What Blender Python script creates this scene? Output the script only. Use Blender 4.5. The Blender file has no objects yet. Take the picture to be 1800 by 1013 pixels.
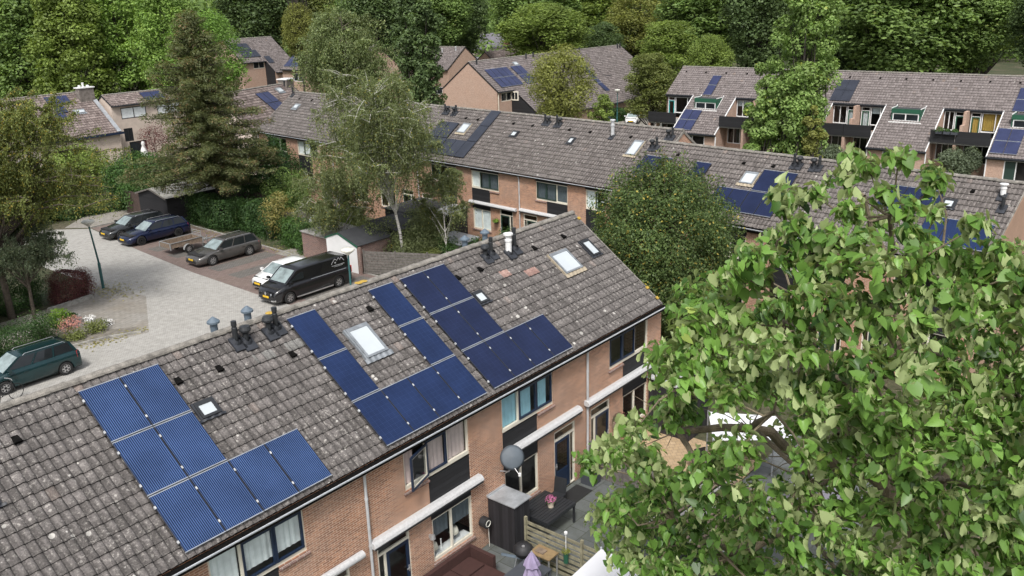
import bpy, math, random
import numpy as np
from mathutils import Vector, Matrix, Euler

D = bpy.data
C = bpy.context.scene.collection
rad = math.radians

# ------------------------------------------------------------------ camera, sky, sun, exposure
cam_d = D.cameras.new('camera')
cam = D.objects.new('camera', cam_d)
C.objects.link(cam)
YAW, PIT, ROL = 0.878638, 0.318686, -0.029878
fw = Vector((math.sin(YAW) * math.cos(PIT), math.cos(YAW) * math.cos(PIT), -math.sin(PIT)))
rt = Vector((math.cos(YAW), -math.sin(YAW), 0))
up = rt.cross(fw)
r2 = rt * math.cos(ROL) + up * math.sin(ROL)
u2 = -rt * math.sin(ROL) + up * math.cos(ROL)
m = Matrix((r2, u2, -fw)).transposed().to_4x4()
m.translation = Vector((-4.152, -20.019, 16.181))
cam.matrix_world = m
cam_d.sensor_width = 36
cam_d.lens = 1564.1 / 1800 * 36
cam_d.clip_end = 2000
bpy.context.scene.camera = cam

SUN_EL, SUN_AZ = rad(54), rad(238)          # azimuth clockwise from +Y
world = D.worlds.new("World")
bpy.context.scene.world = world
world.use_nodes = True
wn = world.node_tree
wn.nodes.clear()
wo = wn.nodes.new('ShaderNodeOutputWorld')
wb = wn.nodes.new('ShaderNodeBackground')
sky = wn.nodes.new('ShaderNodeTexSky')
sky.sky_type = 'NISHITA'
sky.sun_disc = False
sky.sun_elevation = SUN_EL
sky.sun_rotation = SUN_AZ
sky.air_density = 1.0
sky.dust_density = 4.0
sky.ozone_density = 1.0
hs = wn.nodes.new('ShaderNodeHueSaturation')
hs.inputs['Saturation'].default_value = 0.35
wb.inputs['Strength'].default_value = 0.15
wn.links.new(sky.outputs[0], hs.inputs['Color'])
wn.links.new(hs.outputs[0], wb.inputs['Color'])
wn.links.new(wb.outputs[0], wo.inputs['Surface'])

sd = D.lights.new('sun', 'SUN')
sd.energy = 2.1
sd.angle = rad(9)
sd.color = (1.0, 0.975, 0.94)
sun = D.objects.new('sun', sd)
C.objects.link(sun)
sv = Vector((math.sin(SUN_AZ) * math.cos(SUN_EL), math.cos(SUN_AZ) * math.cos(SUN_EL), math.sin(SUN_EL)))
sun.rotation_euler = sv.to_track_quat('Z', 'Y').to_euler()

vs = bpy.context.scene.view_settings
vs.view_transform = 'Standard'
vs.look = 'None'
vs.exposure = 0.38
vs.gamma = 1
cy = bpy.context.scene.cycles
cy.max_bounces = 5
cy.diffuse_bounces = 2
cy.glossy_bounces = 2
cy.transmission_bounces = 3
cy.transparent_max_bounces = 6
cy.use_fast_gi = False

# ------------------------------------------------------------------ materials
class NT:
    def __init__(s, name):
        s.m = D.materials.new(name)
        s.m.use_nodes = True
        s.n = s.m.node_tree.nodes
        s.l = s.m.node_tree.links
        s.b = s.n['Principled BSDF']
        s.out = s.n['Material Output']
    def new(s, t, **kw):
        x = s.n.new('ShaderNode' + t)
        for k, v in kw.items():
            setattr(x, k, v)
        return x
    def link(s, a, b):
        s.l.new(a, b)
    def set(s, **kw):
        for k, v in kw.items():
            s.b.inputs[k.replace('_', ' ')].default_value = v
    def coord(s, kind='UV', scale=(1, 1, 1)):
        if kind == 'P':
            g = s.new('NewGeometry').outputs['Position']
        else:
            g = s.new('TexCoord').outputs[kind]
        mp = s.new('Mapping')
        mp.inputs['Scale'].default_value = scale
        s.link(g, mp.inputs[0])
        return mp.outputs[0]
    def noise(s, vec, scale, detail=3, rough=0.55):
        t = s.new('TexNoise')
        t.inputs['Scale'].default_value = scale
        t.inputs['Detail'].default_value = detail
        t.inputs['Roughness'].default_value = rough
        s.link(vec, t.inputs['Vector'])
        return t.outputs['Fac']
    def ramp(s, fac, stops):
        r = s.new('ValToRGB')
        e = r.color_ramp.elements
        while len(e) < len(stops):
            e.new(0.5)
        for i, (p, c) in enumerate(stops):
            e[i].position = p
            if not hasattr(c, '__len__'):
                c = (c, c, c)
            e[i].color = (*c, 1)
        s.link(fac, r.inputs[0])
        return r.outputs[0]
    def mix(s, fac, a, b, mode='MIX'):
        x = s.new('Mix', data_type='RGBA', blend_type=mode)
        for v, i in ((fac, 0), (a, 6), (b, 7)):
            if hasattr(v, 'is_linked') or hasattr(v, 'node'):
                s.link(v, x.inputs[i])
            elif hasattr(v, '__len__'):
                x.inputs[i].default_value = (*v, 1)
            else:
                x.inputs[i].default_value = v if i == 0 else (v, v, v, 1)
        return x.outputs[2]
    def math(s, op, a, b=None):
        x = s.new('Math', operation=op)
        for i, v in enumerate((a, b)):
            if v is None:
                continue
            if hasattr(v, 'node'):
                s.link(v, x.inputs[i])
            else:
                x.inputs[i].default_value = v
        return x.outputs[0]
    def base(s, c):
        s.link(c, s.b.inputs['Base Color'])
    def bump(s, h, strength=0.3, dist=0.02):
        x = s.new('Bump')
        x.inputs['Strength'].default_value = strength
        x.inputs['Distance'].default_value = dist
        s.link(h, x.inputs['Height'])
        s.link(x.outputs[0], s.b.inputs['Normal'])

M = {}
def plain(name, col, rough=0.6, metal=0.0, var=0.12, scale=3.0, fine=0.0, spec=0.5):
    t = NT(name)
    t.set(Roughness=rough, Metallic=metal)
    t.b.inputs['Specular IOR Level'].default_value = spec
    v = t.coord('P')
    f = t.noise(v, scale, 4)
    lo = tuple(c * (1 - var) for c in col)
    hi = tuple(min(1, c * (1 + var)) for c in col)
    c = t.ramp(f, [(0.3, lo), (0.7, hi)])
    if fine:
        f2 = t.noise(v, scale * 12, 2)
        c = t.mix(t.ramp(f2, [(0.35, 0), (0.65, 1)]), c, t.mix(1.0, c, (1 - fine,) * 3, 'MULTIPLY'))
    t.base(c)
    M[name] = t.m
    return t

def brick_mat(name, c1, c2, mortar, stain=0.35):
    t = NT(name)
    v = t.coord('UV')
    b = t.new('TexBrick')
    b.offset = 0.5
    b.inputs['Scale'].default_value = 1
    b.inputs['Brick Width'].default_value = 0.215
    b.inputs['Row Height'].default_value = 0.0625
    b.inputs['Mortar Size'].default_value = 0.009
    b.inputs['Mortar Smooth'].default_value = 0.2
    b.inputs['Bias'].default_value = 0.0
    b.inputs['Color1'].default_value = (*c1, 1)
    b.inputs['Color2'].default_value = (*c2, 1)
    b.inputs['Mortar'].default_value = (*mortar, 1)
    t.link(v, b.inputs['Vector'])
    p = t.coord('P')
    n1 = t.noise(p, 0.7, 5, 0.6)
    n2 = t.noise(p, 9, 2)
    c = t.mix(t.ramp(n1, [(0.4, 0.0), (0.75, stain)]), b.outputs[0], (0.46, 0.36, 0.3))
    c = t.mix(1.0, c, t.ramp(n2, [(0.3, 0.82), (0.7, 1.08)]), 'MULTIPLY')
    t.base(c)
    t.set(Roughness=0.9)
    t.bump(b.outputs['Fac'], -0.35, 0.01)
    M[name] = t.m
brick_mat('brick_orange', (0.25, 0.11, 0.062), (0.47, 0.225, 0.125), (0.58, 0.44, 0.34))
brick_mat('brick_pink', (0.41, 0.25, 0.18), (0.50, 0.32, 0.235), (0.48, 0.38, 0.31))
brick_mat('brick_dark', (0.13, 0.07, 0.06), (0.22, 0.11, 0.085), (0.32, 0.28, 0.25), 0.1)
brick_mat('brick_rust', (0.22, 0.1, 0.07), (0.32, 0.15, 0.1), (0.35, 0.3, 0.26), 0.1)

def tile_mat(name, a, b, lich, spots=1.0):
    t = NT(name)
    uv = t.coord('UV')
    sep = t.new('SeparateXYZ')
    t.link(uv, sep.inputs[0])
    cx = t.math('FLOOR', sep.outputs[0])
    cyy = t.math('FLOOR', sep.outputs[1])
    cmb = t.new('CombineXYZ')
    t.link(cx, cmb.inputs[0]); t.link(cyy, cmb.inputs[1])
    wnz = t.new('TexWhiteNoise', noise_dimensions='2D')
    t.link(cmb.outputs[0], wnz.inputs['Vector'])
    base = t.ramp(wnz.outputs['Value'], [(0.0, a), (0.85, b), (0.992, tuple(x * 1.12 for x in b)), (1.0, (0.24, 0.19, 0.165))])
    p = t.coord('P')
    blot = t.noise(p, 2.2, 6, 0.7)
    base = t.mix(t.ramp(blot, [(0.45, 0.0), (0.7, 0.45)]), base, tuple(x * 0.68 for x in a))
    fine = t.noise(p, 26, 4, 0.75)
    base = t.mix(1.0, base, t.ramp(fine, [(0.3, 0.55), (0.5, 1.0), (0.7, 1.5)]), 'MULTIPLY')
    l1 = t.noise(p, 15, 5, 0.75)
    l2 = t.noise(p, 0.8, 3)
    lm = t.math('MULTIPLY', t.ramp(l1, [(0.54, 0), (0.64, 1)]), t.ramp(l2, [(0.3, 0.25), (0.65, 1.0)]))
    base = t.mix(t.math('MULTIPLY', lm, 0.75 * spots), base, lich)
    vo = t.new('TexVoronoi')
    vo.inputs['Scale'].default_value = 3.2
    vo.inputs['Randomness'].default_value = 1
    t.link(p, vo.inputs['Vector'])
    wob = t.math('ADD', vo.outputs['Distance'], t.math('MULTIPLY', t.math('SUBTRACT', fine, 0.5), 0.16))
    sp = t.new('SeparateColor')
    t.link(vo.outputs['Color'], sp.inputs[0])
    rr = t.math('MULTIPLY', t.math('POWER', sp.outputs[0], 5.0), 0.22)
    spot = t.math('LESS_THAN', wob, rr)
    v2 = t.new('TexVoronoi')
    v2.inputs['Scale'].default_value = 8.5
    t.link(p, v2.inputs['Vector'])
    sp2 = t.new('SeparateColor')
    t.link(v2.outputs['Color'], sp2.inputs[0])
    spot2 = t.math('LESS_THAN', t.math('ADD', v2.outputs['Distance'], t.math('MULTIPLY', t.math('SUBTRACT', fine, 0.5), 0.5)), t.math('MULTIPLY', t.math('POWER', sp2.outputs[1], 3.0), 0.30))
    base = t.mix(t.math('MULTIPLY', spot2, 0.6 * spots), base, (0.46, 0.435, 0.4))
    base = t.mix(t.math('MULTIPLY', spot, 0.85 * spots), base, (0.55, 0.53, 0.49))
    t.base(base)
    t.set(Roughness=0.93)
    t.bump(fine, 0.5, 0.012)
    M[name] = t.m
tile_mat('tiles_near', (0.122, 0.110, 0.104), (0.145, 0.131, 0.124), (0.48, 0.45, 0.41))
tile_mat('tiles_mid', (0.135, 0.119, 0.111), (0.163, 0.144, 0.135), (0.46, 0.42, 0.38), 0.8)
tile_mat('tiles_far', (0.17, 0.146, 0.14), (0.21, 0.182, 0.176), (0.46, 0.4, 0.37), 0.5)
tile_mat('tiles_red', (0.18, 0.14, 0.128), (0.27, 0.22, 0.203), (0.45, 0.38, 0.34), 0.5)
tile_mat('tiles_patch', (0.28, 0.17, 0.145), (0.36, 0.235, 0.2), (0.42, 0.35, 0.3), 0.5)
tile_mat('tiles_new', (0.17, 0.165, 0.155), (0.20, 0.195, 0.185), (0.25, 0.25, 0.23), 0.0)
plain('tile_nose_shade', (0.022, 0.02, 0.019), 0.95, 0, 0.3, 9, 0.4)  # near-black noses: shade of the gaps under each row painted in, plus dirt
t = plain('ridge_tile', (0.27, 0.25, 0.22), 0.95, 0, 0.4, 5, 0.45)
plain('lichen_yellow', (0.5, 0.33, 0.06), 0.95, 0, 0.3, 12, 0.3)
plain('zinc', (0.42, 0.44, 0.46), 0.42, 0.3, 0.25, 2.5, 0.1)
plain('gutter_lip', (0.55, 0.57, 0.6), 0.5, 0.1, 0.1, 3)
plain('zinc_dark', (0.24, 0.26, 0.28), 0.5, 0.2, 0.25, 4, 0.1)
plain('apron_tan', (0.4, 0.34, 0.25), 0.9, 0, 0.2, 6, 0.2)
plain('zinc_light', (0.55, 0.56, 0.57), 0.5, 0.15, 0.15, 4, 0.15)
plain('lead', (0.03, 0.033, 0.04), 0.5, 0, 0.3, 5)
plain('black_metal', (0.025, 0.027, 0.03), 0.45)
plain('gutter_dirt', (0.008, 0.0075, 0.007), 1.0, 0, 0.6, 14, 0.5, 0.1)
plain('cream', (0.74, 0.69, 0.58), 0.5, 0, 0.05, 2)
plain('white', (0.78, 0.78, 0.77), 0.5, 0, 0.04, 2)
plain('white_cloth', (0.7, 0.7, 0.72), 0.8, 0, 0.02, 1)
plain('navy', (0.014, 0.026, 0.055), 0.35)
plain('dark_green', (0.03, 0.055, 0.045), 0.4)
plain('frame_green', (0.02, 0.095, 0.055), 0.5)
plain('trim_black', (0.016, 0.016, 0.018), 0.6)
plain('awning_box', (0.56, 0.56, 0.56), 0.5, 0, 0.12, 14, 0.2)
plain('plaster', (0.56, 0.47, 0.40), 0.9, 0, 0.12, 1.5, 0.06)
plain('plaster_brown', (0.40, 0.26, 0.185), 0.9, 0, 0.1, 1.0, 0.08)
plain('concrete', (0.33, 0.32, 0.3), 0.9, 0, 0.2, 3, 0.2)
plain('chimney_stone', (0.2, 0.175, 0.155), 0.95, 0, 0.4, 3, 0.3)
plain('curtain_blue', (0.33, 0.58, 0.68), 0.9)
plain('curtain_mauve', (0.62, 0.5, 0.48), 0.9)
plain('curtain_white', (0.82, 0.84, 0.83), 0.9)
plain('blind_grey', (0.09, 0.11, 0.125), 0.9)
plain('blind_light', (0.8, 0.84, 0.84), 0.9)
plain('blind_yellow', (0.65, 0.42, 0.1), 0.9)
plain('curtain_red', (0.3, 0.08, 0.06), 0.9)
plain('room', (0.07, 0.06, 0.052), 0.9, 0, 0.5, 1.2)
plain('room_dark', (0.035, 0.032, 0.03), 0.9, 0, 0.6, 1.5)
plain('roofing_felt', (0.05, 0.052, 0.056), 0.9, 0, 0.2, 2, 0.2)
plain('dark_wood', (0.022, 0.021, 0.023), 0.7, 0, 0.3, 4, 0.25)
plain('sofa', (0.055, 0.022, 0.018), 0.9, 0, 0.15, 8, 0.2)
plain('table_grey', (0.06, 0.066, 0.078), 0.6)
plain('lilac', (0.3, 0.25, 0.38), 0.85, 0, 0.08, 4)
plain('wood_yellow', (0.26, 0.18, 0.09), 0.7, 0, 0.2, 8)
plain('pot_cream', (0.62, 0.53, 0.42), 0.7)
plain('flower_pink', (0.5, 0.16, 0.3), 0.8, 0, 0.5, 20)
plain('flower_white', (0.8, 0.8, 0.78), 0.8)
plain('flower_coral', (0.55, 0.25, 0.2), 0.8, 0, 0.4, 20)
plain('rubber', (0.018, 0.018, 0.018), 0.85)
plain('alloy', (0.5, 0.5, 0.5), 0.35, 0.6)
plain('dish_grey', (0.10, 0.12, 0.14), 0.6)
plain('red_plastic', (0.45, 0.02, 0.02), 0.3)
plain('lamp_green', (0.03, 0.11, 0.11), 0.4)
plain('lamp_white', (0.66, 0.65, 0.58), 0.5, 0, 0.2, 4)
plain('plate_yellow', (0.75, 0.47, 0.02), 0.4)
plain('galv', (0.36, 0.37, 0.37), 0.5, 0.4)
plain('trailer_wood', (0.2, 0.15, 0.11), 0.8, 0, 0.3, 8)
plain('pipe_blue', (0.11, 0.145, 0.18), 0.5)
plain('pot_black', (0.02, 0.02, 0.022), 0.6)
plain('headlight', (0.6, 0.63, 0.66), 0.15)
plain('wood_grey', (0.17, 0.155, 0.14), 0.95, 0, 0.35, 6, 0.35)
plain('wood_moss', (0.26, 0.24, 0.16), 0.95, 0, 0.35, 5, 0.3)
plain('stone_curb', (0.34, 0.33, 0.3), 0.95, 0, 0.3, 4, 0.3)
plain('gravel_yard', (0.2, 0.18, 0.15), 0.95, 0, 0.3, 4, 0.3)
plain('teal', (0.03, 0.3, 0.3), 0.5)
plain('pink_trim', (0.6, 0.22, 0.25), 0.7)
plain('violet_roof', (0.19, 0.18, 0.21), 0.8, 0, 0.15, 0.3)
plain('pot_terracotta', (0.3, 0.13, 0.08), 0.8)

def wood_boards(name, c1, c2, gap=0.14, horiz=True):
    t = NT(name)
    v = t.coord('UV')
    s = t.new('SeparateXYZ')
    t.link(v, s.inputs[0])
    k = s.outputs[1 if horiz else 0]
    q = t.math('DIVIDE', k, gap)
    fr = t.math('FRACT', q)
    line = t.math('LESS_THAN', fr, 0.12)
    wn_ = t.new('TexWhiteNoise', noise_dimensions='1D')
    t.link(t.math('FLOOR', q), wn_.inputs['W'])
    c = t.mix(wn_.outputs['Value'], c1, c2)
    f = t.noise(t.coord('UV', (3, 60, 1) if horiz else (60, 3, 1)), 1, 3)
    c = t.mix(1.0, c, t.ramp(f, [(0.3, 0.75), (0.7, 1.25)]), 'MULTIPLY')
    c = t.mix(t.math('MULTIPLY', line, 0.75), c, (0.003, 0.003, 0.003))
    t.base(c)
    t.set(Roughness=0.7)
    t.bump(t.math('SUBTRACT', 1.0, line), 0.5, 0.01)
    M[name] = t.m
wood_boards('board_black', (0.012, 0.012, 0.014), (0.02, 0.02, 0.023), 0.15)
wood_boards('board_black_v', (0.014, 0.013, 0.015), (0.028, 0.026, 0.03), 0.12, False)
wood_boards('board_brown_v', (0.05, 0.034, 0.03), (0.09, 0.06, 0.05), 0.14, False)
wood_boards('board_green', (0.02, 0.10, 0.058), (0.024, 0.11, 0.065), 0.3)

def paver_mat(name, c1, c2, mortar, w, h, stains=(0.2, 0.18, 0.14), st=0.3, rot=0.0):
    t = NT(name)
    g = t.new('NewGeometry')
    mp = t.new('Mapping')
    mp.inputs['Rotation'].default_value = (0, 0, rot)
    t.link(g.outputs['Position'], mp.inputs[0])
    b = t.new('TexBrick')
    b.inputs['Scale'].default_value = 1
    b.inputs['Brick Width'].default_value = w
    b.inputs['Row Height'].default_value = h
    b.inputs['Mortar Size'].default_value = 0.012
    b.inputs['Color1'].default_value = (*c1, 1)
    b.inputs['Color2'].default_value = (*c2, 1)
    b.inputs['Mortar'].default_value = (*mortar, 1)
    t.link(mp.outputs[0], b.inputs['Vector'])
    p = t.coord('P')
    n = t.noise(p, 0.35, 6, 0.65)
    n2 = t.noise(p, 3.0, 4, 0.7)
    c = t.mix(t.ramp(n, [(0.4, 0.0), (0.72, st)]), b.outputs[0], stains)
    c = t.mix(1.0, c, t.ramp(n2, [(0.3, 0.8), (0.7, 1.12)]), 'MULTIPLY')
    n3 = t.noise(p, 1.1, 6, 0.8)
    c = t.mix(1.0, c, t.ramp(n3, [(0.28, 0.72), (0.42, 1.0)]), 'MULTIPLY')
    t.base(c)
    t.set(Roughness=0.92)
    t.bump(b.outputs['Fac'], -0.25, 0.01)
    M[name] = t.m
paver_mat('pavers_light', (0.36, 0.347, 0.32), (0.42, 0.405, 0.375), (0.26, 0.25, 0.23), 0.22, 0.11, (0.3, 0.29, 0.26), 0.4, 0.6)
paver_mat('pavers_grey', (0.27, 0.255, 0.23), (0.31, 0.295, 0.265), (0.2, 0.18, 0.16), 0.3, 0.3, (0.2, 0.165, 0.12), 0.6)
paver_mat('pavers_red', (0.165, 0.118, 0.105), (0.215, 0.158, 0.142), (0.11, 0.09, 0.08), 0.22, 0.11, (0.2, 0.155, 0.12), 0.5)
paver_mat('pavers_bay', (0.12, 0.112, 0.105), (0.165, 0.155, 0.145), (0.07, 0.065, 0.055), 0.22, 0.11, (0.15, 0.13, 0.1), 0.5)
paver_mat('patio_tiles', (0.105, 0.115, 0.12), (0.15, 0.16, 0.165), (0.05, 0.055, 0.045), 0.62, 0.62, (0.055, 0.062, 0.035), 0.85)
paver_mat('patio_yellow', (0.42, 0.3, 0.17), (0.5, 0.37, 0.23), (0.3, 0.22, 0.14), 0.21, 0.21, (0.3, 0.22, 0.14), 0.4, 0.785)

def ground_mat():
    t = NT('earth')
    p = t.coord('P')
    a = t.noise(p, 0.25, 6, 0.7)
    b = t.noise(p, 4, 4, 0.7)
    c = t.ramp(a, [(0.35, (0.035, 0.05, 0.018)), (0.5, (0.055, 0.06, 0.025)), (0.65, (0.10, 0.085, 0.055))])
    c = t.mix(1.0, c, t.ramp(b, [(0.3, 0.6), (0.7, 1.3)]), 'MULTIPLY')
    t.base(c)
    t.set(Roughness=1.0)
    t.bump(b, 0.6, 0.1)
    M['earth'] = t.m
ground_mat()

def glass_mat(name, tint, refl=0.9, dark=0.0):
    t = NT(name)
    tr = t.new('BsdfTransparent')
    tr.inputs[0].default_value = (*tint, 1)
    gl = t.new('BsdfGlossy')
    gl.inputs['Roughness'].default_value = 0.03
    gl.inputs['Color'].default_value = (refl, refl, refl, 1)
    fr = t.new('LayerWeight')
    mx = t.new('MixShader')
    f = t.math('ADD', t.math('MULTIPLY', t.math('POWER', fr.outputs['Facing'], 4.0), 0.6), 0.07)
    t.link(f, mx.inputs[0]); t.link(tr.outputs[0], mx.inputs[1]); t.link(gl.outputs[0], mx.inputs[2])
    t.link(mx.outputs[0], t.out.inputs['Surface'])
    M[name] = t.m
glass_mat('glass', (0.93, 0.96, 0.96))
glass_mat('glass_tint', (0.7, 0.74, 0.75))
t = plain('glass_dark', (0.02, 0.024, 0.028), 0.08, 0, 0.4, 0.8)
t = plain('glass_car', (0.015, 0.018, 0.02), 0.06)
t = plain('glass_sky', (0.5, 0.54, 0.56), 0.12, 0, 0.05, 1)
t = plain('glass_windscreen', (0.22, 0.27, 0.27), 0.08, 0, 0.4, 2)

def pv_mat(name, base, line, nl, lw, frame_fade=0.25, cells=True):
    """solar glass: UV runs 0-1 over the panel (u across, v down the slope)"""
    t = NT(name)
    uv = t.coord('UV')
    s = t.new('SeparateXYZ')
    t.link(uv, s.inputs[0])
    fr = t.math('FRACT', t.math('MULTIPLY', s.outputs[0], float(nl)))
    ln = t.math('LESS_THAN', fr, lw)
    c = t.mix(t.math('MULTIPLY', ln, 1.0), base, line)
    if cells:
        cu = t.math('FRACT', t.math('MULTIPLY', s.outputs[0], 6.0))
        cv = t.math('FRACT', t.math('MULTIPLY', s.outputs[1], 10.0))
        cl = t.math('MAXIMUM', t.math('LESS_THAN', cu, 0.05), t.math('LESS_THAN', cv, 0.035))
        c = t.mix(t.math('MULTIPLY', cl, 0.35), c, tuple(min(1, x * 1.8 + 0.01) for x in line))
    n = t.noise(t.coord('P'), 1.2, 3)
    c = t.mix(1.0, c, t.ramp(n, [(0.3, 0.85), (0.7, 1.2)]), 'MULTIPLY')
    t.base(c)
    t.set(Roughness=0.22)
    t.b.inputs['Specular IOR Level'].default_value = 0.35
    M[name] = t.m
pv_mat('pv_striped', (0.008, 0.018, 0.05), (0.062, 0.11, 0.25), 21, 0.42, cells=False)
pv_mat('pv_blue', (0.010, 0.021, 0.066), (0.017, 0.033, 0.092), 24, 0.3)
pv_mat('pv_navy', (0.009, 0.015, 0.045), (0.016, 0.024, 0.066), 24, 0.3)
pv_mat('pv_black', (0.032, 0.036, 0.048), (0.036, 0.041, 0.056), 12, 0.3)
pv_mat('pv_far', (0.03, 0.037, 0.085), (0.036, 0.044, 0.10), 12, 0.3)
plain('pv_frame', (0.45, 0.48, 0.52), 0.35, 0.5)
plain('pv_frame_dark', (0.03, 0.035, 0.05), 0.4)

def paint(name, col, metal=0.3, rough=0.25):
    t = NT(name)
    t.set(Roughness=rough, Metallic=metal, Base_Color=(*col, 1))
    t.b.inputs['Coat Weight'].default_value = 0.6
    t.b.inputs['Coat Roughness'].default_value = 0.08
    n = t.noise(t.coord('P'), 2.0, 4)
    t.base(t.ramp(n, [(0.3, tuple(c * 0.9 for c in col)), (0.7, tuple(c * 1.1 for c in col))]))
    M[name] = t.m
paint('paint_black', (0.008, 0.008, 0.01), 0.0)
paint('paint_white', (0.75, 0.75, 0.74), 0.0)
paint('paint_blue', (0.006, 0.012, 0.045), 0.35)
paint('paint_grey', (0.12, 0.115, 0.11), 0.5)
paint('paint_darkgrey', (0.035, 0.038, 0.04), 0.4)
paint('paint_green', (0.006, 0.034, 0.038), 0.35)

def leaf_mat(name, dark, light, accent, acc_at=0.96, back=None, trans=0.4, rough=0.5, big=0.5):
    t = NT(name)
    at = t.new('Attribute', attribute_name='tint')
    f = at.outputs['Fac']
    c = t.ramp(f, [(0.0, dark), (0.8, light), (min(0.995, acc_at), light), (min(1.0, acc_at + 0.005), accent)])
    n = t.noise(t.coord('Object'), big, 3)
    c = t.mix(1.0, c, t.ramp(n, [(0.32, 0.72), (0.68, 1.28)]), 'MULTIPLY')
    if back:
        g = t.new('NewGeometry')
        c = t.mix(g.outputs['Backfacing'], c, back)
    t.base(c)
    t.set(Roughness=rough)
    t.b.inputs['Specular IOR Level'].default_value = 0.3
    tb = t.new('BsdfTranslucent')
    t.link(t.mix(1.0, c, (1.0, 1.0, 0.55), 'MULTIPLY'), tb.inputs[0])
    mx = t.new('MixShader')
    mx.inputs[0].default_value = trans
    t.link(t.b.outputs[0], mx.inputs[1]); t.link(tb.outputs[0], mx.inputs[2])
    t.link(mx.outputs[0], t.out.inputs['Surface'])
    M[name] = t.m
leaf_mat('leaf_forest', (0.1, 0.165, 0.05), (0.24, 0.35, 0.1), (0.32, 0.38, 0.12))
leaf_mat('leaf_dark', (0.065, 0.105, 0.042), (0.155, 0.225, 0.085), (0.22, 0.26, 0.1))
leaf_mat('leaf_bright', (0.1, 0.19, 0.035), (0.25, 0.42, 0.09), (0.36, 0.46, 0.12))
leaf_mat('leaf_fresh', (0.13, 0.23, 0.05), (0.31, 0.46, 0.11), (0.38, 0.48, 0.14))
leaf_mat('leaf_olive', (0.11, 0.135, 0.04), (0.25, 0.29, 0.09), (0.42, 0.33, 0.06), 0.93)
leaf_mat('leaf_yellow', (0.16, 0.18, 0.045), (0.32, 0.34, 0.1), (0.42, 0.4, 0.12))
leaf_mat('leaf_midgreen', (0.13, 0.19, 0.045), (0.28, 0.37, 0.09), (0.36, 0.39, 0.12))
leaf_mat('leaf_willow', (0.13, 0.17, 0.07), (0.26, 0.32, 0.14), (0.38, 0.4, 0.18))
leaf_mat('leaf_birch', (0.12, 0.155, 0.065), (0.25, 0.29, 0.13), (0.42, 0.36, 0.08), 0.97)
leaf_mat('leaf_pine', (0.09, 0.12, 0.05), (0.205, 0.225, 0.1), (0.3, 0.21, 0.11), 0.84)
leaf_mat('leaf_poplar', (0.13, 0.23, 0.05), (0.33, 0.46, 0.15), (0.45, 0.45, 0.08), 0.95)
leaf_mat('leaf_hornbeam', (0.05, 0.09, 0.027), (0.15, 0.21, 0.07), (0.45, 0.36, 0.08), 0.955)
leaf_mat('leaf_catalpa', (0.022, 0.065, 0.012), (0.18, 0.33, 0.065), (0.36, 0.46, 0.12), 0.95, back=(0.40, 0.48, 0.22), trans=0.3, big=0.8, rough=0.38)
leaf_mat('leaf_hedge', (0.028, 0.06, 0.02), (0.07, 0.14, 0.042), (0.13, 0.19, 0.06))
leaf_mat('leaf_shrub_green', (0.04, 0.09, 0.025), (0.1, 0.19, 0.05), (0.16, 0.25, 0.07))
leaf_mat('leaf_purple', (0.09, 0.03, 0.035), (0.2, 0.075, 0.075), (0.25, 0.15, 0.09))
leaf_mat('leaf_lime', (0.13, 0.24, 0.03), (0.25, 0.4, 0.06), (0.35, 0.4, 0.1))
leaf_mat('leaf_straw', (0.25, 0.23, 0.07), (0.42, 0.38, 0.14), (0.45, 0.4, 0.2))
leaf_mat('leaf_grey', (0.1, 0.135, 0.08), (0.22, 0.27, 0.17), (0.3, 0.3, 0.18))
plain('bark', (0.11, 0.09, 0.07), 0.95, 0, 0.35, 6, 0.3)
plain('bark_dark', (0.05, 0.042, 0.035), 0.95, 0, 0.35, 6, 0.3)
plain('bark_catalpa', (0.22, 0.18, 0.12), 0.95, 0, 0.35, 5, 0.35)
def birch_bark():
    t = NT('bark_birch')
    p = t.coord('P', (2, 2, 9))
    n = t.noise(p, 1.6, 4, 0.7)
    t.base(t.ramp(n, [(0.36, (0.06, 0.05, 0.045)), (0.44, (0.5, 0.48, 0.44)), (0.7, (0.62, 0.6, 0.56))]))
    t.set(Roughness=0.85)
    M['bark_birch'] = t.m
birch_bark()

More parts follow.
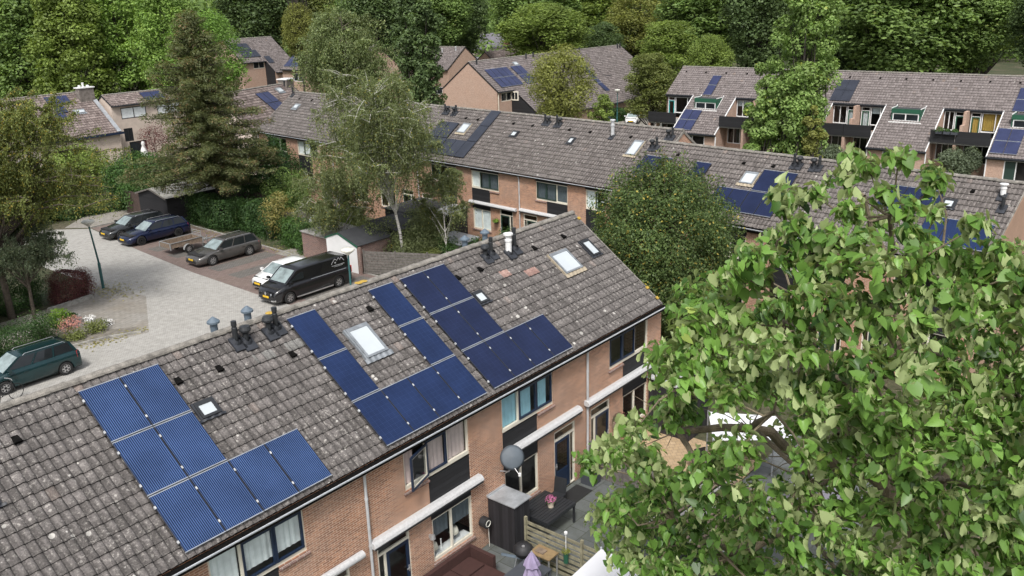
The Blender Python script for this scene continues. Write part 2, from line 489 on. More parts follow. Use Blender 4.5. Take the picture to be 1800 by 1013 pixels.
# ------------------------------------------------------------------ mesh helpers
class MB:
    """collects geometry for ONE mesh; UVs are planar, in metres"""
    def __init__(s):
        s.v = []; s.f = []; s.mi = []; s.cur = 0; s.T = None
    def add(s, vs, fs):
        b = len(s.v)
        if s.T is not None:
            vs = [tuple(s.T @ Vector(v)) for v in vs]
        s.v += [tuple(v) for v in vs]
        s.f += [tuple(b + i for i in f) for f in fs]
        s.mi += [s.cur] * len(fs)
        return s
    def mat(s, i):
        s.cur = i
        return s
    def box(s, x0, x1, y0, y1, z0, z1):
        return s.add([(x0, y0, z0), (x1, y0, z0), (x1, y1, z0), (x0, y1, z0), (x0, y0, z1), (x1, y0, z1), (x1, y1, z1), (x0, y1, z1)],
                     [(0, 3, 2, 1), (4, 5, 6, 7), (0, 1, 5, 4), (1, 2, 6, 5), (2, 3, 7, 6), (3, 0, 4, 7)])
    def quad(s, a, b, c, d):
        return s.add([a, b, c, d], [(0, 1, 2, 3)])
    def poly(s, pts):
        return s.add(pts, [tuple(range(len(pts)))])
    def prism(s, pts, off):
        n = len(pts)
        o = Vector(off)
        vs = [tuple(p) for p in pts] + [tuple(Vector(p) + o) for p in pts]
        fs = [tuple(range(n)), tuple(range(2 * n - 1, n - 1, -1))]
        fs += [(i, i + n, (i + 1) % n + n, (i + 1) % n) for i in range(n)]
        return s.add(vs, fs)
    def tube(s, pts, rs, n=8, cap=True):
        pts = [Vector(p) for p in pts]
        if not hasattr(rs, '__len__'):
            rs = [rs] * len(pts)
        vs = []
        for i, p in enumerate(pts):
            a = pts[max(0, i - 1)]; b = pts[min(len(pts) - 1, i + 1)]
            d = (b - a)
            if d.length < 1e-9:
                d = Vector((0, 0, 1))
            d.normalize()
            q = Vector((0, 0, 1)) if abs(d.z) < 0.9 else Vector((1, 0, 0))
            x = d.cross(q).normalized(); y = d.cross(x).normalized()
            for k in range(n):
                t = 2 * math.pi * k / n
                vs.append(p + (x * math.cos(t) + y * math.sin(t)) * rs[i])
        fs = []
        for i in range(len(pts) - 1):
            for k in range(n):
                fs.append((i * n + k, i * n + (k + 1) % n, (i + 1) * n + (k + 1) % n, (i + 1) * n + k))
        if cap:
            fs.append(tuple(range(n - 1, -1, -1)))
            fs.append(tuple((len(pts) - 1) * n + k for k in range(n)))
        return s.add(vs, fs)
    def lathe(s, prof, c=(0, 0, 0), n=16):
        vs = []
        for (r, z) in prof:
            for k in range(n):
                t = 2 * math.pi * k / n
                vs.append((c[0] + r * math.cos(t), c[1] + r * math.sin(t), c[2] + z))
        fs = []
        for i in range(len(prof) - 1):
            for k in range(n):
                fs.append((i * n + k, i * n + (k + 1) % n, (i + 1) * n + (k + 1) % n, (i + 1) * n + k))
        return s.add(vs, fs)
    def build(s, name, mats, parent=None, smooth=False, loc=None, rot=None):
        me = D.meshes.new(name)
        me.from_pydata(s.v, [], s.f)
        if not isinstance(mats, (list, tuple)):
            mats = [mats]
        for q in mats:
            me.materials.append(M[q] if isinstance(q, str) else q)
        if len(mats) > 1:
            me.polygons.foreach_set('material_index', s.mi)
        me.update()
        planar_uv(me)
        if smooth:
            me.polygons.foreach_set('use_smooth', [True] * len(me.polygons))
        return link(name, me, parent, loc, rot)

def planar_uv(me):
    nl = len(me.loops)
    if not nl:
        return
    uv = me.uv_layers.new(name='UVMap')
    co = np.empty(len(me.vertices) * 3, np.float32); me.vertices.foreach_get('co', co); co = co.reshape(-1, 3)
    li = np.empty(nl, np.int32); me.loops.foreach_get('vertex_index', li)
    pn = np.empty(len(me.polygons) * 3, np.float32); me.polygons.foreach_get('normal', pn); pn = np.abs(pn.reshape(-1, 3))
    pt = np.empty(len(me.polygons), np.int32); me.polygons.foreach_get('loop_total', pt)
    ax = np.repeat(np.argmax(pn, axis=1), pt)
    P = co[li]
    u = np.where(ax == 0, P[:, 1], P[:, 0])
    v = np.where(ax == 2, P[:, 1], P[:, 2])
    uv.data.foreach_set('uv', np.stack([u, v], 1).astype(np.float32).ravel())

def link(name, me, parent=None, loc=None, rot=None):
    o = D.objects.new(name, me)
    C.objects.link(o)
    if parent is not None:
        o.parent = parent
    if loc is not None:
        o.location = loc
    if rot is not None:
        o.rotation_euler = rot
    return o

def tag(o, label=None, cat=None, group=None, kind=None):
    if label: o['label'] = label
    if cat: o['category'] = cat
    if group: o['group'] = group
    if kind: o['kind'] = kind
    return o

def thing(name, label, cat, loc=(0, 0, 0), rz=0.0, group=None, rot=None):
    o = D.objects.new(name, None)
    C.objects.link(o)
    o.empty_display_size = 0.2
    o.location = loc
    o.rotation_euler = rot if rot is not None else (0, 0, rz)
    return tag(o, label, cat, group)

def copy_tree(o, parent=None):
    c = o.copy()
    C.objects.link(c)
    c.parent = parent
    for ch in list(o.children):
        copy_tree(ch, c)
    return c

# ------------------------------------------------------------------ rows of houses: local frame x = to the right seen from the front, y = away
PITCH = 0.6296
TANP, CP, SP = math.tan(PITCH), math.cos(PITCH), math.sin(PITCH)
RH = 7.9
class Row:
    def __init__(s, x, y, z, theta, ridge=RH, tan=None):
        s.o = Vector((x, y, z)); s.th = theta; s.ridge = ridge
        s.a = PITCH if tan is None else math.atan(tan)
        s.m = Matrix.Translation(s.o) @ Matrix.Rotation(theta, 4, 'Z')
    def w(s, p):
        return s.m @ Vector(p)
    def roof(s, u, v, h=0.0):
        """world point on the front slope: u along, v down from the ridge, h above"""
        return s.w((u, -v * math.cos(s.a) - h * math.sin(s.a), s.ridge - v * math.sin(s.a) + h * math.cos(s.a)))
    def rot(s):
        return (s.a, 0, s.th)
NEAR = Row(0, 0, 0, 0)
M1 = Row(42.74, 10, 0.5, -math.pi / 2 - rad(6.18))
M2 = Row(39.85, 10, 0.3, -math.pi / 2 - rad(7.04))

TW, TG = 5.03 / 24, 5.09 / 16
GRV = (0.0, 0.10, 0.22, 0.34, 0.46, 0.56, 0.60, 0.64, 0.70, 0.85)
def tile_sheet(name, mat, parent, a, ridge, u0, u1, v0, v1, back=False, seg=8, tw=TW, tg=TG, amp=0.018, step=0.034, seed=1):
    """pantiled slope as real relief (rolls, side joints, overlapping noses) in the row's local frame"""
    rng = np.random.default_rng(seed)
    ps = np.array(GRV if seg >= 8 else (0.0, 0.2, 0.42, 0.56, 0.61, 0.68) if seg >= 6 else (0.0, 0.3, 0.58, 0.66))
    k0 = int(math.floor(u0 / tw + 1e-6)); k1 = int(math.ceil(u1 / tw - 1e-6))
    us = ((np.arange(k0, k1)[:, None] + ps[None, :]) * tw).ravel()
    us = np.unique(np.round(np.concatenate([[u0], us[(us > u0) & (us < u1)], [u1]]), 5))
    r0 = int(math.floor(v0 / tg + 1e-6)); r1 = int(math.ceil(v1 / tg - 1e-6))
    ph = (us / tw) % 1.0
    wave = amp * np.clip(np.cos((ph - 0.25) * 2 * np.pi), -0.5, 1) - 0.03 * ((ph > 0.585) & (ph < 0.625))
    tid = np.floor(us / tw + 0.41).astype(int)
    vs = []; uvs = []
    m = tid.max() - tid.min() + 2
    for r in range(r0, r1):
        jit = rng.normal(0, 0.003, m)[tid - tid.min()]
        jv = rng.normal(0, 0.004, m)[tid - tid.min()]
        va = max(r * tg, v0); vb = min((r + 1) * tg, v1)
        for kk, (v, dv, dh) in enumerate(((va, 0.0, 0.0), (vb, 0.02, step), (vb, 0.022, step - 0.034), (vb, 0.0, 0.0))):
            h = wave + jit + dh if kk < 3 else wave * 0.8
            vs.append(np.stack([us, np.full_like(us, v) + dv + (jv if kk in (1, 2) else 0), h], 1))
            uvs.append(np.stack([us / tw + 0.41, np.full_like(us, r + (0.05 if kk == 0 else 0.95))], 1))
    V = np.concatenate(vs); UV = np.concatenate(uvs)
    ca, sa = math.cos(a), math.sin(a)
    y = -V[:, 1] * ca - V[:, 2] * sa
    z = ridge - V[:, 1] * sa + V[:, 2] * ca
    if back:
        y = -y
    co = np.stack([V[:, 0], y, z], 1)
    n = len(us); R = 4 * (r1 - r0)
    i = (np.arange(R - 1)[:, None] * n + np.arange(n - 1)[None, :]).ravel()
    F = np.stack([i, i + n, i + n + 1, i + 1], 1)
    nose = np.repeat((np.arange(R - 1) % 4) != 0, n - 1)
    if back:
        F = F[:, ::-1]
    me = mesh_np(name, co, F, UV)
    me.materials.append(M[mat]); me.materials.append(M['tile_nose_shade'])
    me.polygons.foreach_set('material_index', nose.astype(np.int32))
    return link(name, me, parent)

def mesh_np(name, co, F, UV=None, tint=None, smooth=False):
    me = D.meshes.new(name)
    k = F.shape[1]
    me.vertices.add(len(co)); me.vertices.foreach_set('co', co.astype(np.float32).ravel())
    me.loops.add(F.size); me.loops.foreach_set('vertex_index', F.astype(np.int32).ravel())
    me.polygons.add(len(F))
    me.polygons.foreach_set('loop_start', np.arange(0, F.size, k, dtype=np.int32))
    if UV is not None:
        uv = me.uv_layers.new(name='UVMap')
        uv.data.foreach_set('uv', UV[F.ravel()].astype(np.float32).ravel())
    if tint is not None:
        at = me.attributes.new('tint', 'FLOAT', 'FACE')
        at.data.foreach_set('value', tint.astype(np.float32))
    me.update(calc_edges=True)
    if smooth:
        me.polygons.foreach_set('use_smooth', np.ones(len(F), bool))
    return me

def ridge_caps(parent, ridge, u0, u1, y=0.0, zoff=0.03, seg_len=0.42, r=0.125, seed=0, mat='ridge_tile'):
    mb = MB(); rnd = random.Random(seed)
    x = u0; i = 0
    n = max(1, round((u1 - u0) / seg_len)); L = (u1 - u0) / n
    for i in range(n):
        xa, xb = u0 + i * L, u0 + (i + 1) * L + 0.02
        if i == n - 1: xb = u1
        dz = rnd.uniform(-0.008, 0.008)
        prof = []
        for k in range(7):
            t = math.pi * (k / 6)
            prof.append((math.cos(t), math.sin(t)))
        ra, rb = r * 0.93, r * 1.06
        vs = [(xa, y + c * ra, ridge + zoff + dz + s_ * ra * 0.8 - 0.03) for c, s_ in prof] + [(xb, y + c * rb, ridge + zoff + dz + s_ * rb * 0.8 - 0.03) for c, s_ in prof]
        fs = [(k, k + 1, k + 8, k + 7) for k in range(6)] + [tuple(range(6, -1, -1)), tuple(range(7, 14))]
        mb.add(vs, fs)
    return mb.build('ridge_caps', mat, parent)

def wall_holes(mb, x0, x1, z0, z1, y, holes, depth=0.1, facing=-1):
    """front wall at y with rectangular holes (xa,xb,za,zb) and their reveals"""
    xs = sorted({x0, x1, *[min(max(h[0], x0), x1) for h in holes], *[min(max(h[1], x0), x1) for h in holes]})
    zs = sorted({z0, z1, *[h[2] for h in holes], *[h[3] for h in holes]})
    for i in range(len(xs) - 1):
        for j in range(len(zs) - 1):
            cx, cz = (xs[i] + xs[i + 1]) / 2, (zs[j] + zs[j + 1]) / 2
            if any(h[0] < cx < h[1] and h[2] < cz < h[3] for h in holes):
                continue
            q = [(xs[i], y, zs[j]), (xs[i + 1], y, zs[j]), (xs[i + 1], y, zs[j + 1]), (xs[i], y, zs[j + 1])]
            mb.quad(*(q if facing < 0 else q[::-1]))
    for (a, b, c, d) in holes:
        e = y - facing * depth
        mb.quad((a, y, c), (a, e, c), (b, e, c), (b, y, c))
        mb.quad((a, y, d), (b, y, d), (b, e, d), (a, e, d))
        mb.quad((a, y, c), (a, y, d), (a, e, d), (a, e, c))
        mb.quad((b, y, c), (b, e, c), (b, e, d), (b, y, d))

def frame_rect(mb, x0, x1, z0, z1, y, t=0.06, d=0.05, tb=None):
    tb = t if tb is None else tb
    mb.box(x0, x0 + t, y, y + d, z0 + tb, z1 - t)
    mb.box(x1 - t, x1, y, y + d, z0 + tb, z1 - t)
    mb.box(x0, x1, y - 0.002, y + d, z1 - t, z1)
    mb.box(x0, x1, y - 0.002, y + d, z0, z0 + tb)

def curtain(parent, mat, x0, x1, z0, z1, y, wavy=0.03, name='curtain'):
    mb = MB(); n = max(2, int((x1 - x0) / 0.035))
    pts = [(x0 + (x1 - x0) * i / n, y + wavy * math.sin(i * 1.35 + x0 * 7) * (0.6 + 0.4 * math.sin(i * 0.37))) for i in range(n + 1)]
    for i in range(n):
        a, b = pts[i], pts[i + 1]
        mb.quad((a[0], a[1], z0), (b[0], b[1], z0), (b[0], b[1], z1), (a[0], a[1], z1))
    return mb.build(name, mat, parent)

def window(parent, x0, x1, z0, z1, y, panes, frame='cream', sash='navy', glass='glass', bottom=0.1, name='window', curt=None, cname='curtain'):
    """panes: list of (xa, xb, kind, open?) with kind 'sash' or 'fixed'"""
    mb = MB()
    frame_rect(mb, x0, x1, z0, z1, y, 0.055, 0.07, bottom)
    for i, p in enumerate(panes[:-1]):
        mb.box(p[1], panes[i + 1][0], y + 0.001, y + 0.065, z0 + bottom, z1 - 0.055)
    w = mb.build('window_frame' if name == 'window' else name + '_frame', frame, None)
    w.name = name
    w.parent = parent
    gl = MB(); sb = MB(); hs_ = False
    for p in panes:
        xa, xb = p[0], p[1]
        za, zb = z0 + bottom, z1 - 0.055
        if p[2] == 'sash':
            hs_ = True
            frame_rect(sb, xa, xb, za, zb, y - 0.03, 0.055, 0.06)
            gl.quad((xa + 0.05, y, za + 0.05), (xb - 0.05, y, za + 0.05), (xb - 0.05, y, zb - 0.05), (xa + 0.05, y, zb - 0.05))
        elif p[2] == 'fixed':
            gl.quad((xa, y + 0.03, za), (xb, y + 0.03, za), (xb, y + 0.03, zb), (xa, y + 0.03, zb))
        elif p[2] == 'gap':
            pass
    gl.build('pane', glass, w)
    if hs_:
        sb.build('sash', sash, w)
    for c in (curt or []):
        curtain(w, c[0], c[1], c[2], c[3], c[4], y + 0.085, 0.016, cname)
    return w

def sill(parent, x0, x1, z, y):
    mb = MB()
    mb.add([(x0, y - 0.06, z - 0.07), (x1, y - 0.06, z - 0.07), (x1, y + 0.02, z - 0.07), (x0, y + 0.02, z - 0.07),
            (x0, y - 0.06, z - 0.02), (x1, y - 0.06, z - 0.02), (x1, y + 0.02, z + 0.01), (x0, y + 0.02, z + 0.01)],
           [(0, 3, 2, 1), (4, 5, 6, 7), (0, 1, 5, 4), (1, 2, 6, 5), (2, 3, 7, 6), (3, 0, 4, 7)])
    return mb.build('window_sill', 'brick_dark', parent)

def skylight(house, row_a, ridge, u0, u1, v0, v1, kind='white', apron=None, h=0.13):
    """roof window in the row's local frame"""
    R = Matrix.Translation((0, 0, ridge)) @ Matrix.Rotation(row_a, 4, 'X')
    mb = MB(); mb.T = R
    t = 0.07
    fr = 'black_metal' if kind in ('hatch',) else 'zinc_dark'
    for (a, b, c, d) in ((u0, u1, -v0, -v0 - t * 1.6), (u0, u1, -v1 + t, -v1), (u0, u0 + t, -v0 - t * 1.6, -v1 + t), (u1 - t, u1, -v0 - t * 1.6, -v1 + t)):
        mb.box(a, b, min(c, d), max(c, d), -0.02, h)
    o = mb.build('skylight', fr, house)
    g = MB(); g.T = R
    g.box(u0 + t, u1 - t, -v1 + t, -v0 - t * 1.6, -0.01, h - 0.02)
    g.build('pane', 'glass_sky', o)
    f = MB(); f.T = R
    n = 8
    y1 = -v1 - (0.16 if kind != 'hatch' else 0.06)
    f.box(u0 - 0.045, u1 + 0.045, -v1, -v0 + 0.03, -0.02, 0.085)
    xs = [u0 - 0.12 + (u1 - u0 + 0.24) * i / (n * 4) for i in range(n * 4 + 1)]
    for i in range(n * 4):
        za = 0.088 + 0.012 * math.cos(xs[i] / TW * 2 * math.pi); zb = 0.088 + 0.012 * math.cos(xs[i + 1] / TW * 2 * math.pi)
        f.quad((xs[i], y1, za - 0.012), (xs[i + 1], y1, zb - 0.012), (xs[i + 1], -v1, zb), (xs[i], -v1, za))
    f.build('flashing', apron or ('lead' if kind == 'hatch' else 'zinc_dark'), o)
    return o

def flue(house, row_a, ridge, u, v, kind='cap', h=0.55, mat='black_metal', side=-1):
    """roof pipe; kind cap = mushroom cowl, pipe = plain stack"""
    y = side * v * math.cos(row_a); z = ridge - v * math.sin(row_a)
    mb = MB()
    if kind == 'cap':
        mb.lathe([(0.075, -0.12), (0.075, h * 0.55), (0.1, h * 0.6), (0.15, h * 0.68), (0.16, h * 0.78), (0.13, h * 0.95), (0.0, h)], (u, y, z), 14)
    elif kind == 'pipe':
        mb.lathe([(0.075, -0.12), (0.075, h * 0.7), (0.062, h * 0.72), (0.062, h * 0.78), (0.075, h * 0.8), (0.075, h), (0.0, h + 0.01)], (u, y, z), 12)
    elif kind == 'white':
        mb.lathe([(0.11, -0.1), (0.11, h * 0.6), (0.13, h * 0.62), (0.13, h * 0.7), (0.1, h * 0.72), (0.1, h * 0.9), (0.17, h * 0.92), (0.17, h), (0.0, h + 0.03)], (u, y, z), 14)
    elif kind == 'hat':
        mb.lathe([(0.1, -0.3), (0.1, h * 0.7), (0.17, h * 0.72), (0.17, h * 0.8), (0.02, h), (0.0, h)], (u, y, z), 14)
    o = mb.build('roof_vent', mat, house, smooth=False)
    R = Matrix.Translation((0, 0, ridge)) @ Matrix.Rotation(row_a, 4, 'X')
    if side < 0:
        f = MB(); f.T = R
        f.box(u - 0.17, u + 0.17, -v - 0.3, -v + 0.16, 0.0, 0.082)
        f.lathe([(0.14, 0.08), (0.085, 0.17)], (u, -v, 0), 12)
        f.build('flashing', 'lead', o)
    return o

def vent_tile(mb, row_a, ridge, u, v):
    T0 = mb.T
    mb.T = Matrix.Translation((0, 0, ridge)) @ Matrix.Rotation(row_a, 4, 'X')
    mb.add([(u - 0.09, -v - 0.1, 0.04), (u + 0.09, -v - 0.1, 0.04), (u + 0.07, -v + 0.12, 0.04), (u - 0.07, -v + 0.12, 0.04), (u - 0.08, -v - 0.1, 0.12), (u + 0.08, -v - 0.1, 0.12)],
           [(0, 1, 5, 4), (0, 4, 3), (1, 2, 5), (4, 5, 2, 3)])
    mb.T = T0

HOUSES = {}
def terrace(row, u0, w, typ, label, name='terraced_house', tiles='tiles_near', brick='brick_orange', vmax=5.09, opts=None, seed=1, seg=8, sash='navy', group=None):
    """one terraced house; typ A = door right, B = door left"""
    o = dict(awning=None, sky=[], flues=[], vents=[], curt_up=[], curt_dn=[], gable_l=False, gable_r=False, down_l=False, back=True, detail=True)
    o.update(opts or {})
    a = row.a; rz = row.ridge
    H = thing(name, label, 'house', row.w((u0, 0, 0)), row.th, group)
    k = w / 5.03
    Y = -4.1
    ev = vmax
    yev, zev = -ev * math.cos(a), rz - ev * math.sin(a)
    yg = yev - 0.0                                     # gutter hangs under the last tile row
    Y = max(-4.1, yev + 0.015)
    if abs(yev) < 4.1: Y = yev + 0.012
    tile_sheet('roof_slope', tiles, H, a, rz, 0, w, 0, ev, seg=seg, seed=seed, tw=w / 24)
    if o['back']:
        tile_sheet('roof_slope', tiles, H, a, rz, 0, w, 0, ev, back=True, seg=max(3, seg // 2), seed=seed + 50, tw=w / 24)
    ridge_caps(H, rz, 0, w, seed=seed)
    # walls
    if typ == 'A':
        wu = (0.55 * k, 3.15 * k); bu = (0.55 * k, 2.3 * k); gw = (0.6 * k, 2.3 * k); dr = (3.18 * k, 4.37 * k)
    else:
        wu = (1.46 * k, 4.07 * k); bu = (2.35 * k, 4.07 * k); gw = (2.38 * k, 4.08 * k); dr = (0.29 * k, 1.49 * k)
    holes = [(wu[0], wu[1], 3.43, 4.62), (bu[0], bu[1], 2.06, 3.43), (gw[0], gw[1], 0.64, 2.06), (dr[0], dr[1], 0.0, 2.35)]
    mb = MB()
    zb = -row.o.z - 0.1
    wall_holes(mb, 0, w, zb, 4.85, Y, holes)
    mb.quad((w, 4.1, zb), (0, 4.1, zb), (0, 4.1, 4.9), (w, 4.1, 4.9))
    for flag, x in ((o['gable_l'], 0.0), (o['gable_r'], w)):
        gy = [(x, Y, zb), (x, 4.1, zb), (x, 4.1, rz - 4.1 * TANP - 0.03), (x, 0, rz - 0.03), (x, Y, rz + Y * TANP - 0.03)]
        if not flag:
            gy = [(g[0] + (0.004 if x == 0 else -0.004), g[1], min(g[2], 20) - 0.02) for g in gy]
        if flag == 'plaster':
            pass
        mb.poly(gy if x > 0 else gy[::-1])
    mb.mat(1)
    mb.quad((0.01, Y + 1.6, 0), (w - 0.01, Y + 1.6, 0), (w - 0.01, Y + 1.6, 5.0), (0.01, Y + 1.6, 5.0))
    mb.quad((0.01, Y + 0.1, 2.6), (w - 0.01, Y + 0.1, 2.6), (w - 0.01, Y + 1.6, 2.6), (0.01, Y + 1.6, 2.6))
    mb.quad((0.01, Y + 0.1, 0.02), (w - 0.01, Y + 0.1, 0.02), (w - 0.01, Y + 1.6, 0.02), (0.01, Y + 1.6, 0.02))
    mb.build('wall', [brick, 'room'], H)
    if o['gable_r'] or o['gable_l']:
        vb = MB()
        x = w if o['gable_r'] else 0
        for sgn in (-1, 1):
            vb.T = None
            xa, xb = (x - 0.005, x + 0.05) if o['gable_r'] else (x - 0.05, x + 0.005)
            y0, y1 = sgn * 0.0, sgn * ev * math.cos(a)
            z0, z1 = rz + 0.02, rz - ev * math.sin(a) + 0.02
            vb.prism([(xa, y0, z0), (xa, y1, z1), (xa, y1, z1 - 0.17), (xa, y0, z0 - 0.17)], (xb - xa, 0, 0))
        vb.build('verge_trim', 'ridge_tile' if o.get('verge', 1) else 'trim_black', H)
    # gutter
    g = MB()
    x1 = w + (0.12 if o['gable_r'] else 0)
    xo = -0.12 if o['gable_l'] else 0
    g.box(xo, x1, yg - 0.275, yg - 0.255, zev - 0.055, zev - 0.03)
    g.box(xo, x1, yg - 0.288, yg - 0.262, zev - 0.03, zev - 0.005)
    g.mat(1)
    g.box(xo, x1, yg - 0.254, yg + 0.01, zev - 0.13, zev - 0.1)
    g.box(xo, x1, yg - 0.27, yg - 0.256, zev - 0.12, zev - 0.056)
    g.box(xo, x1, yg - 0.252, yg - 0.0, zev - 0.099, zev - 0.06)
    g.build('gutter', ['gutter_lip', 'gutter_dirt'], H)
    # fascia above the upstairs window
    f = MB()
    f.box(wu[0] - 0.02, wu[1] + 0.02, Y - 0.02, Y + 0.09, 4.622, zev - 0.135)
    f.build('fascia', 'trim_black', H)
    # upstairs window
    if typ == 'A':
        pn = [(wu[0] + 0.055, wu[0] + 0.8 * k, 'fixed'), (wu[0] + 0.86 * k, wu[0] + 1.72 * k, 'sash'), (wu[0] + 1.73 * k, wu[1] - 0.055, 'sash')]
    else:
        pn = [(wu[0] + 0.055, wu[0] + 0.85 * k, 'sash'), (wu[0] + 0.86 * k, wu[0] + 1.68 * k, 'sash'), (wu[0] + 1.74 * k, wu[1] - 0.055, 'fixed')]
    if o.get('open'):
        pn[0] = (pn[0][0], pn[0][1], 'gap')
    window(H, wu[0], wu[1], 3.43, 4.62, Y + 0.03, pn, sash=sash, bottom=0.12, curt=[(c[0], u0_ * k, u1_ * k, c[1], c[2]) for c, u0_, u1_ in o['curt_up']])
    if o.get('open'):
        # casement standing open, hinged on its right side
        cb = MB()
        L = pn[0][1] - pn[0][0] + 0.14
        frame_rect(cb, -L, 0, 3.55, 4.56, -0.03, 0.06, 0.05)
        cb.mat(1)
        frame_rect(cb, -L + 0.062, -0.062, 3.612, 4.498, -0.012, 0.03, 0.03)
        cb.mat(2)
        cb.quad((-L + 0.06, 0.0, 3.61), (-0.06, 0.0, 3.61), (-0.06, 0.0, 4.5), (-L + 0.06, 0.0, 4.5))
        cb.build('open_casement', ['navy', 'cream', 'glass_tint'], H, loc=(pn[0][1] + 0.02, Y - 0.03, 0), rot=(0, 0, rad(17)))
    sx = (bu[1], wu[1]) if typ == 'A' else (wu[0], bu[0])
    sill(H, sx[0] - (0.0 if typ == 'A' else 0.06), sx[1] + (0.06 if typ == 'A' else 0), 3.40, Y)
    p = MB()
    p.box(bu[0], bu[1], Y + 0.02, Y + 0.09, 2.062, 3.428)
    p.build('cladding_panel', 'board_black', H)
    # ground floor window
    mid = gw[0] + (0.78 if typ == 'B' else 0.8) * k
    window(H, gw[0], gw[1], 0.64, 2.06, Y + 0.03, [(gw[0] + 0.055, mid, 'fixed'), (mid + 0.07, gw[1] - 0.055, 'fixed')], bottom=0.1, glass='glass',
           curt=[(c[0], u0_ * k, u1_ * k, c[1], c[2]) for c, u0_, u1_ in o['curt_dn']], cname='blind')
    sill(H, gw[0] - 0.05, gw[1] + 0.05, 0.62, Y)
    # door with side light and transom
    d = MB()
    frame_rect(d, dr[0], dr[1], 0.02, 2.35, Y + 0.02, 0.055, 0.07, 0.04)
    d.box(dr[0] + 0.055, dr[1] - 0.055, Y + 0.021, Y + 0.08, 1.96, 2.03)
    if typ == 'A':
        lx = (dr[0] + 0.055, dr[1] - 0.32 * k); sx = (dr[1] - 0.26 * k, dr[1] - 0.055)
        d.box(lx[1], sx[0], Y + 0.022, Y + 0.079, 0.06, 1.96)
    else:
        lx = (dr[0] + 0.32 * k, dr[1] - 0.055); sx = (dr[0] + 0.055, dr[0] + 0.26 * k)
        d.box(sx[1], lx[0], Y + 0.022, Y + 0.079, 0.06, 1.96)
    dd = d.build('door', 'cream', H)
    l = MB()
    frame_rect(l, lx[0], lx[1], 0.06, 1.96, Y + 0.0, 0.09, 0.05, 0.12)
    if typ == 'A':
        for q in range(7):
            l.box(lx[0] + 0.09, lx[1] - 0.09, Y + 0.012 + 0.004 * (q % 2), Y + 0.05, 0.18 + q * 0.09, 0.265 + q * 0.09)
    l.build('door_leaf', sash, dd)
    gq = MB()
    gq.quad((lx[0] + 0.08, Y + 0.03, 0.8 if typ == 'A' else 0.16), (lx[1] - 0.08, Y + 0.03, 0.8 if typ == 'A' else 0.16), (lx[1] - 0.08, Y + 0.03, 1.9), (lx[0] + 0.08, Y + 0.03, 1.9))
    gq.quad((sx[0], Y + 0.05, 0.06), (sx[1], Y + 0.05, 0.06), (sx[1], Y + 0.05, 1.96), (sx[0], Y + 0.05, 1.96))
    gq.quad((dr[0] + 0.05, Y + 0.05, 2.03), (dr[1] - 0.05, Y + 0.05, 2.03), (dr[1] - 0.05, Y + 0.05, 2.3), (dr[0] + 0.05, Y + 0.05, 2.3))
    gq.build('pane', 'glass', dd)
    hx = lx[0] + 0.05 if typ == 'A' else lx[1] - 0.05
    hb = MB(); hb.box(hx - 0.02, hx + 0.02, Y - 0.02, Y + 0.0, 0.95, 1.15); hb.box(hx - 0.1, hx, Y - 0.05, Y - 0.02, 1.05, 1.075)
    hb.build('handle', 'alloy', dd)
    # awning cassette
    if o['awning']:
        x0, x1_, z, style = o['awning']
        ab = MB()
        if style == 'round':
            ab.tube([(x0, Y - 0.13, z), (x1_, Y - 0.13, z)], 0.11, 14)
        else:
            pr = [(0, 0.1), (-0.12, 0.1), (-0.2, 0.045), (-0.235, -0.03), (-0.2, -0.085), (-0.06, -0.085), (0, -0.04)]
            ab.prism([(x0, Y - 0.002 + py, z + pz) for py, pz in pr], (x1_ - x0, 0, 0))
            ab.mat(1)
            ab.box(x0 + 0.02, x1_ - 0.02, Y - 0.225, Y - 0.03, z - 0.115, z - 0.086)
        ab.build('awning', ['awning_box', 'trim_black'], H, smooth=False)
    # downpipe
    if o['down_l']:
        dx = o['down_l'] if o['down_l'] is not True else 0.0
        db = MB()
        db.tube([(dx, yg - 0.13, zev - 0.09), (dx, yg - 0.13, zev - 0.16), (dx, Y - 0.06, zev - 0.3), (dx, Y - 0.06, zb)], 0.042, 10)
        for zz in (3.9, 2.5, 1.1):
            db.tube([(dx, Y - 0.06, zz), (dx, Y - 0.06, zz + 0.05)], 0.052, 10)
        db.build('downpipe', 'zinc_light', H, smooth=False)
    for s_ in o['sky']:
        skylight(H, a, rz, *s_)
    for q in o['flues']:
        flue(H, a, rz, *q)
    if o['vents']:
        vb = MB()
        for (uu, vv) in o['vents']:
            vb.T = None
            sub = MB(); vent_tile(sub, a, rz, uu, vv)
            sub.build('vent_tile', 'gutter_dirt', H)
    return H

ORD = ['first', 'second', 'third', 'fourth', 'fifth', 'sixth']
def solar(row, u, v, w, h, mat, frame, label, group, lift=0.125, parts=True):
    o = thing('solar_panel', label, 'solar panel', row.roof(u + w / 2, v + h / 2, lift), 0, group, rot=row.rot())
    x, y = w / 2, h / 2
    me = MB()
    me.box(-x + 0.012, x - 0.012, -y + 0.012, y - 0.012, -0.03, 0.0)
    g = me.build('cell_glass', mat, o)
    uvl = g.data.uv_layers[0].data
    for lp in g.data.loops:
        co = g.data.vertices[lp.vertex_index].co
        uvl[lp.index].uv = ((co.x + x) / w, (co.y + y) / h)
    f = MB()
    tx = 0.02
    f.box(-x, x, y - tx, y, -0.035, 0.006); f.box(-x, x, -y, -y + tx, -0.035, 0.006)
    f.mat(1)
    f.box(-x, -x + 0.011, -y + tx, y - tx, -0.035, 0.004); f.box(x - 0.011, x, -y + tx, y - tx, -0.035, 0.004)
    f.build('frame', [frame, 'pv_frame_dark'], o)
    if parts:
        for yy in (-y * 0.62, y * 0.62):
            c = MB()
            c.box(-x - 0.026, -x + 0.012, yy - 0.035, yy + 0.035, -0.03, 0.016)
            c.build('clamp', 'zinc_light', o)
    return o

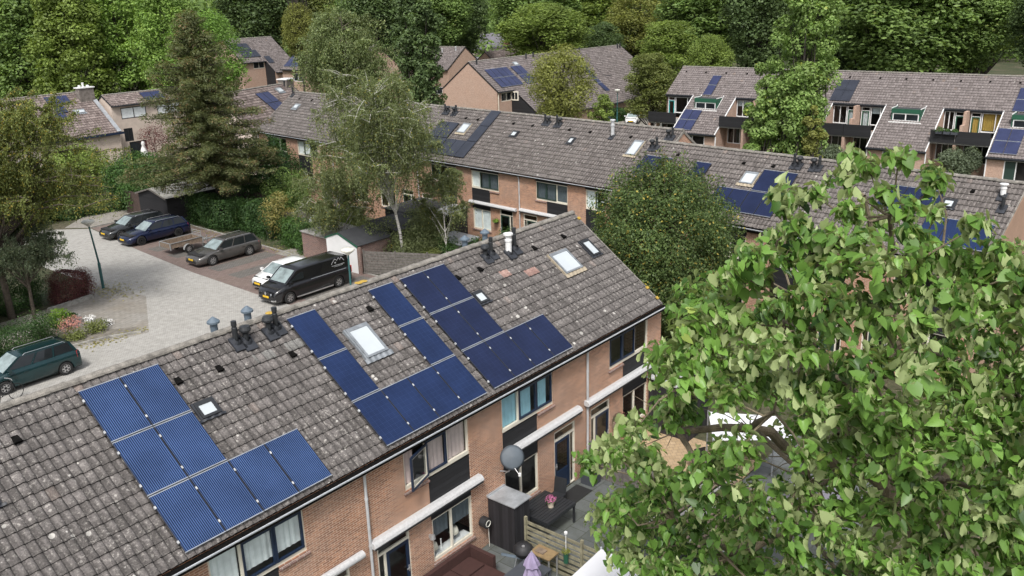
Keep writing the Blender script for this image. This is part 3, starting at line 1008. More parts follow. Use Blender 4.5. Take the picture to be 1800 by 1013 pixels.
# ================================================================== ground
def sheet(name, pts, z, mat, label=None):
    mb = MB()
    mb.poly([(x, y, z) for x, y in pts])
    o = mb.build(name, mat)
    return tag(o, label, None, None, 'structure')
sheet('ground', [(-300, -300), (900, -300), (900, 900), (-300, 900)], 0.0, 'earth')
sheet('road', [(-40, 5.0), (26, 5.0), (24.2, 20.9), (24.6, 30.0), (25.4, 38), (26.6, 47.2), (24, 50.5), (19.5, 49), (19.6, 33.5), (20.3, 28.1), (17.2, 22.3), (13.2, 23.4), (-40, 23.4)], 0.012, 'pavers_light')
sheet('pavement', [(20.3, 28.1), (19.6, 33.5), (19.0, 33.0), (18.4, 31.2), (15.0, 30.6), (10, 30.4), (10, 23.7), (13.2, 23.4), (17.2, 22.3)], 0.010, 'pavers_grey')
sheet('parking_area', [(24.2, 18.5), (30.6, 18.5), (31.2, 31), (31.6, 47.5), (26.7, 47.4), (25.4, 38), (24.6, 30.0), (24.2, 20.9)], 0.014, 'pavers_red')
for i, y in enumerate((19.1, 21.6, 24.0, 26.4, 28.8, 31.3, 33.9, 36.6, 39.4, 42.2)):
    dx = 0.09 * i
    sheet('parking_bay_paving', [(25.3 + dx, y), (30.2, y), (30.2, y + 1.35), (25.3 + dx, y + 1.35)], 0.018, 'pavers_bay')
sheet('path', [(26.7, 47.6), (31.8, 47.6), (34, 52), (29, 52.5), (25.5, 49.3)], 0.014, 'pavers_grey')
sheet('path', [(30.3, 26.8), (32.8, 26.8), (32.8, 29.3), (30.3, 29.3)], 0.020, 'pavers_grey')
sheet('patio', [(13.9, -13), (18.9, -13), (18.9, -4.12), (13.9, -4.12)], 0.012, 'patio_tiles')
sheet('patio', [(3.8, -13), (13.75, -13), (13.75, -4.12), (3.8, -4.12)], 0.010, 'patio_tiles')
sheet('patio', [(18.95, -8.7), (23.4, -8.7), (23.4, -4.12), (18.95, -4.12)], 0.012, 'patio_yellow')
sheet('patio', [(18.95, -13), (26, -13), (26, -8.75), (18.95, -8.75)], 0.011, 'patio_tiles')
sheet('road', [(84, 30), (150, 44), (150, 50), (92, 43.5), (84, 38)], 0.012, 'pavers_grey')
sheet('garden_soil', [(13.3, 24.0), (16.8, 22.8), (17.2, 23.6), (14.8, 25.6), (14.6, 27.4), (12.5, 27.4), (10.5, 26.2)], 0.03, 'gravel_yard')
kb = MB()
def curb_line(pts, w=0.1, h=0.12):
    for a, b in zip(pts[:-1], pts[1:]):
        a = Vector((*a, 0)); b = Vector((*b, 0)); d = (b - a).normalized(); n = Vector((-d.y, d.x, 0)) * w / 2
        kb.prism([tuple(a + n), tuple(b + n), tuple(b - n), tuple(a - n)], (0, 0, h))
curb_line([(13.4, 23.75), (15.6, 23.3), (16.95, 22.6)])
curb_line([(15.6, 30.1), (18.3, 30.5)], 0.3, 0.22)
curb_line([(26.6, 47.5), (31.7, 47.5)], 0.12, 0.12)
curb_line([(30.7, 18.5), (30.75, 27), (31.3, 35), (31.7, 44)], 0.1, 0.06)
tag(kb.build('kerb', 'stone_curb'), None, None, None, 'structure')
leafl = MB(); rl = random.Random(5)
for i in range(900):
    k = rl.random()
    if k < 0.55:
        x, y = 31.0 + rl.gauss(0, 0.45), rl.uniform(24, 44)
    elif k < 0.8:
        x, y = 19.6 + rl.gauss(0, 0.7), 31.0 + rl.gauss(0, 1.1)
    else:
        x, y = rl.uniform(14, 17.5), 23.0 + rl.gauss(0, 0.35)
    s, a = rl.uniform(0.03, 0.07), rl.uniform(0, 6.28)
    c, s2 = math.cos(a) * s, math.sin(a) * s
    z = 0.03 + rl.uniform(0, 0.02)
    leafl.quad((x - c, y - s2, z), (x + s2, y - c, z + 0.01), (x + c, y + s2, z), (x - s2, y + c, z + 0.015))
tag(leafl.build('fallen_leaves', 'leaf_straw'), None, None, None, 'stuff')
me_ = D.objects['fallen_leaves'].data
at_ = me_.attributes.new('tint', 'FLOAT', 'FACE')
at_.data.foreach_set('value', np.random.default_rng(1).random(len(me_.polygons)).astype(np.float32))

# ================================================================== nearest terrace
G_near = 'houses of the nearest brick terrace'
b = [3.77, 8.80, 13.83, 18.86, 23.89]
terrace(NEAR, -6.29, 5.03, 'A', 'brick terraced house with bare weathered roof, outermost beyond the striped solar panels', opts=dict(gable_l=True), seed=11, group=G_near)
hb = terrace(NEAR, -1.26, 5.03, 'B', 'brick terraced house under weathered tiles next to the striped solar array', seed=12, group=G_near,
        opts=dict(sky=[(2.0, 2.6, 1.75, 2.2, 'hatch')], vents=[(3.52, 0.91)], awning=(-0.1, 4.4, 2.55, 'round')))
h0 = terrace(NEAR, 3.77, 5.03, 'A', 'brick terraced house with striped blue solar panels and pale blinds upstairs', seed=13, group=G_near,
        opts=dict(sky=[(2.23, 2.73, 1.72, 2.2, 'hatch')], flues=[(4.3, 0.45, 'pipe', 0.62), (4.56, 0.55, 'cap', 0.5)], vents=[(2.31, 0.94), (3.42, 1.02), (0.75, 1.8)],
                  awning=(0.2, 4.74, 2.49, 'round'), curt_up=[(('blind_light', 3.62, 4.6), 0.62, 1.32), (('blind_light', 3.72, 4.6), 1.42, 3.1)], curt_dn=[(('blind_light', 0.7, 2.0), 0.6, 2.3)]))
h1 = terrace(NEAR, 8.80, 5.03, 'B', 'brick terraced house with an open upstairs casement and mauve curtains', seed=14, group=G_near,
        opts=dict(sky=[(2.31, 3.1, 1.32, 2.42, 'white')], flues=[(0.29, 0.49, 'cap', 0.5), (0.56, 0.44, 'pipe', 0.62)], vents=[(0.42, 1.4), (3.6, 0.91)],
                  awning=(0.05, 4.42, 2.52, 'box'), curt_up=[(('curtain_mauve', 3.55, 4.6), 3.22, 4.0), (('curtain_mauve', 3.55, 4.6), 2.5, 3.1), (('curtain_mauve', 3.55, 4.6), 1.55, 1.9)],
                  curt_dn=[(('blind_grey', 1.38, 2.0), 2.4, 3.12), (('blind_grey', 1.38, 2.0), 3.2, 4.05)], down_l=0.04, open=True))
h2 = terrace(NEAR, 13.83, 5.03, 'A', 'brick terraced house with light blue curtains upstairs and dark blue garden door', seed=15, group=G_near,
        opts=dict(sky=[(2.35, 2.8, 1.72, 2.2, 'hatch')], flues=[(4.19, 0.6, 'cap', 0.5), (4.56, 0.53, 'pipe', 0.62)], vents=[(2.4, 0.96), (3.54, 0.96)],
                  awning=(0.75, 4.52, 2.75, 'box'), curt_up=[(('curtain_blue', 3.55, 4.6), 0.6, 1.4), (('curtain_blue', 3.55, 4.6), 1.45, 2.1), (('curtain_blue', 3.55, 4.6), 2.35, 2.9)]))
h3 = terrace(NEAR, 18.86, 5.03, 'B', 'end brick terraced house with a long zinc skylight beside the big leafy tree', seed=16, group=G_near,
        opts=dict(sky=[(1.83, 2.86, 1.42, 2.42, 'white', 'apron_tan'), (3.84, 4.36, 1.38, 2.17, 'hatch')], flues=[(0.28, 0.75, 'white', 0.75, 'white'), (0.69, 0.66, 'pipe', 0.8)], vents=[(1.54, 0.92), (3.38, 0.88)],
                  awning=(-0.12, 4.5, 2.75, 'box'), gable_r=True, down_l=0.02))
for hh, uu in ((h0, 4.13), (h1, 0.16), (h2, 4.06), (h3, 0.1)):
    flue(hh, PITCH, RH, uu, 0.4, 'hat', 0.62, 'pipe_blue', 1)
for hh, x0, x1, r0, nm in ((h0, 4.44, 5.03, 2, 'tiles_new'), (h1, 0.0, 0.55, 2, 'tiles_new'), (h1, 0.3, 1.5, 2, 'tiles_new')):
    pass
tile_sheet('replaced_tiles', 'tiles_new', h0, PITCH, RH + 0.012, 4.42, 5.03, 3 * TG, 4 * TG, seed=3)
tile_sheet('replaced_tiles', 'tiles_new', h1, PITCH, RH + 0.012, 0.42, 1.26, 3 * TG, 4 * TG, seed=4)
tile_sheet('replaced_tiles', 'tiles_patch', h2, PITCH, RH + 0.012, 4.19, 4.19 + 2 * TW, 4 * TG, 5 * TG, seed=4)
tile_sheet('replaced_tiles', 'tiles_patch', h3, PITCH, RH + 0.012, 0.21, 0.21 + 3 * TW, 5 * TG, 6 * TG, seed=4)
for (u, v) in ((12.9, 0.0), (12.7, 0.04), (9.45, 0.02)):
    lb = MB(); lb.lathe([(0.13, 0.0), (0.1, 0.012), (0.0, 0.016)], (u - 8.8, 0, RH + 0.1), 8)
    lb.build('lichen_patch', 'lichen_yellow', h1)
for (u, v) in ((5.08, 4.2), (5.08, 4.75), (5.08, 0.3)):
    lb = MB(); lb.T = Matrix.Translation((0, 0, RH)) @ Matrix.Rotation(PITCH, 4, 'X'); lb.box(u - 0.12, u + 0.0, -v - 0.12, -v, 0.03, 0.072)
    lb.build('lichen_patch', 'lichen_yellow', h3)
# blinds and lamps seen in the ground floor window of the second house
sh = MB(); sh.box(2.42, 4.05, -4.0, -3.7, 0.6, 0.72)
sh.build('window_shelf', 'white', h1)
for x, y, s in ((2.62, -3.86, 1.0), (3.55, -3.8, 1.1)):
    lp = thing('table_lamp', 'cream table lamp on the sill behind the %s half of the ground floor window' % ('left' if x < 3 else 'right'), 'lamp', NEAR.w((8.8 + x, y, 0.72)), 0, 'table lamps in the window')
    a_ = MB(); a_.lathe([(0.07 * s, 0), (0.07 * s, 0.02), (0.015, 0.05), (0.015, 0.2 * s)], n=12); a_.build('base', 'zinc', lp)
    a_ = MB(); a_.lathe([(0.13 * s, 0.18 * s), (0.14 * s, 0.2 * s), (0.09 * s, 0.36 * s), (0.0, 0.36 * s)], n=14); a_.build('lamp_shade', 'cream', lp, smooth=True)
for x in (2.9, 3.38):
    o = MB(); o.lathe([(0.04, 0), (0.05, 0.05), (0.02, 0.12), (0.018, 0.34), (0.03, 0.36), (0.0, 0.37)], n=10)
    tag(o.build('candle_stick', 'white', None, loc=NEAR.w((8.8 + x, -3.88, 0.72))), 'tall white candlestick %s in the ground floor window' % ('next to the left lamp' if x < 3 else 'between lamps'), 'candlestick', 'candlesticks in the window')

# ------------------------------------------------------------------ solar panels of the nearest terrace
PW, PH_ = 0.99, 1.535
def pv_group(row, cells, u0, v0, pu, pv, w, h, mat, frame, where, group, parts=True):
    rows = sorted({c[1] for c in cells})
    rn = {0: 'top row', 1: 'middle row', 2: 'bottom row'} if len(rows) == 3 else {rows[0]: 'top row', rows[-1]: 'bottom row'}
    if len(rows) == 1: rn = {rows[0]: 'single row'}
    for (c, r) in cells:
        same = sorted(q[0] for q in cells if q[1] == r)
        k = same.index(c)
        pos = 'only panel' if len(same) == 1 else (ORD[k] + ' from the left') if k < len(same) - 1 else 'right end'
        solar(row, u0 + c * pu, v0 + r * pv, w, h, mat, frame, '%s solar panel, %s in the %s %s' % (pv_names[mat], pos, rn[r], where), group, parts=parts)
pv_names = {'pv_striped': 'striped blue', 'pv_blue': 'blue', 'pv_navy': 'navy blue', 'pv_black': 'dull black', 'pv_far': 'dark blue'}
pv_group(NEAR, [(0, 0), (1, 0), (0, 1), (1, 1), (0, 2), (1, 2), (2, 2), (3, 2)], 3.87, 0.326, 1.01, 1.566, PW, PH_, 'pv_striped', 'pv_frame', 'above the blinds window', 'striped solar panels')
pv_group(NEAR, [(0, 0), (0, 1), (0, 2), (1, 2), (2, 2), (3, 2), (3, 0), (3, 1)], 9.734, 0.331, 1.01, 1.566, PW, PH_, 'pv_blue', 'pv_frame', 'around the large skylight', 'blue solar panels around the skylight')
pv_group(NEAR, [(0, 0), (1, 0), (0, 1), (1, 1), (0, 2), (1, 2), (2, 2), (3, 2)], 14.096, 0.325, 1.01, 1.566, PW, PH_, 'pv_navy', 'pv_frame', 'above the blue curtains', 'navy solar panels above the blue curtains')

# ================================================================== middle terrace
G_mid = 'houses of the middle brick terrace'
bb = [-37.3, -31.4, -25.6, -20.2, -14.84, -9.72, -4.61, .45, 4.87]
info = ['end house of the middle terrace beside the tall brown pine', 'middle terrace house largely behind the dark yew', 'middle terrace house behind the crown of the white birch', 'middle terrace house with roof veiled by birch twigs',
        'middle terrace house with dull black solar strip on its roof', 'middle terrace house with black garden shed and white ground floor blinds', 'middle terrace house with the white chimney pipe on its roof', 'stepped end of the middle terrace with a tall zinc skylight']
mo = [dict(gable_l=True, sky=[(2.3, 3.0, 1.5, 2.05, 'white')], flues=[(0.45, 0.45, 'pipe', 0.7)], vents=[(2.0, 0.81), (4.0, 0.82)], down_l=0.25),
      dict(curt_up=[(('curtain_white', 3.55, 4.6), 0.62, 2.2)], vents=[(2, 0.9)]), dict(down_l=0.03, curt_up=[(('curtain_white', 3.55, 4.6), 1.5, 4.0)]), dict(vents=[(1.5, .9)], flues=[(4.4, 0.55, 'pipe', 0.6), (4.7, 0.55, 'cap', 0.5)]),
      dict(down_l=0.02, sky=[(1.95, 2.75, 1.46, 2.4, 'white', 'apron_tan')], vents=[(1.7, 0.92), (2.95, 0.93)], flues=[(0.05, 0.6, 'cap', 0.5), (0.25, 0.55, 'pipe', 0.6)]),
      dict(sky=[(1.95, 2.45, 1.63, 2.14, 'hatch')], vents=[(1.4, .94), (3.2, .94)], flues=[(4.03, .57, 'pipe', .6), (4.34, .58, 'cap', .5)], awning=(0.4, 4.86, 2.5, 'box'),
           curt_up=[(('curtain_white', 3.55, 4.6), 0.6, 1.35), (('blind_grey', 3.55, 4.6), 1.5, 3.1)], curt_dn=[(('blind_light', 0.7, 2.0), 0.64, 2.3)]),
      dict(down_l=0.02, sky=[(1.95, 2.35, 1.6, 2.15, 'hatch')], vents=[(1.34, .94), (3.09, .94)], flues=[(0.02, .63, 'pipe', .65), (0.26, .6, 'cap', .5), (4.95, 1.1, 'white', 1.05, 'zinc_light')], awning=(0.1, 4.7, 2.6, 'box'),
           curt_up=[(('blind_grey', 3.55, 4.6), 1.5, 3.1), (('blind_grey', 3.55, 4.6), 3.2, 4.0)]),
      dict(sky=[(1.75, 2.45, 1.25, 2.45, 'white', 'apron_tan')], vents=[(1.26, .98)], flues=[(3.78, .7, 'cap', .5), (4.05, .66, 'pipe', .6)], gable_r=True, curt_up=[(('blind_light', 3.55, 4.6), 0.6, 1.5)])]
for i in range(8):
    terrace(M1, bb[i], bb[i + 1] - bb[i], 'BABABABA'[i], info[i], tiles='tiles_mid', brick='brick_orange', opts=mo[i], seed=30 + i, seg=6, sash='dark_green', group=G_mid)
sp = 1.53
def pv_list(row, lst, w, h, mat, frame, group, parts=False):
    for (u, v, lab) in lst:
        solar(row, u, v, w, h, mat, frame, lab, group, parts=parts)
pv_list(M1, [(-11.2, 0.03, 'uppermost dull black panel of the tall strip touching the ridge'), (-11.2, 1.56, 'dull black panel halfway down the tall strip right of the skylight'),
             (-11.2, 3.1, 'dull black panel at the lower end of the tall strip'), (-12.18, 3.1, 'dull black panel below the skylight, next to the tall strip'),
             (-13.16, 3.1, 'dull black panel below the skylight, next but one to the strip'), (-14.2, 3.1, 'lower dull black panel left of the skylight, half behind birch twigs'),
             (-15.2, 3.1, 'lower dull black panel veiled by the birch'), (-14.3, 1.55, 'upper dull black panel directly left of the middle terrace skylight'),
             (-15.3, 1.55, 'upper dull black panel with its edge behind the birch')], 0.95, 1.5, 'pv_black', 'pv_frame_dark', 'dull black panels on the middle terrace')
M2W = (23.75 - 4.33) / 4
info = ['middle terrace house rising behind the round hornbeam', 'middle terrace house with navy panels beside its roof window', 'middle terrace house with black flue pipes, behind the top leaves of the large-leaved tree', 'end house of the middle terrace with a smooth brown gable']
mo = [dict(flues=[(0.55, .56, 'cap', .5), (0.85, .52, 'pipe', .6)], vents=[(2.5, .84)]),
      dict(sky=[(2.15, 2.9, 1.4, 2.2, 'white', 'apron_tan')], vents=[(1.7, .84), (3.35, .8)], flues=[(4.35, .57, 'pipe', .6), (4.62, .56, 'cap', .5)]),
      dict(flues=[(0.5, .57, 'cap', .5), (0.78, .53, 'pipe', .6)], sky=[(2.6, 3.05, 1.45, 1.85, 'hatch')], vents=[(2, .8)], down_l=0.02),
      dict(sky=[(2.12, 2.6, 1.42, 1.92, 'hatch')], vents=[(1.35, .78), (3.0, .79)], flues=[(4.18, .85, 'white', 0.55, 'white'), (4.4, 1.5, 'pipe', .5)], gable_r='plaster')]
last = None
for i in range(4):
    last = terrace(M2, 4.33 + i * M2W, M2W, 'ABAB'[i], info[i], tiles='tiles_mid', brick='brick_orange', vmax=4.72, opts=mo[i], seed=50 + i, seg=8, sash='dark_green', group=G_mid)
gb = MB()
gb.prism([(M2W + 0.012, -3.84, -0.3), (M2W + 0.012, 4.1, -0.3), (M2W + 0.012, 4.1, RH - 4.1 * TANP - 0.05), (M2W + 0.012, 0, RH - 0.05), (M2W + 0.012, -3.84, RH - 3.84 * TANP - 0.05)], (0.05, 0, 0))
gb.build('gable_wall', 'plaster_brown', last)
pv_list(M2, [(12.25, 1.15, 'upper navy panel touching the pale roof window'), (13.17, 1.15, 'upper navy panel farthest from the pale roof window, flecked white'),
             (12.25, 2.63, 'lower navy panel in line with the panel touching the roof window'), (13.17, 2.63, 'lower navy panel above the brick strip, nearest the big leaves'), (11.33, 2.63, 'lower navy panel directly under the pale roof window'),
             (10.41, 2.63, 'lower navy panel beside the hornbeam crown'), (4.9, 1.2, 'navy panel left of the flues behind the hornbeam top'), (5.82, 1.2, 'second navy panel glimpsed over the hornbeam top'), (8.3, 1.2, 'navy panel corner showing right of the hornbeam top'),
             (18.4, 1.07, 'navy panel between high leaf tufts near the brown gable'), (19.32, 1.07, 'navy panel half hidden by leaf tufts near the brown gable'), (20.0, 1.07, 'navy panel next to the small hatch near the brown gable')], 0.89, 1.42, 'pv_navy', 'pv_frame', 'navy panels on the middle terrace')
pv_list(M2, [(20.72, 2.52, 'bright blue panel below the small hatch'), (21.62, 2.52, 'bright blue panel in the middle below the small hatch'), (22.52, 2.52, 'bright blue panel nearest the brown gable')], 0.88, 1.42, 'pv_blue', 'pv_frame', 'bright blue panels near the brown gable')

# ================================================================== rear terrace with balconies (right)
RR = Row(83.4, 0, 0, -math.pi / 2, ridge=8.3, tan=0.72)
RV1, RV2 = 4.35, 9.74
RC, RS = math.cos(RR.a), math.sin(RR.a)
def rear_house(u0, u1, e0, e1, label, dorm=None, opts=None, cover_l=True, cover_r=True):
    o = dict(curtL='room_dark', curtR='room_dark', colr='curtain_white')
    o.update(opts or {})
    H = thing('terraced_house', label, 'house', RR.w((u0, 0, 0)), RR.th, 'houses of the rear balcony terrace')
    w = u1 - u0; a0, a1 = e0 - u0, e1 - u0
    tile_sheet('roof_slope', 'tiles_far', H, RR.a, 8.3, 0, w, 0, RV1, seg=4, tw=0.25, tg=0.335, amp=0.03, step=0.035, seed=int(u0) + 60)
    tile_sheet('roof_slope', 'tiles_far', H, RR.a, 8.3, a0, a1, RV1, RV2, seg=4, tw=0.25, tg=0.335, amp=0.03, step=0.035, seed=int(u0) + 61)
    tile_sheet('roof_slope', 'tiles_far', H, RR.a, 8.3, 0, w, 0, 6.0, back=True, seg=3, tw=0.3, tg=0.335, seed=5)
    ridge_caps(H, 8.3, 0, w, seed=3)
    yu, yl = -RV1 * RC, -RV2 * RC
    zu, zl = 8.3 - RV1 * RS, 8.3 - RV2 * RS
    wl = MB()
    holes = []
    up = []          # upper openings
    for (a, b, side) in ((0, a0, 'l'), (a1, w, 'r')):
        if b - a < 0.6: continue
        up.append((a, b, side))
    for (a, b, side) in up:
        wl.quad((a, yu + 0.25, 0), (b, yu + 0.25, 0), (b, yu + 0.25, 3.4), (a, yu + 0.25, 3.4))
        wl.quad((a, yu + 0.12, 5.5), (b, yu + 0.12, 5.5), (b, yu + 0.12, zu), (a, yu + 0.12, zu))
    # extension front, side walls following the slope
    hh = [(a0 + 1.3, a1 - 1.2, 0.1, 2.4)]
    wall_holes(wl, a0, a1, -0.2, zl - 0.06, yl + 0.3, hh, 0.25)
    for x, s in ((a0, -1), (a1, 1)):
        q = [(x, yl + 0.3, -0.2), (x, yu + 0.3, -0.2), (x, yu + 0.3, zu - 0.05 - 0.3 * 0.0), (x, yl + 0.3, zl + 0.12)]
        wl.poly(q if s < 0 else q[::-1])
    wl.quad((w, 4.8, -0.2), (0, 4.8, -0.2), (0, 4.8, 4.8), (w, 4.8, 4.8))
    for x in (0, w):
        wl.poly([(x + (0.003 if x == 0 else -0.003), y, z) for y, z in ((yu + 0.25, -0.2), (4.8, -0.2), (4.8, 4.75), (0, 8.22), (yu + 0.25, zu + 0.1))])
    # ground floor wall under the balcony
    for (a, b, side) in up:
        zf = 3.0; yf = -5.4
        g0, g1 = a + (0.35 if side == 'l' else 0.15), b - (0.15 if side == 'l' else 0.35)
        wall_holes(wl, a, b, -0.2, 3.3, yf, [(g0, g1, 1.5, 3.05)], 0.1)
    wl.build('wall', 'brick_pink', H)
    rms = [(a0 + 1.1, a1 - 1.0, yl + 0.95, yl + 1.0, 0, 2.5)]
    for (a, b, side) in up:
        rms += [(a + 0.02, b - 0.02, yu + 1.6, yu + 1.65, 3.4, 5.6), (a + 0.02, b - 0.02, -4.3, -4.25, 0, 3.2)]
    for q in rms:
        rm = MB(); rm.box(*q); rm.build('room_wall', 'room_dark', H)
    for (a, b, side) in up:
        g = MB()
        g.box(a - 0.03, b + 0.03, yu - 0.14, yu - 0.02, zu - 0.1, zu - 0.0)
        g.box(a, b, yu - 0.02, yu + 0.11, zu - 0.25, zu - 0.04)
        g.build('gutter', 'lead', H)
    g = MB()
    g.box(a0 - 0.08, a1 + 0.08, yl - 0.14, yl - 0.01, zl - 0.1, zl)
    g.box(a0, a1, yl - 0.01, yl + 0.29, zl - 0.2, zl - 0.05)
    g.build('gutter', 'lead', H)
    for x in (a0, a1):
        if x < 0.1 or x > w - 0.1: continue
        v = MB()
        v.prism([(x - 0.04, yu, zu + 0.05), (x - 0.04, yl, zl + 0.05), (x - 0.04, yl, zl - 0.08), (x - 0.04, yu, zu - 0.08)], (0.08, 0, 0))
        v.box(x - 0.04, x + 0.04, yl + 0.2, yl + 0.29, 0, zl - 0.2)
        v.build('verge_trim', 'white', H)
    for (a, b, side) in up:
        bal = MB()
        bal.box(a + 0.02, b - 0.02, -7.1, -6.98, 3.35, 4.35)
        bo = bal.build('balcony_front', 'board_black', H)
        fl = MB(); fl.box(a + 0.01, b - 0.01, -6.97, yu + 0.2, 3.22, 3.34); fl.build('balcony_floor', 'concrete', H)
        fin = MB()
        fx = a if side == 'l' else b - 0.12
        if (side == 'l' and u0 > -27) or (side == 'r'):
            fin.box(fx, fx + 0.12, -4.6, yu + 0.2, 3.341, zu - 0.1)
            fin.box(fx, fx + 0.12, -5.4, -4.601, 3.341, 4.6)
            fin.box(fx, fx + 0.12, -7.0, -5.4, -0.1, 3.21)
        else:
            fin.box(a, a + 0.2, -7.0, -6.8, -0.1, 3.21)
        fin.build('partition_wall', 'brick_pink', H)
        L = b - a
        # windows: door next to the partition, window towards the extension
        ya = yu + 0.2
        if side == 'l':
            d0, d1, w0, w1 = a + 0.2, a + 1.0, a + 1.06, b - 0.04
        else:
            d0, d1, w0, w1 = b - 1.05, b - 0.2, a + 0.04, b - 1.1
        mbw = MB(); frame_rect(mbw, w0, w1, 3.85, 5.5, ya, 0.07, 0.06, 0.09)
        mx_ = (w0 + w1) / 2 if side == 'r' else w0 + (w1 - w0) * 0.66
        mbw.box(mx_ - 0.035, mx_ + 0.035, ya + 0.001, ya + 0.06, 3.94, 5.43)
        wf = mbw.build('window', 'white', H)
        q = MB(); q.quad((w0 + 0.06, ya + 0.03, 3.93), (w1 - 0.06, ya + 0.03, 3.93), (w1 - 0.06, ya + 0.03, 5.44), (w0 + 0.06, ya + 0.03, 5.44)); q.build('pane', 'glass_tint', wf)
        key = 'curtR' if side == 'r' else 'curtL'
        if o[key] != 'room_dark':
            zz = 4.0 if o[key] != 'blind_light' else 4.9
            curtain(wf, o[key], w0 + 0.08, w1 - 0.08, zz, 5.42, ya + 0.14)
        mbd = MB(); frame_rect(mbd, d0, d1, 3.36, 5.5, ya, 0.07, 0.06, 0.08); mbd.box(d0 + 0.07, d1 - 0.07, ya + 0.001, ya + 0.06, 5.12, 5.18)
        df = mbd.build('door', 'white', H)
        lf = MB(); frame_rect(lf, d0 + 0.075, d1 - 0.075, 3.45, 5.115, ya + 0.005, 0.09, 0.04, 0.25); lf.build('door_leaf', 'frame_green' if not o.get('teal') else 'teal', df)
        q = MB(); q.quad((d0 + 0.15, ya + 0.03, 3.7), (d1 - 0.15, ya + 0.03, 3.7), (d1 - 0.15, ya + 0.03, 5.05), (d0 + 0.15, ya + 0.03, 5.05)); q.build('pane', 'glass_tint', df)
        if o.get('dc' + side):
            curtain(df, o['dc' + side], d0 + 0.16, d1 - 0.16, 3.7, 5.05, ya + 0.1)
        g0, g1 = a + (0.35 if side == 'l' else 0.15), b - (0.15 if side == 'l' else 0.35)
        gw_ = MB(); frame_rect(gw_, g0, g1, 1.5, 3.05, -5.36, 0.07, 0.06)
        for t_ in (1, 2):
            xx = g0 + (g1 - g0) * t_ / 3
            gw_.box(xx - 0.03, xx + 0.03, -5.359, -5.3, 1.57, 2.98)
        gf = gw_.build('window', 'white', H)
        q = MB(); q.quad((g0 + 0.06, -5.33, 1.56), (g1 - 0.06, -5.33, 1.56), (g1 - 0.06, -5.33, 3.0), (g0 + 0.06, -5.33, 3.0)); q.build('pane', 'glass_tint', gf)
    # front door of the extension
    dm = MB(); dm.box(a0 + 1.3, a0 + 1.38, yl + 0.32, yl + 0.45, 0.1, 2.4); dm.box(a0 + 2.15, a0 + 2.22, yl + 0.32, yl + 0.45, 0.1, 2.4); dm.box(a1 - 1.28, a1 - 1.2, yl + 0.32, yl + 0.45, 0.1, 2.4)
    dm.box(a0 + 1.38, a1 - 1.28, yl + 0.33, yl + 0.44, 2.32, 2.4)
    dr_ = dm.build('door', 'white', H)
    dl = MB(); dl.box(a0 + 1.38, a0 + 2.15, yl + 0.36, yl + 0.4, 0.1, 2.32); dl.build('door_leaf', 'dark_green', dr_)
    if dorm is not None:
        x0 = dorm - u0 - 1.22; x1 = x0 + 2.44
        vt, vb = 4.36, 6.3
        yt, zt = -vt * RC, 8.3 - vt * RS
        yb_, zb_ = -vb * RC + 0.1, 8.3 - vb * RS
        dmr = MB()
        top = 5.62
        dmr.box(x0 + 0.12, x1 - 0.12, yb_, yt, top, top + 0.06)
        dd = dmr.build('dormer', 'roofing_felt', H)
        sd_ = MB()
        for x, xx in ((x0, x0 + 0.12), (x1 - 0.12, x1)):
            sd_.prism([(x, yb_, zb_), (x, yt - 0.0, zt), (x, yt, top + 0.1), (x, yb_, top + 0.08)], (0.12, 0, 0))
        sd_.build('cheek', 'board_green', dd)
        tr = MB()
        for x in (x0 - 0.03, x1 - 0.03):
            tr.prism([(x, yb_ - 0.08, top + 0.081), (x, yt, top + 0.11), (x, yt, top + 0.17), (x, yb_ - 0.08, top + 0.15)], (0.06, 0, 0))
            tr.prism([(x, yb_ - 0.02, zb_ - 0.05), (x, yt, zt + 0.02), (x, yt, zt + 0.14), (x, yb_ - 0.02, zb_ + 0.07)], (0.06, 0, 0))
        tr.box(x0 - 0.15, x1 + 0.15, yb_ - 0.26, yb_ - 0.03, zb_ - 0.14, zb_ - 0.02)
        tr.build('trim', 'white', dd)
        fr = MB(); fr.box(x0, x1, yb_ - 0.08, yb_ - 0.001, top - 0.3, top + 0.08); fr.build('fascia', 'frame_green', dd)
        wf_ = MB(); frame_rect(wf_, x0 + 0.12, x1 - 0.12, zb_ + 0.02, top - 0.3, yb_ - 0.04, 0.08, 0.05, 0.09); xm = (x0 + x1) / 2; wf_.box(xm - 0.05, xm + 0.05, yb_ - 0.039, yb_, zb_ + 0.11, top - 0.38)
        wf_.build('window', 'white', dd)
        q = MB(); q.quad((x0 + 0.1, yb_ - 0.01, zb_ + 0.1), (x1 - 0.1, yb_ - 0.01, zb_ + 0.1), (x1 - 0.1, yb_ - 0.01, top - 0.35), (x0 + 0.1, yb_ - 0.01, top - 0.35)); q.build('pane', 'glass_dark', dd)
    for t_ in range(int(w / 2.3)):
        sub = MB(); vent_tile(sub, RR.a, 8.3, 0.8 + t_ * 2.3, 0.85); sub.build('vent_tile', 'gutter_dirt', H)
    return H
rear_house(-27.8, -17.4, -24.6, -19.85, 'end house of the rear balcony terrace with small green dormer and teal door', dorm=-22.4, opts=dict(teal=True, curtR='blind_light', dcr='curtain_white'))
rear_house(-17.4, -7.7, -14.9, -10.1, 'rear balcony terrace house mostly behind the tall poplar', dorm=-12.5, opts=dict(curtR='room_dark', dcr='curtain_white'))
rear_house(-7.7, 1.55, -5.3, -0.42, 'rear balcony terrace house with green dormer and planted balcony', dorm=-3.1, opts=dict(dcl='curtain_white', curtL='blind_light', curtR='room_dark'))
rear_house(1.55, 11.8, 4.25, 9.1, 'rear balcony terrace house with yellow blinds at the frame edge', dorm=6.4, opts=dict(dcl='blind_yellow', curtL='blind_yellow'))
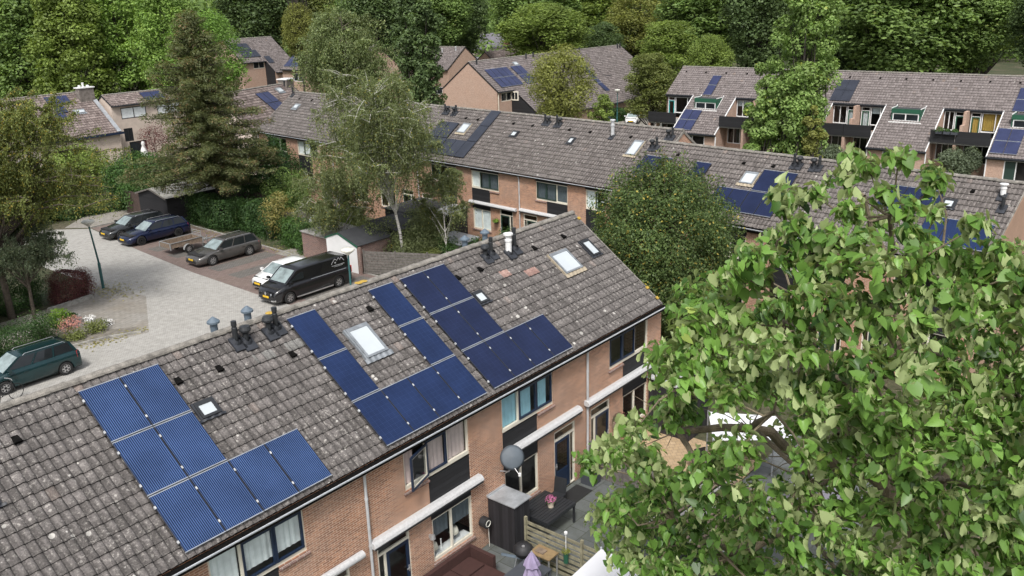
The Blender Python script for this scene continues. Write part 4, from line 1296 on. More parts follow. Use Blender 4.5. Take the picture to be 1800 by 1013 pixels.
pv_list(RR, [(-23.6, 1.35, 'upper panel of the slim dark blue pair near the ridge of the rear terrace'), (-23.55, 2.85, 'lower panel of the slim dark blue pair near the ridge of the rear terrace')], 0.95, 1.42, 'pv_far', 'pv_frame', 'dark blue pair near the rear ridge')
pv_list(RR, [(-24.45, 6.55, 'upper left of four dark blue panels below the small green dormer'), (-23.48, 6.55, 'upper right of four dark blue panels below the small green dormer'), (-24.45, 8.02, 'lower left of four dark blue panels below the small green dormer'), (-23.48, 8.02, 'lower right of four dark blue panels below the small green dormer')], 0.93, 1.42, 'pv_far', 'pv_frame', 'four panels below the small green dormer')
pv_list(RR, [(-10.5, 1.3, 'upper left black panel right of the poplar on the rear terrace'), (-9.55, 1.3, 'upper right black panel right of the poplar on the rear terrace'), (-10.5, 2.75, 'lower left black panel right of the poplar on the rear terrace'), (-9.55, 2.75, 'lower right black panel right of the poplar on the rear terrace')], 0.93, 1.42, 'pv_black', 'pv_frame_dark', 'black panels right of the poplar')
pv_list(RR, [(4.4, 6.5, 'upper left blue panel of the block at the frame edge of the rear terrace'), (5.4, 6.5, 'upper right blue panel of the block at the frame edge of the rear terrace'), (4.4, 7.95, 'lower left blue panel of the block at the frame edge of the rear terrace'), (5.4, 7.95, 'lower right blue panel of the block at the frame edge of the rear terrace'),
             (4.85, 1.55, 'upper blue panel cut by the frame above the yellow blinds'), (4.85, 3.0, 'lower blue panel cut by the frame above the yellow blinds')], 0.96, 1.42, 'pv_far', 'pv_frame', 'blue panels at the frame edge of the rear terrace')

# ================================================================== simple gabled houses farther off
def gabled(row, u0, u1, vf, vb, label, tiles='tiles_far', wallm='brick_pink', z0=0.0, cuts=None, wins=None, pipes=None, name='terraced_house', group=None, blacks=None, trim='trim_black', tgx=0.34):
    """front slope reaches vf, or vcut where cuts list (a, b, vcut) applies"""
    H = thing(name, label, 'house', row.w((u0, 0, 0)), row.th, group)
    w = u1 - u0; a = row.a; ca, sa = math.cos(a), math.sin(a)
    cuts = cuts or []
    vc = min([c[2] for c in cuts] + [vf])
    tile_sheet('roof_slope', tiles, H, a, row.ridge, 0, w, 0, vc, seg=4, tw=0.3, tg=tgx, amp=0.03, step=0.035, seed=7)
    if vc < vf:
        xs = sorted({0, w, *[c[0] for c in cuts], *[c[1] for c in cuts]})
        for p, q in zip(xs[:-1], xs[1:]):
            if not any(c[0] <= p and q <= c[1] for c in cuts):
                tile_sheet('roof_slope', tiles, H, a, row.ridge, p, q, vc, vf, seg=4, tw=0.3, tg=tgx, amp=0.03, step=0.035, seed=8)
    tile_sheet('roof_slope', tiles, H, a, row.ridge, 0, w, 0, vb, back=True, seg=3, tw=0.3, tg=tgx, seed=9)
    ridge_caps(H, row.ridge, 0, w, seed=1)
    W = MB()
    xs = sorted({0, w, *[c[0] for c in cuts], *[c[1] for c in cuts]})
    for p, q in zip(xs[:-1], xs[1:]):
        cut = any(c[0] <= p and q <= c[1] for c in cuts)
        v_ = vc if cut else vf
        y = -v_ * ca + 0.25; z = row.ridge - v_ * sa
        hs_ = [x for x in (wins or []) if p <= x[0] < q and not x[5]]
        wall_holes(W, p, q, z0, z + 0.1, y, [(x[0], x[1], x[2], x[3]) for x in hs_], 0.1)
        for x in hs_:
            mb = MB(); frame_rect(mb, x[0], x[1], x[2], x[3], y + 0.02, 0.08, 0.06, 0.1)
            xm = (x[0] + x[1]) / 2; mb.box(xm - 0.04, xm + 0.04, y + 0.021, y + 0.07, x[2] + 0.1, x[3] - 0.08)
            f_ = mb.build('window', x[4], H)
            g = MB(); g.quad((x[0] + 0.07, y + 0.05, x[2] + 0.09), (x[1] - 0.07, y + 0.05, x[2] + 0.09), (x[1] - 0.07, y + 0.05, x[3] - 0.07), (x[0] + 0.07, y + 0.05, x[3] - 0.07)); g.build('pane', x[6] if len(x) > 6 else 'glass_dark', f_)
    yf = -vc * ca + 0.25; yb = vb * ca - 0.25
    zf = row.ridge - vc * sa; zb = row.ridge - vb * sa
    for x in (0.0, w):
        first_cut = any(c[0] <= 0.01 for c in cuts) if x == 0 else any(c[1] >= w - 0.01 for c in cuts)
        if vc < vf and not first_cut:
            y_, z_ = -vf * ca + 0.25, row.ridge - vf * sa
        else:
            y_, z_ = yf, zf
        q = [(x, y_, z0), (x, yb, z0), (x, yb, zb + 0.12), (x, 0, row.ridge - 0.04), (x, y_, z_ + 0.12)]
        W.poly(q[::-1] if x == 0 else q)
    W.quad((w, yb, z0), (0, yb, z0), (0, yb, zb + 0.1), (w, yb, zb + 0.1))
    W.build('wall', wallm, H)
    if blacks:
        for x, s in blacks:
            B = MB()
            ylow, zlow = -vf * ca + 0.25, row.ridge - vf * sa
            B.prism([(x, ylow, z0), (x, yf + 0.02, z0), (x, yf + 0.02, zf + 0.05), (x, ylow, zlow + 0.1)], (0.06 * s, 0, 0))
            B.build('cladding_panel', 'board_black', H)
    for p, q in zip(xs[:-1], xs[1:]):
        g = MB()
        v_ = vc if any(c[0] <= p and q <= c[1] for c in cuts) else vf
        g.box(p, q, -v_ * ca - 0.14, -v_ * ca - 0.01, row.ridge - v_ * sa - 0.12, row.ridge - v_ * sa)
        g.build('gutter', 'lead', H)
    for x in (-0.06, w):
        t_ = MB()
        for sg, vv in ((-1, vc if any(c[0] <= 0.01 for c in cuts) and x < 0 else vf), (1, vb)):
            t_.prism([(x, 0, row.ridge + 0.03), (x, sg * vv * ca, row.ridge - vv * sa + 0.03), (x, sg * vv * ca, row.ridge - vv * sa - 0.14), (x, 0, row.ridge - 0.14)], (0.06, 0, 0))
        t_.build('verge_trim', trim, H)
    for q in (pipes or []):
        mb = MB(); v_ = q[1]; mb.lathe([(0.1, -0.2), (0.1, 0.5), (0.14, 0.52), (0.12, 0.66), (0, 0.68)], (q[0], -v_ * ca, row.ridge - v_ * sa), 10)
        mb.build('roof_vent', q[2] if len(q) > 2 else 'black_metal', H)
    return H

R3 = Row(77.8, 53.7, 0, 0, ridge=8.6)
ha = gabled(R3, 0, 11.2, 10.9, 5.6, 'gabled brick house with a pale end wall behind the middle terrace ridge', cuts=[(0, 2.8, 5.7)], wins=[(0.8, 2.7, 4.0, 5.05, 'cream', 0), (7.2, 8.2, 0.2, 2.0, 'white', 0)],
            pipes=[(0.97, 0.6), (10.6, 0.6)], blacks=[(2.8, -1)], group='saltbox houses across the rear street')
cw = MB(); cw.box(2.66, 2.735, -5.45, -4.40, 4.0, 5.1); cw.build('corner_window', 'cream', ha)
cw = MB(); cw.box(2.652, 2.659, -5.3, -4.95, 4.15, 4.95); cw.box(2.652, 2.659, -4.85, -4.5, 4.15, 4.95); cw.build('pane', 'glass_dark', ha)
dpb = MB(); dpb.tube([(0.15, -4.55, 5.1), (0.15, -4.45, 4.8), (0.15, -4.45, 0)], 0.05, 8); dpb.build('downpipe', 'cream', ha)
hb_ = gabled(R3, 11.2, 22.6, 10.9, 5.6, 'brick house with a saltbox roof half hidden by the yellow-green street tree', cuts=[(19.2, 22.6, 5.7)], wins=[(20.5, 22.4, 4.0, 5.05, 'cream', 0), (15, 16, 0.2, 2.0, 'white', 0)],
             pipes=[(0.9, 0.6), (10.4, 0.6), (11.3, 0.6)], blacks=[(19.2, 1)], group='saltbox houses across the rear street')
hc_ = gabled(R3, 22.6, 33.6, 10.9, 5.6, 'far brick saltbox house with black boarded side and small upstairs window', cuts=[(0, 1.6, 5.7)], wins=[(0.2, 1.4, 4.0, 5.05, 'cream', 0), (3.2, 4.0, 0.2, 2.1, 'white', 0), (4.4, 6.3, 1.2, 2.1, 'white', 0)],
             pipes=[(9.6, 0.6), (10.3, 0.6)], blacks=[(1.6, -1)], group='saltbox houses across the rear street')
for i in range(8):
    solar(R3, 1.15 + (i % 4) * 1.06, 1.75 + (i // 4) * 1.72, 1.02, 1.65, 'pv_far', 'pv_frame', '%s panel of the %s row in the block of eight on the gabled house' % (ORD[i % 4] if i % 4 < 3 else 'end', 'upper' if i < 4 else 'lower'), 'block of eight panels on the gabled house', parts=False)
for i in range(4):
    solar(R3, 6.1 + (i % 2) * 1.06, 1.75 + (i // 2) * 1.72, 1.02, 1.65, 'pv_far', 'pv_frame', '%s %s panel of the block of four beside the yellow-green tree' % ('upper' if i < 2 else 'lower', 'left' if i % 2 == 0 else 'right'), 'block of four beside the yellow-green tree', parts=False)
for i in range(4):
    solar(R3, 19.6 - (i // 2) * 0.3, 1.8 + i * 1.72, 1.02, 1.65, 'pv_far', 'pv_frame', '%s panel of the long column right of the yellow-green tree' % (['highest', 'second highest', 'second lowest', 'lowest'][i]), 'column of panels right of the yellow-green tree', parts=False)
skylight(ha, PITCH, 8.6, 7.3, 8.1, 1.0, 1.6, 'white')

R4 = Row(107.1, 80.6, 0, -math.pi / 2, ridge=8.25)
gabled(R4, -16, 0, 5.6, 5.6, 'orange brick gable house far behind the dark columnar tree', wins=[(4, 6, 3.6, 4.7, 'white', 0), (10, 12, 3.6, 4.7, 'white', 0), (12, 14.5, 1.0, 2.2, 'white', 0)], pipes=[(14.6, 0.9, 'zinc_light'), (12, 1.5, 'zinc_light')], z0=-0.2, group='distant brick houses')
R5 = Row(77.6, 104.0, 2.4, 0, ridge=8.4)
hx = gabled(R5, 0, 9, 8.5, 5.6, 'distant house with grey solar roof and black boarded side, deep among trees', cuts=[(0, 4.2, 5.7)], wins=[(2.0, 4.0, 4.0, 5.0, 'cream', 0)], blacks=[(4.2, -1)], z0=-2.6, group='distant brick houses')
pv_list(R5, [(0.3, 1.3, 'upper left grey panel on the distant house among trees'), (1.35, 1.3, 'upper second grey panel on the distant house among trees'), (2.4, 1.3, 'upper third grey panel on the distant house among trees'), (0.9, 3.0, 'lower left grey panel on the distant house among trees'), (1.95, 3.0, 'lower second grey panel on the distant house among trees'), (3.0, 3.0, 'lower third grey panel on the distant house among trees'), (4.4, 4.7, 'grey panel set lowest on the distant house among trees')], 1.0, 1.62, 'pv_black', 'pv_frame_dark', 'grey panels on the distant house')
R6 = Row(80.0, 0, 2.0, -math.pi / 2, ridge=8.2)
gabled(R6, -87.6, -72, 5.4, 5.4, 'distant brick house with navy panels left of the willow', wins=[(2.4, 4.6, 3.4, 4.5, 'white', 0)], z0=-2.1, group='distant brick houses')
pv_list(R6, [(-87.3, 1.6, 'upper navy panel at the left edge of the distant house by the willow'), (-87.3, 3.3, 'lower navy panel at the left edge of the distant house by the willow'), (-86.25, 3.3, 'second lower navy panel on the distant house by the willow'), (-85.2, 3.3, 'third lower navy panel on the distant house by the willow')], 1.0, 1.62, 'pv_far', 'pv_frame', 'navy panels on the distant house by the willow')

# beige plastered houses at the left
B1 = Row(30, 77, 0, 0, ridge=7.6)
hb1 = gabled(B1, 0, 12.6, 6.75, 5.6, 'beige plastered house with stone chimney and dark blue gutter', tiles='tiles_red', wallm='plaster', z0=-0.2, wins=[(2, 4, 0.8, 2.2, 'white', 0), (7, 9, 0.8, 2.2, 'white', 0)], name='detached_house', group='beige houses', trim='zinc', tgx=0.36)
cm = MB(); cm.box(10.9, 12.5, -1.35, -0.55, 5.2, 8.05); ch = cm.build('chimney', 'chimney_stone', hb1)
cm = MB(); cm.box(10.8, 12.6, -1.45, -0.45, 8.051, 8.15); cm.lathe([(0.13, 8.14), (0.15, 8.35), (0.0, 8.38)], (11.2, -0.95, 0), 10); cm.lathe([(0.1, 8.14), (0.1, 8.5), (0.16, 8.55), (0.0, 8.62)], (11.6, -0.95, 0), 10); cm.lathe([(0.14, 8.14), (0.17, 8.3), (0.0, 8.33)], (12.1, -0.95, 0), 10)
cm.build('chimney_pots', 'white', ch)
gt = MB(); gt.box(0, 12.9, -5.62, -5.45, 3.4, 3.62); gt.build('fascia', 'navy', hb1)
vt = MB(); vt.T = Matrix.Translation((0, 0, 7.6)) @ Matrix.Rotation(PITCH, 4, 'X'); vt.box(12.25, 12.68, -6.75, -1.5, 0.05, 0.12); vt.build('flashing', 'zinc', hb1)
skylight(hb1, PITCH, 7.6, 9.5, 10.6, 2.75, 3.3, 'white')
pv_list(B1, [(7.55, 0.42, 'upper left of three dark panels on the beige house with chimney'), (8.75, 0.4, 'upper right of three dark panels on the beige house with chimney'), (7.75, 1.75, 'lower of three dark panels on the beige house with chimney')], 1.15, 1.25, 'pv_far', 'pv_frame_dark', 'dark panels on the beige chimney house')
pv_list(B1, [(7.3, 3.05, 'dark panel low on the beige chimney house, edge behind the olive tree')], 1.15, 1.25, 'pv_far', 'pv_frame_dark', 'dark panels on the beige chimney house')
B2 = Row(42.8, 75.3, 0, 0, ridge=7.15, tan=0.55)
gabled(B2, 0.25, 9.5, 2.15, 5.5, 'beige plastered house with wide curtained window between chimney and pine', tiles='tiles_red', wallm='plaster', z0=-0.2, wins=[(1.0, 3.9, 4.6, 5.8, 'trim_black', 0, 'blind_light'), (5.2, 8, 4.6, 5.8, 'trim_black', 0, 'blind_light'), (1.0, 2.0, 2.2, 3.6, 'trim_black', 0), (1.4, 3.4, 0.2, 2.1, 'trim_black', 0)], name='detached_house', group='beige houses')
pv_list(B2, [(4.3, 0.35, 'dark panel on the low ridge left of the pine'), (5.5, 0.35, 'dark panel next to it, brushing the pine')], 1.15, 1.5, 'pv_far', 'pv_frame_dark', 'dark panels left of the pine')
B3 = Row(45.5, 58.3, 0, rad(17), ridge=7.7)
hb3 = gabled(B3, 0, 12.5, 5.6, 5.6, 'beige plastered house with dark corner window between pine and birch', tiles='tiles_red', wallm='plaster', z0=-0.2, wins=[(0.9, 3.6, 3.5, 4.6, 'trim_black', 0, 'blind_light')], pipes=[(11.2, 0.5)], name='detached_house', group='beige houses', trim='bark_dark', tgx=0.36)
cm = MB(); cm.box(11.2, 12.5, -0.7, 0.4, 6.4, 8.1); cm.mat(1); cm.box(11.1, 12.6, -0.8, 0.5, 8.101, 8.22); cm.build('chimney', ['chimney_stone', 'white'], hb3)
skylight(hb3, PITCH, 7.7, 9.3, 10.2, 0.6, 1.3, 'white')
pv_list(B3, [(5.6, 0.9, 'upper left of four dark panels on the beige house by the birch'), (6.7, 0.9, 'upper right of four dark panels on the beige house by the birch'), (5.6, 2.55, 'lower left of four dark panels on the beige house by the birch'), (6.7, 2.55, 'lower right of four dark panels on the beige house by the birch')], 1.05, 1.6, 'pv_far', 'pv_frame_dark', 'four panels on the beige house by the birch')

# distant low school roofs and red roofed building
def lowblock(name, label, cat, x, y, rz, L, Wd, h, mat, roof, group=None):
    H = thing(name, label, cat, (x, y, 0), rz, group)
    w_ = MB(); w_.box(-L / 2, L / 2, -Wd / 2, Wd / 2, 0, h); w_.build('wall', mat, H)
    r_ = MB(); r_.box(-L / 2 - 0.3, L / 2 + 0.3, -Wd / 2 - 0.3, Wd / 2 + 0.3, h + 0.002, h + 0.35); r_.build('roof', roof, H)
    return H
sb_ = lowblock('school_building', 'low violet roofed building with pink saw-tooth roof lights', 'building', 170, 130, rad(8), 34, 16, 4.2, 'plaster', 'violet_roof')
for i in range(3):
    s_ = MB(); x = -6 + i * 4.4
    s_.prism([(x, -8.4, 4.56), (x + 3.0, -8.4, 4.56), (x + 3.0, -8.4, 7.2)], (0, 0.2, 0)); s_.mat(1)
    s_.prism([(x + 0.5, -8.2, 4.56), (x + 3.0, -8.2, 4.56), (x + 3.0, -8.2, 7.2)], (0, 8, 0))
    s_.build('roof_light', ['pink_trim', 'violet_roof'], sb_)
lowblock('school_building', 'long flat grey building in front of the saw-tooth roof', 'building', 150, 116, rad(10), 30, 14, 2.6, 'plaster', 'violet_roof')
R7 = Row(132, 98, 0, 0, ridge=5.6)
gabled(R7, 0, 16, 6, 6, 'low house with rust red tiled roof behind the orange gable', tiles='tiles_red', wallm='brick_pink', pipes=[], group='distant brick houses')
va = thing('delivery_van', 'grey box van far off between the rear ridge and dark trees', 'van', (121, 6.5, 0), rad(100), 'parked vans behind the rear ridge')
v1 = MB(); v1.box(-3, 3, -1.1, 1.1, 0.6, 4.3); v1.build('cargo_box', 'zinc', va)
v1 = MB(); v1.box(3.05, 4.8, -1.0, 1.0, 0.5, 2.6); v1.build('cab', 'paint_grey', va)
va = thing('delivery_van', 'brown-grey box van next to the far grey one', 'van', (122.5, 2.5, 0), rad(100), 'parked vans behind the rear ridge')
v1 = MB(); v1.box(-3, 3, -1.1, 1.1, 0.6, 4.0); v1.build('cargo_box', 'concrete', va)
v1 = MB(); v1.box(3.05, 4.8, -1.0, 1.0, 0.5, 2.6); v1.build('cab', 'paint_grey', va)

# ================================================================== vehicles
def wheel(parent, x, y, r, side, wdt=0.2, rimr=0.66, rim='alloy'):
    w = MB(); n = 22
    prof = [(r * rimr, -wdt / 2), (r * 0.93, -wdt / 2), (r, -wdt * 0.3), (r, wdt * 0.3), (r * 0.93, wdt / 2), (r * rimr, wdt / 2)]
    vs = []
    for (q, yy) in prof:
        for k in range(n):
            t = 2 * math.pi * k / n
            vs.append((q * math.cos(t), yy, q * math.sin(t)))
    fs = []
    for i in range(len(prof) - 1):
        for k in range(n):
            fs.append((i * n + k, i * n + (k + 1) % n, (i + 1) * n + (k + 1) % n, (i + 1) * n + k))
    w.add(vs, fs)
    o = w.build('wheel', 'rubber', parent, smooth=False, loc=(x, y, r))
    d = MB(); yy = side * wdt * 0.36; R = r * rimr
    d.mat(1)
    d.poly([(R * math.cos(2 * math.pi * k / n), side * wdt * 0.2, R * math.sin(2 * math.pi * k / n)) for k in range(n)])
    d.mat(0)
    for k in range(6):
        t = 2 * math.pi * k / 6; c, s = math.cos(t), math.sin(t)
        px, pz = -s * R * 0.13, c * R * 0.13
        d.prism([(px * 1.6, yy, pz * 1.6), (-px * 1.6, yy, -pz * 1.6), (c * R - px, yy, s * R - pz), (c * R + px, yy, s * R + pz)], (0, -side * 0.02, 0))
    for k in range(n):
        t0, t1 = 2 * math.pi * k / n, 2 * math.pi * (k + 1) / n
        d.quad((R * math.cos(t0), yy, R * math.sin(t0)), (R * math.cos(t1), yy, R * math.sin(t1)), (R * 0.86 * math.cos(t1), yy, R * 0.86 * math.sin(t1)), (R * 0.86 * math.cos(t0), yy, R * 0.86 * math.sin(t0)))
    d.poly([(R * 0.25 * math.cos(2 * math.pi * k / 10), yy, R * 0.25 * math.sin(2 * math.pi * k / 10)) for k in range(10)])
    d.build('rim', [rim, 'rubber'], o)
    return o

def lerp(tab, x):
    for (a, b) in zip(tab[:-1], tab[1:]):
        if a[0] <= x <= b[0]:
            t = (x - a[0]) / (b[0] - a[0]); t = t
            return tuple(p + (q - p) * t for p, q in zip(a[1:], b[1:]))
    return tab[0][1:] if x < tab[0][0] else tab[-1][1:]

def car(label, loc, rz, L, W, H, belt, hood, prof, paintm, wb, wr, cat='car', name='parked_car', van=False, rails=False, rim='alloy', plate=True, group='cars parked in the bays'):
    """prof: (x, ztop of lower body, half width factor) from the rear (-L/2) to the nose; local +x is the nose"""
    T = thing(name, label, cat, loc, rz, group)
    w = W / 2
    xf, xr = wb[0], wb[1]
    R = wr + 0.06
    xs = sorted({p[0] for p in prof} | {xf + R * k for k in (-1.02, -0.98, -0.75, -0.4, 0, 0.4, 0.75, 0.98, 1.02)} | {xr + R * k for k in (-1.02, -0.98, -0.75, -0.4, 0, 0.4, 0.75, 0.98, 1.02)} | {-L / 2 + 0.12, L / 2 - 0.12})
    xs = [x for x in xs if -L / 2 <= x <= L / 2]
    rings = []
    for x in xs:
        zt, kw = lerp(prof, x)
        zb = 0.2
        for q in (xf, xr):
            if abs(x - q) < R:
                zb = max(zb, wr + math.sqrt(max(0, R * R - (x - q) ** 2)))
        if x <= -L / 2 + 0.001 or x >= L / 2 - 0.001: zb = 0.3
        hw = w * kw
        zm = min(zt - 0.1, 0.62 * zt + 0.1)
        zb2 = min(zb + 0.12, zm - 0.02) if zb < 0.25 else zb
        rings.append([(x, -hw * 0.9, zb), (x, -hw, zb2), (x, -hw * 1.0, max(zm, zb2 + 0.01)), (x, -hw * 0.97, zt - 0.05), (x, -hw * 0.88, zt), (x, 0, zt + 0.035 * (1 if not van else 0.5)),
                      (x, hw * 0.88, zt), (x, hw * 0.97, zt - 0.05), (x, hw * 1.0, max(zm, zb2 + 0.01)), (x, hw, zb2), (x, hw * 0.9, zb)])
    B = MB(); n = len(rings[0])
    vs = [p for r_ in rings for p in r_]
    fs = []
    for i in range(len(rings) - 1):
        for k in range(n - 1):
            fs.append((i * n + k, (i + 1) * n + k, (i + 1) * n + k + 1, i * n + k + 1))
        fs.append((i * n + n - 1, (i + 1) * n + n - 1, (i + 1) * n, i * n))
    fs.append(tuple(range(n))); fs.append(tuple((len(rings) - 1) * n + k for k in range(n - 1, -1, -1)))
    B.add(vs, fs)
    bo = B.build('body', paintm, T, smooth=True)
    # dark underside so the wheel wells read black
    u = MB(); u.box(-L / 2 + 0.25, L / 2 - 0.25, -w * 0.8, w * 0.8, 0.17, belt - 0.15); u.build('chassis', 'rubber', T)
    # greenhouse
    x0, x1, x2, x3 = hood            # rear base, rear top, front top, windscreen base
    bw, tw = w * 0.9, w * (0.70 if not van else 0.84)
    zr = H - 0.05
    G = MB()
    def ring(x, z, hw): return [(x, -hw, z), (x, hw, z)]
    zbl = belt - 0.02
    P = {'rb': ring(x0, zbl, bw * 0.93), 'fb': ring(x3, zbl - 0.02, bw * 0.93), 'rt': ring(x1, zr, tw * 0.95), 'ft': ring(x2, zr, tw * 0.93)}
    mb_, mf_ = ring((x0 + x3) / 2 - 0.1, zbl, bw), ring((x1 + x2) / 2, zr, tw)
    side = paintm if van else 'glass_car'
    vs = []
    for s_ in (0, 1):
        vs += [P['rb'][s_], mb_[s_], P['fb'][s_], P['ft'][s_], mf_[s_], P['rt'][s_]]
    G.add(vs, [(0, 1, 4, 5), (1, 2, 3, 4), (6, 11, 10, 7), (7, 10, 9, 8)])
    G.mat(1)
    G.add([P['fb'][0], P['fb'][1], P['ft'][1], P['ft'][0]], [(0, 1, 2, 3)])
    ins = 0.09 if van else 0.05
    q_ = [Vector(P['fb'][0]), Vector(P['fb'][1]), Vector(P['ft'][1]), Vector(P['ft'][0])]
    def bl(u_, v_): return tuple(q_[0].lerp(q_[1], u_).lerp(q_[3].lerp(q_[2], u_), v_) + Vector((0.02, 0, 0.012)))
    ws = MB(); ws.quad(bl(ins, 0.1 if van else 0.04), bl(1 - ins, 0.1 if van else 0.04), bl(1 - ins, 0.93), bl(ins, 0.93)); ws.build('windscreen', 'glass_windscreen', T)
    G.mat(2)
    G.add([P['rb'][1], P['rb'][0], P['rt'][0], P['rt'][1]], [(0, 1, 2, 3)])
    G.build('windows' if not van else 'upper_body', [side, paintm, 'glass_car' if not van else paintm], T)
    # roof
    Rf = MB()
    nn = 7
    xsr = [x1 - 0.04 + (x2 - x1 + 0.08) * i / nn for i in range(nn + 1)]
    vs = []
    for i, x in enumerate(xsr):
        t = i / nn
        drop = 0.05 * (2 * t - 1) ** 2
        k = 0.95 + 0.05 * (1 - abs(2 * t - 1))
        vs += [(x, -tw * k - 0.012, zr - 0.03 - drop * 0.3), (x, -tw * k * 0.93, zr + 0.02 - drop * 0.6), (x, -tw * 0.4, zr + 0.05 - drop), (x, tw * 0.4, zr + 0.05 - drop), (x, tw * k * 0.93, zr + 0.02 - drop * 0.6), (x, tw * k + 0.012, zr - 0.03 - drop * 0.3)]
    fs = [(i * 6 + k, (i + 1) * 6 + k, (i + 1) * 6 + k + 1, i * 6 + k + 1) for i in range(nn) for k in range(5)]
    fs += [tuple(range(6)), tuple(nn * 6 + k for k in range(5, -1, -1))]
    Rf.add(vs, fs)
    Rf.build('roof', paintm, T, smooth=True)
    # pillars
    pl = MB()
    def strip(a, b, wd=0.05):
        a = Vector(a); b = Vector(b)
        for s_ in (-1, 1):
            aa = Vector((a.x, a.y * s_, a.z)); bb_ = Vector((b.x, b.y * s_, b.z))
            pl = MB(); pl.prism([(aa.x - wd, aa.y, aa.z), (aa.x + wd, aa.y, aa.z), (bb_.x + wd * 0.8, bb_.y, bb_.z), (bb_.x - wd * 0.8, bb_.y, bb_.z)], (0, s_ * 0.012, 0)); pl.build('pillar', paintm, T)
    if not van:
        strip((x3 - 0.02, bw * 0.935, zbl), (x2, tw * 0.94, zr), 0.045)
        strip((x0 + 0.03, bw * 0.935, zbl), (x1 + 0.02, tw * 0.955, zr), 0.07)
        nb = 3 if L > 4.2 else 2
        for i in range(1, nb):
            t = i / nb
            xb_, xt_ = x3 - 0.15 + (x0 - x3 + 0.25) * t, x2 + (x1 - x2) * t
            strip((xb_, bw * (1.0 if i == 1 else 0.99), zbl), (xt_, tw * 1.0, zr), 0.035)
    else:
        for s_ in (-1, 1):
            a = (x3 - 0.25, bw * 0.945 * s_, zbl + 0.1); b_ = (x3 - 1.25, bw * 0.972 * s_, zbl + 0.1); c = (x3 - 1.25, (bw * 0.35 + tw * 0.65) * 0.98 * s_, zr - 0.18); d = (x2 - 0.05, (bw * 0.35 + tw * 0.65) * 0.965 * s_, zr - 0.2)
            pl = MB(); pl.prism([a, b_, c, d], (0, 0.03 * s_, 0)); pl.build('side_window', 'glass_car', T)
    if rails:
        for s_ in (-1, 1):
            rb = MB(); rb.tube([(x1 + 0.15, s_ * tw * 0.9, zr + 0.0), (x1 + 0.25, s_ * tw * 0.9, zr + 0.07), (x2 - 0.25, s_ * tw * 0.9, zr + 0.07), (x2 - 0.15, s_ * tw * 0.9, zr + 0.0)], 0.012, 6)
            rb.build('roof_rail', 'alloy', T)
    # lights, grille, plate, bumper, mirrors
    zf, kf = lerp(prof, L / 2 - 0.15)
    zr_, kr = lerp(prof, -L / 2 + 0.05)
    for s_ in (-1, 1):
        h_ = MB(); yw = w * kf
        h_.prism([(L / 2 - 0.08, s_ * yw * 0.5, zf - 0.12), (L / 2 - 0.4, s_ * (yw * 1.0), zf - 0.08), (L / 2 - 0.4, s_ * (yw * 1.0), zf - 0.24), (L / 2 - 0.06, s_ * yw * 0.5, zf - 0.24)], (0.05, s_ * 0.015, 0))
        h_.build('headlight', 'headlight', T)
        t_ = MB(); yw = w * kr
        tz = zr_ - 0.08
        if van: t_.box(-L / 2 - 0.02, -L / 2 + 0.02, min(s_ * yw * 0.84, s_ * yw * 0.97), max(s_ * yw * 0.84, s_ * yw * 0.97), 0.7, 1.1)
        else: t_.prism([(-L / 2 - 0.01, s_ * yw * 0.7, tz - 0.22), (-L / 2 + 0.2, s_ * (yw * 1.02), tz - 0.2), (-L / 2 + 0.22, s_ * (yw * 1.0), tz + 0.12), (-L / 2 + 0.03, s_ * yw * 0.7, tz + 0.1)], (-0.012, s_ * 0.015, 0))
        t_.build('tail_light', 'red_plastic', T)
        m_ = MB(); m_.box(x3 - 0.28, x3 - 0.14, min(s_ * w * 0.96, s_ * (w + 0.16)), max(s_ * w * 0.96, s_ * (w + 0.16)), belt + 0.0, belt + 0.13)
        m_.build('wing_mirror', paintm, T)
    g_ = MB(); g_.box(L / 2 - 0.05, L / 2 + 0.012, -w * 0.42, w * 0.42, zf - 0.3, zf - 0.12); g_.box(L / 2 - 0.05, L / 2 + 0.01, -w * 0.6, w * 0.6, 0.3, 0.42); g_.build('grille', 'rubber', T)
    if plate:
        p_ = MB(); p_.box(L / 2 + 0.013, L / 2 + 0.03, -0.26, 0.26, 0.44, 0.55); p_.build('number_plate', 'plate_yellow', T); p_ = MB(); p_.box(-L / 2 - 0.03, -L / 2 - 0.002, -0.26, 0.26, 0.62, 0.73); p_.build('number_plate', 'plate_yellow', T)
    for x in wb:
        for s_ in (-1, 1):
            wheel(T, x, s_ * (w - 0.11), wr, s_, rim=rim)
    if not van:
        hd = MB()
        for s_ in (-1, 1):
            xx = sorted((xs_ for xs_ in (x3 - 0.9, x3 - 1.9)))
            for x in xx:
                hd.box(x - 0.09, x + 0.09, min(s_ * w * 0.985, s_ * (w * 1.0 + 0.02)), max(s_ * w * 0.985, s_ * (w + 0.02)), belt - 0.17, belt - 0.14)
        hd.build('door_handle', paintm, T)
    return T

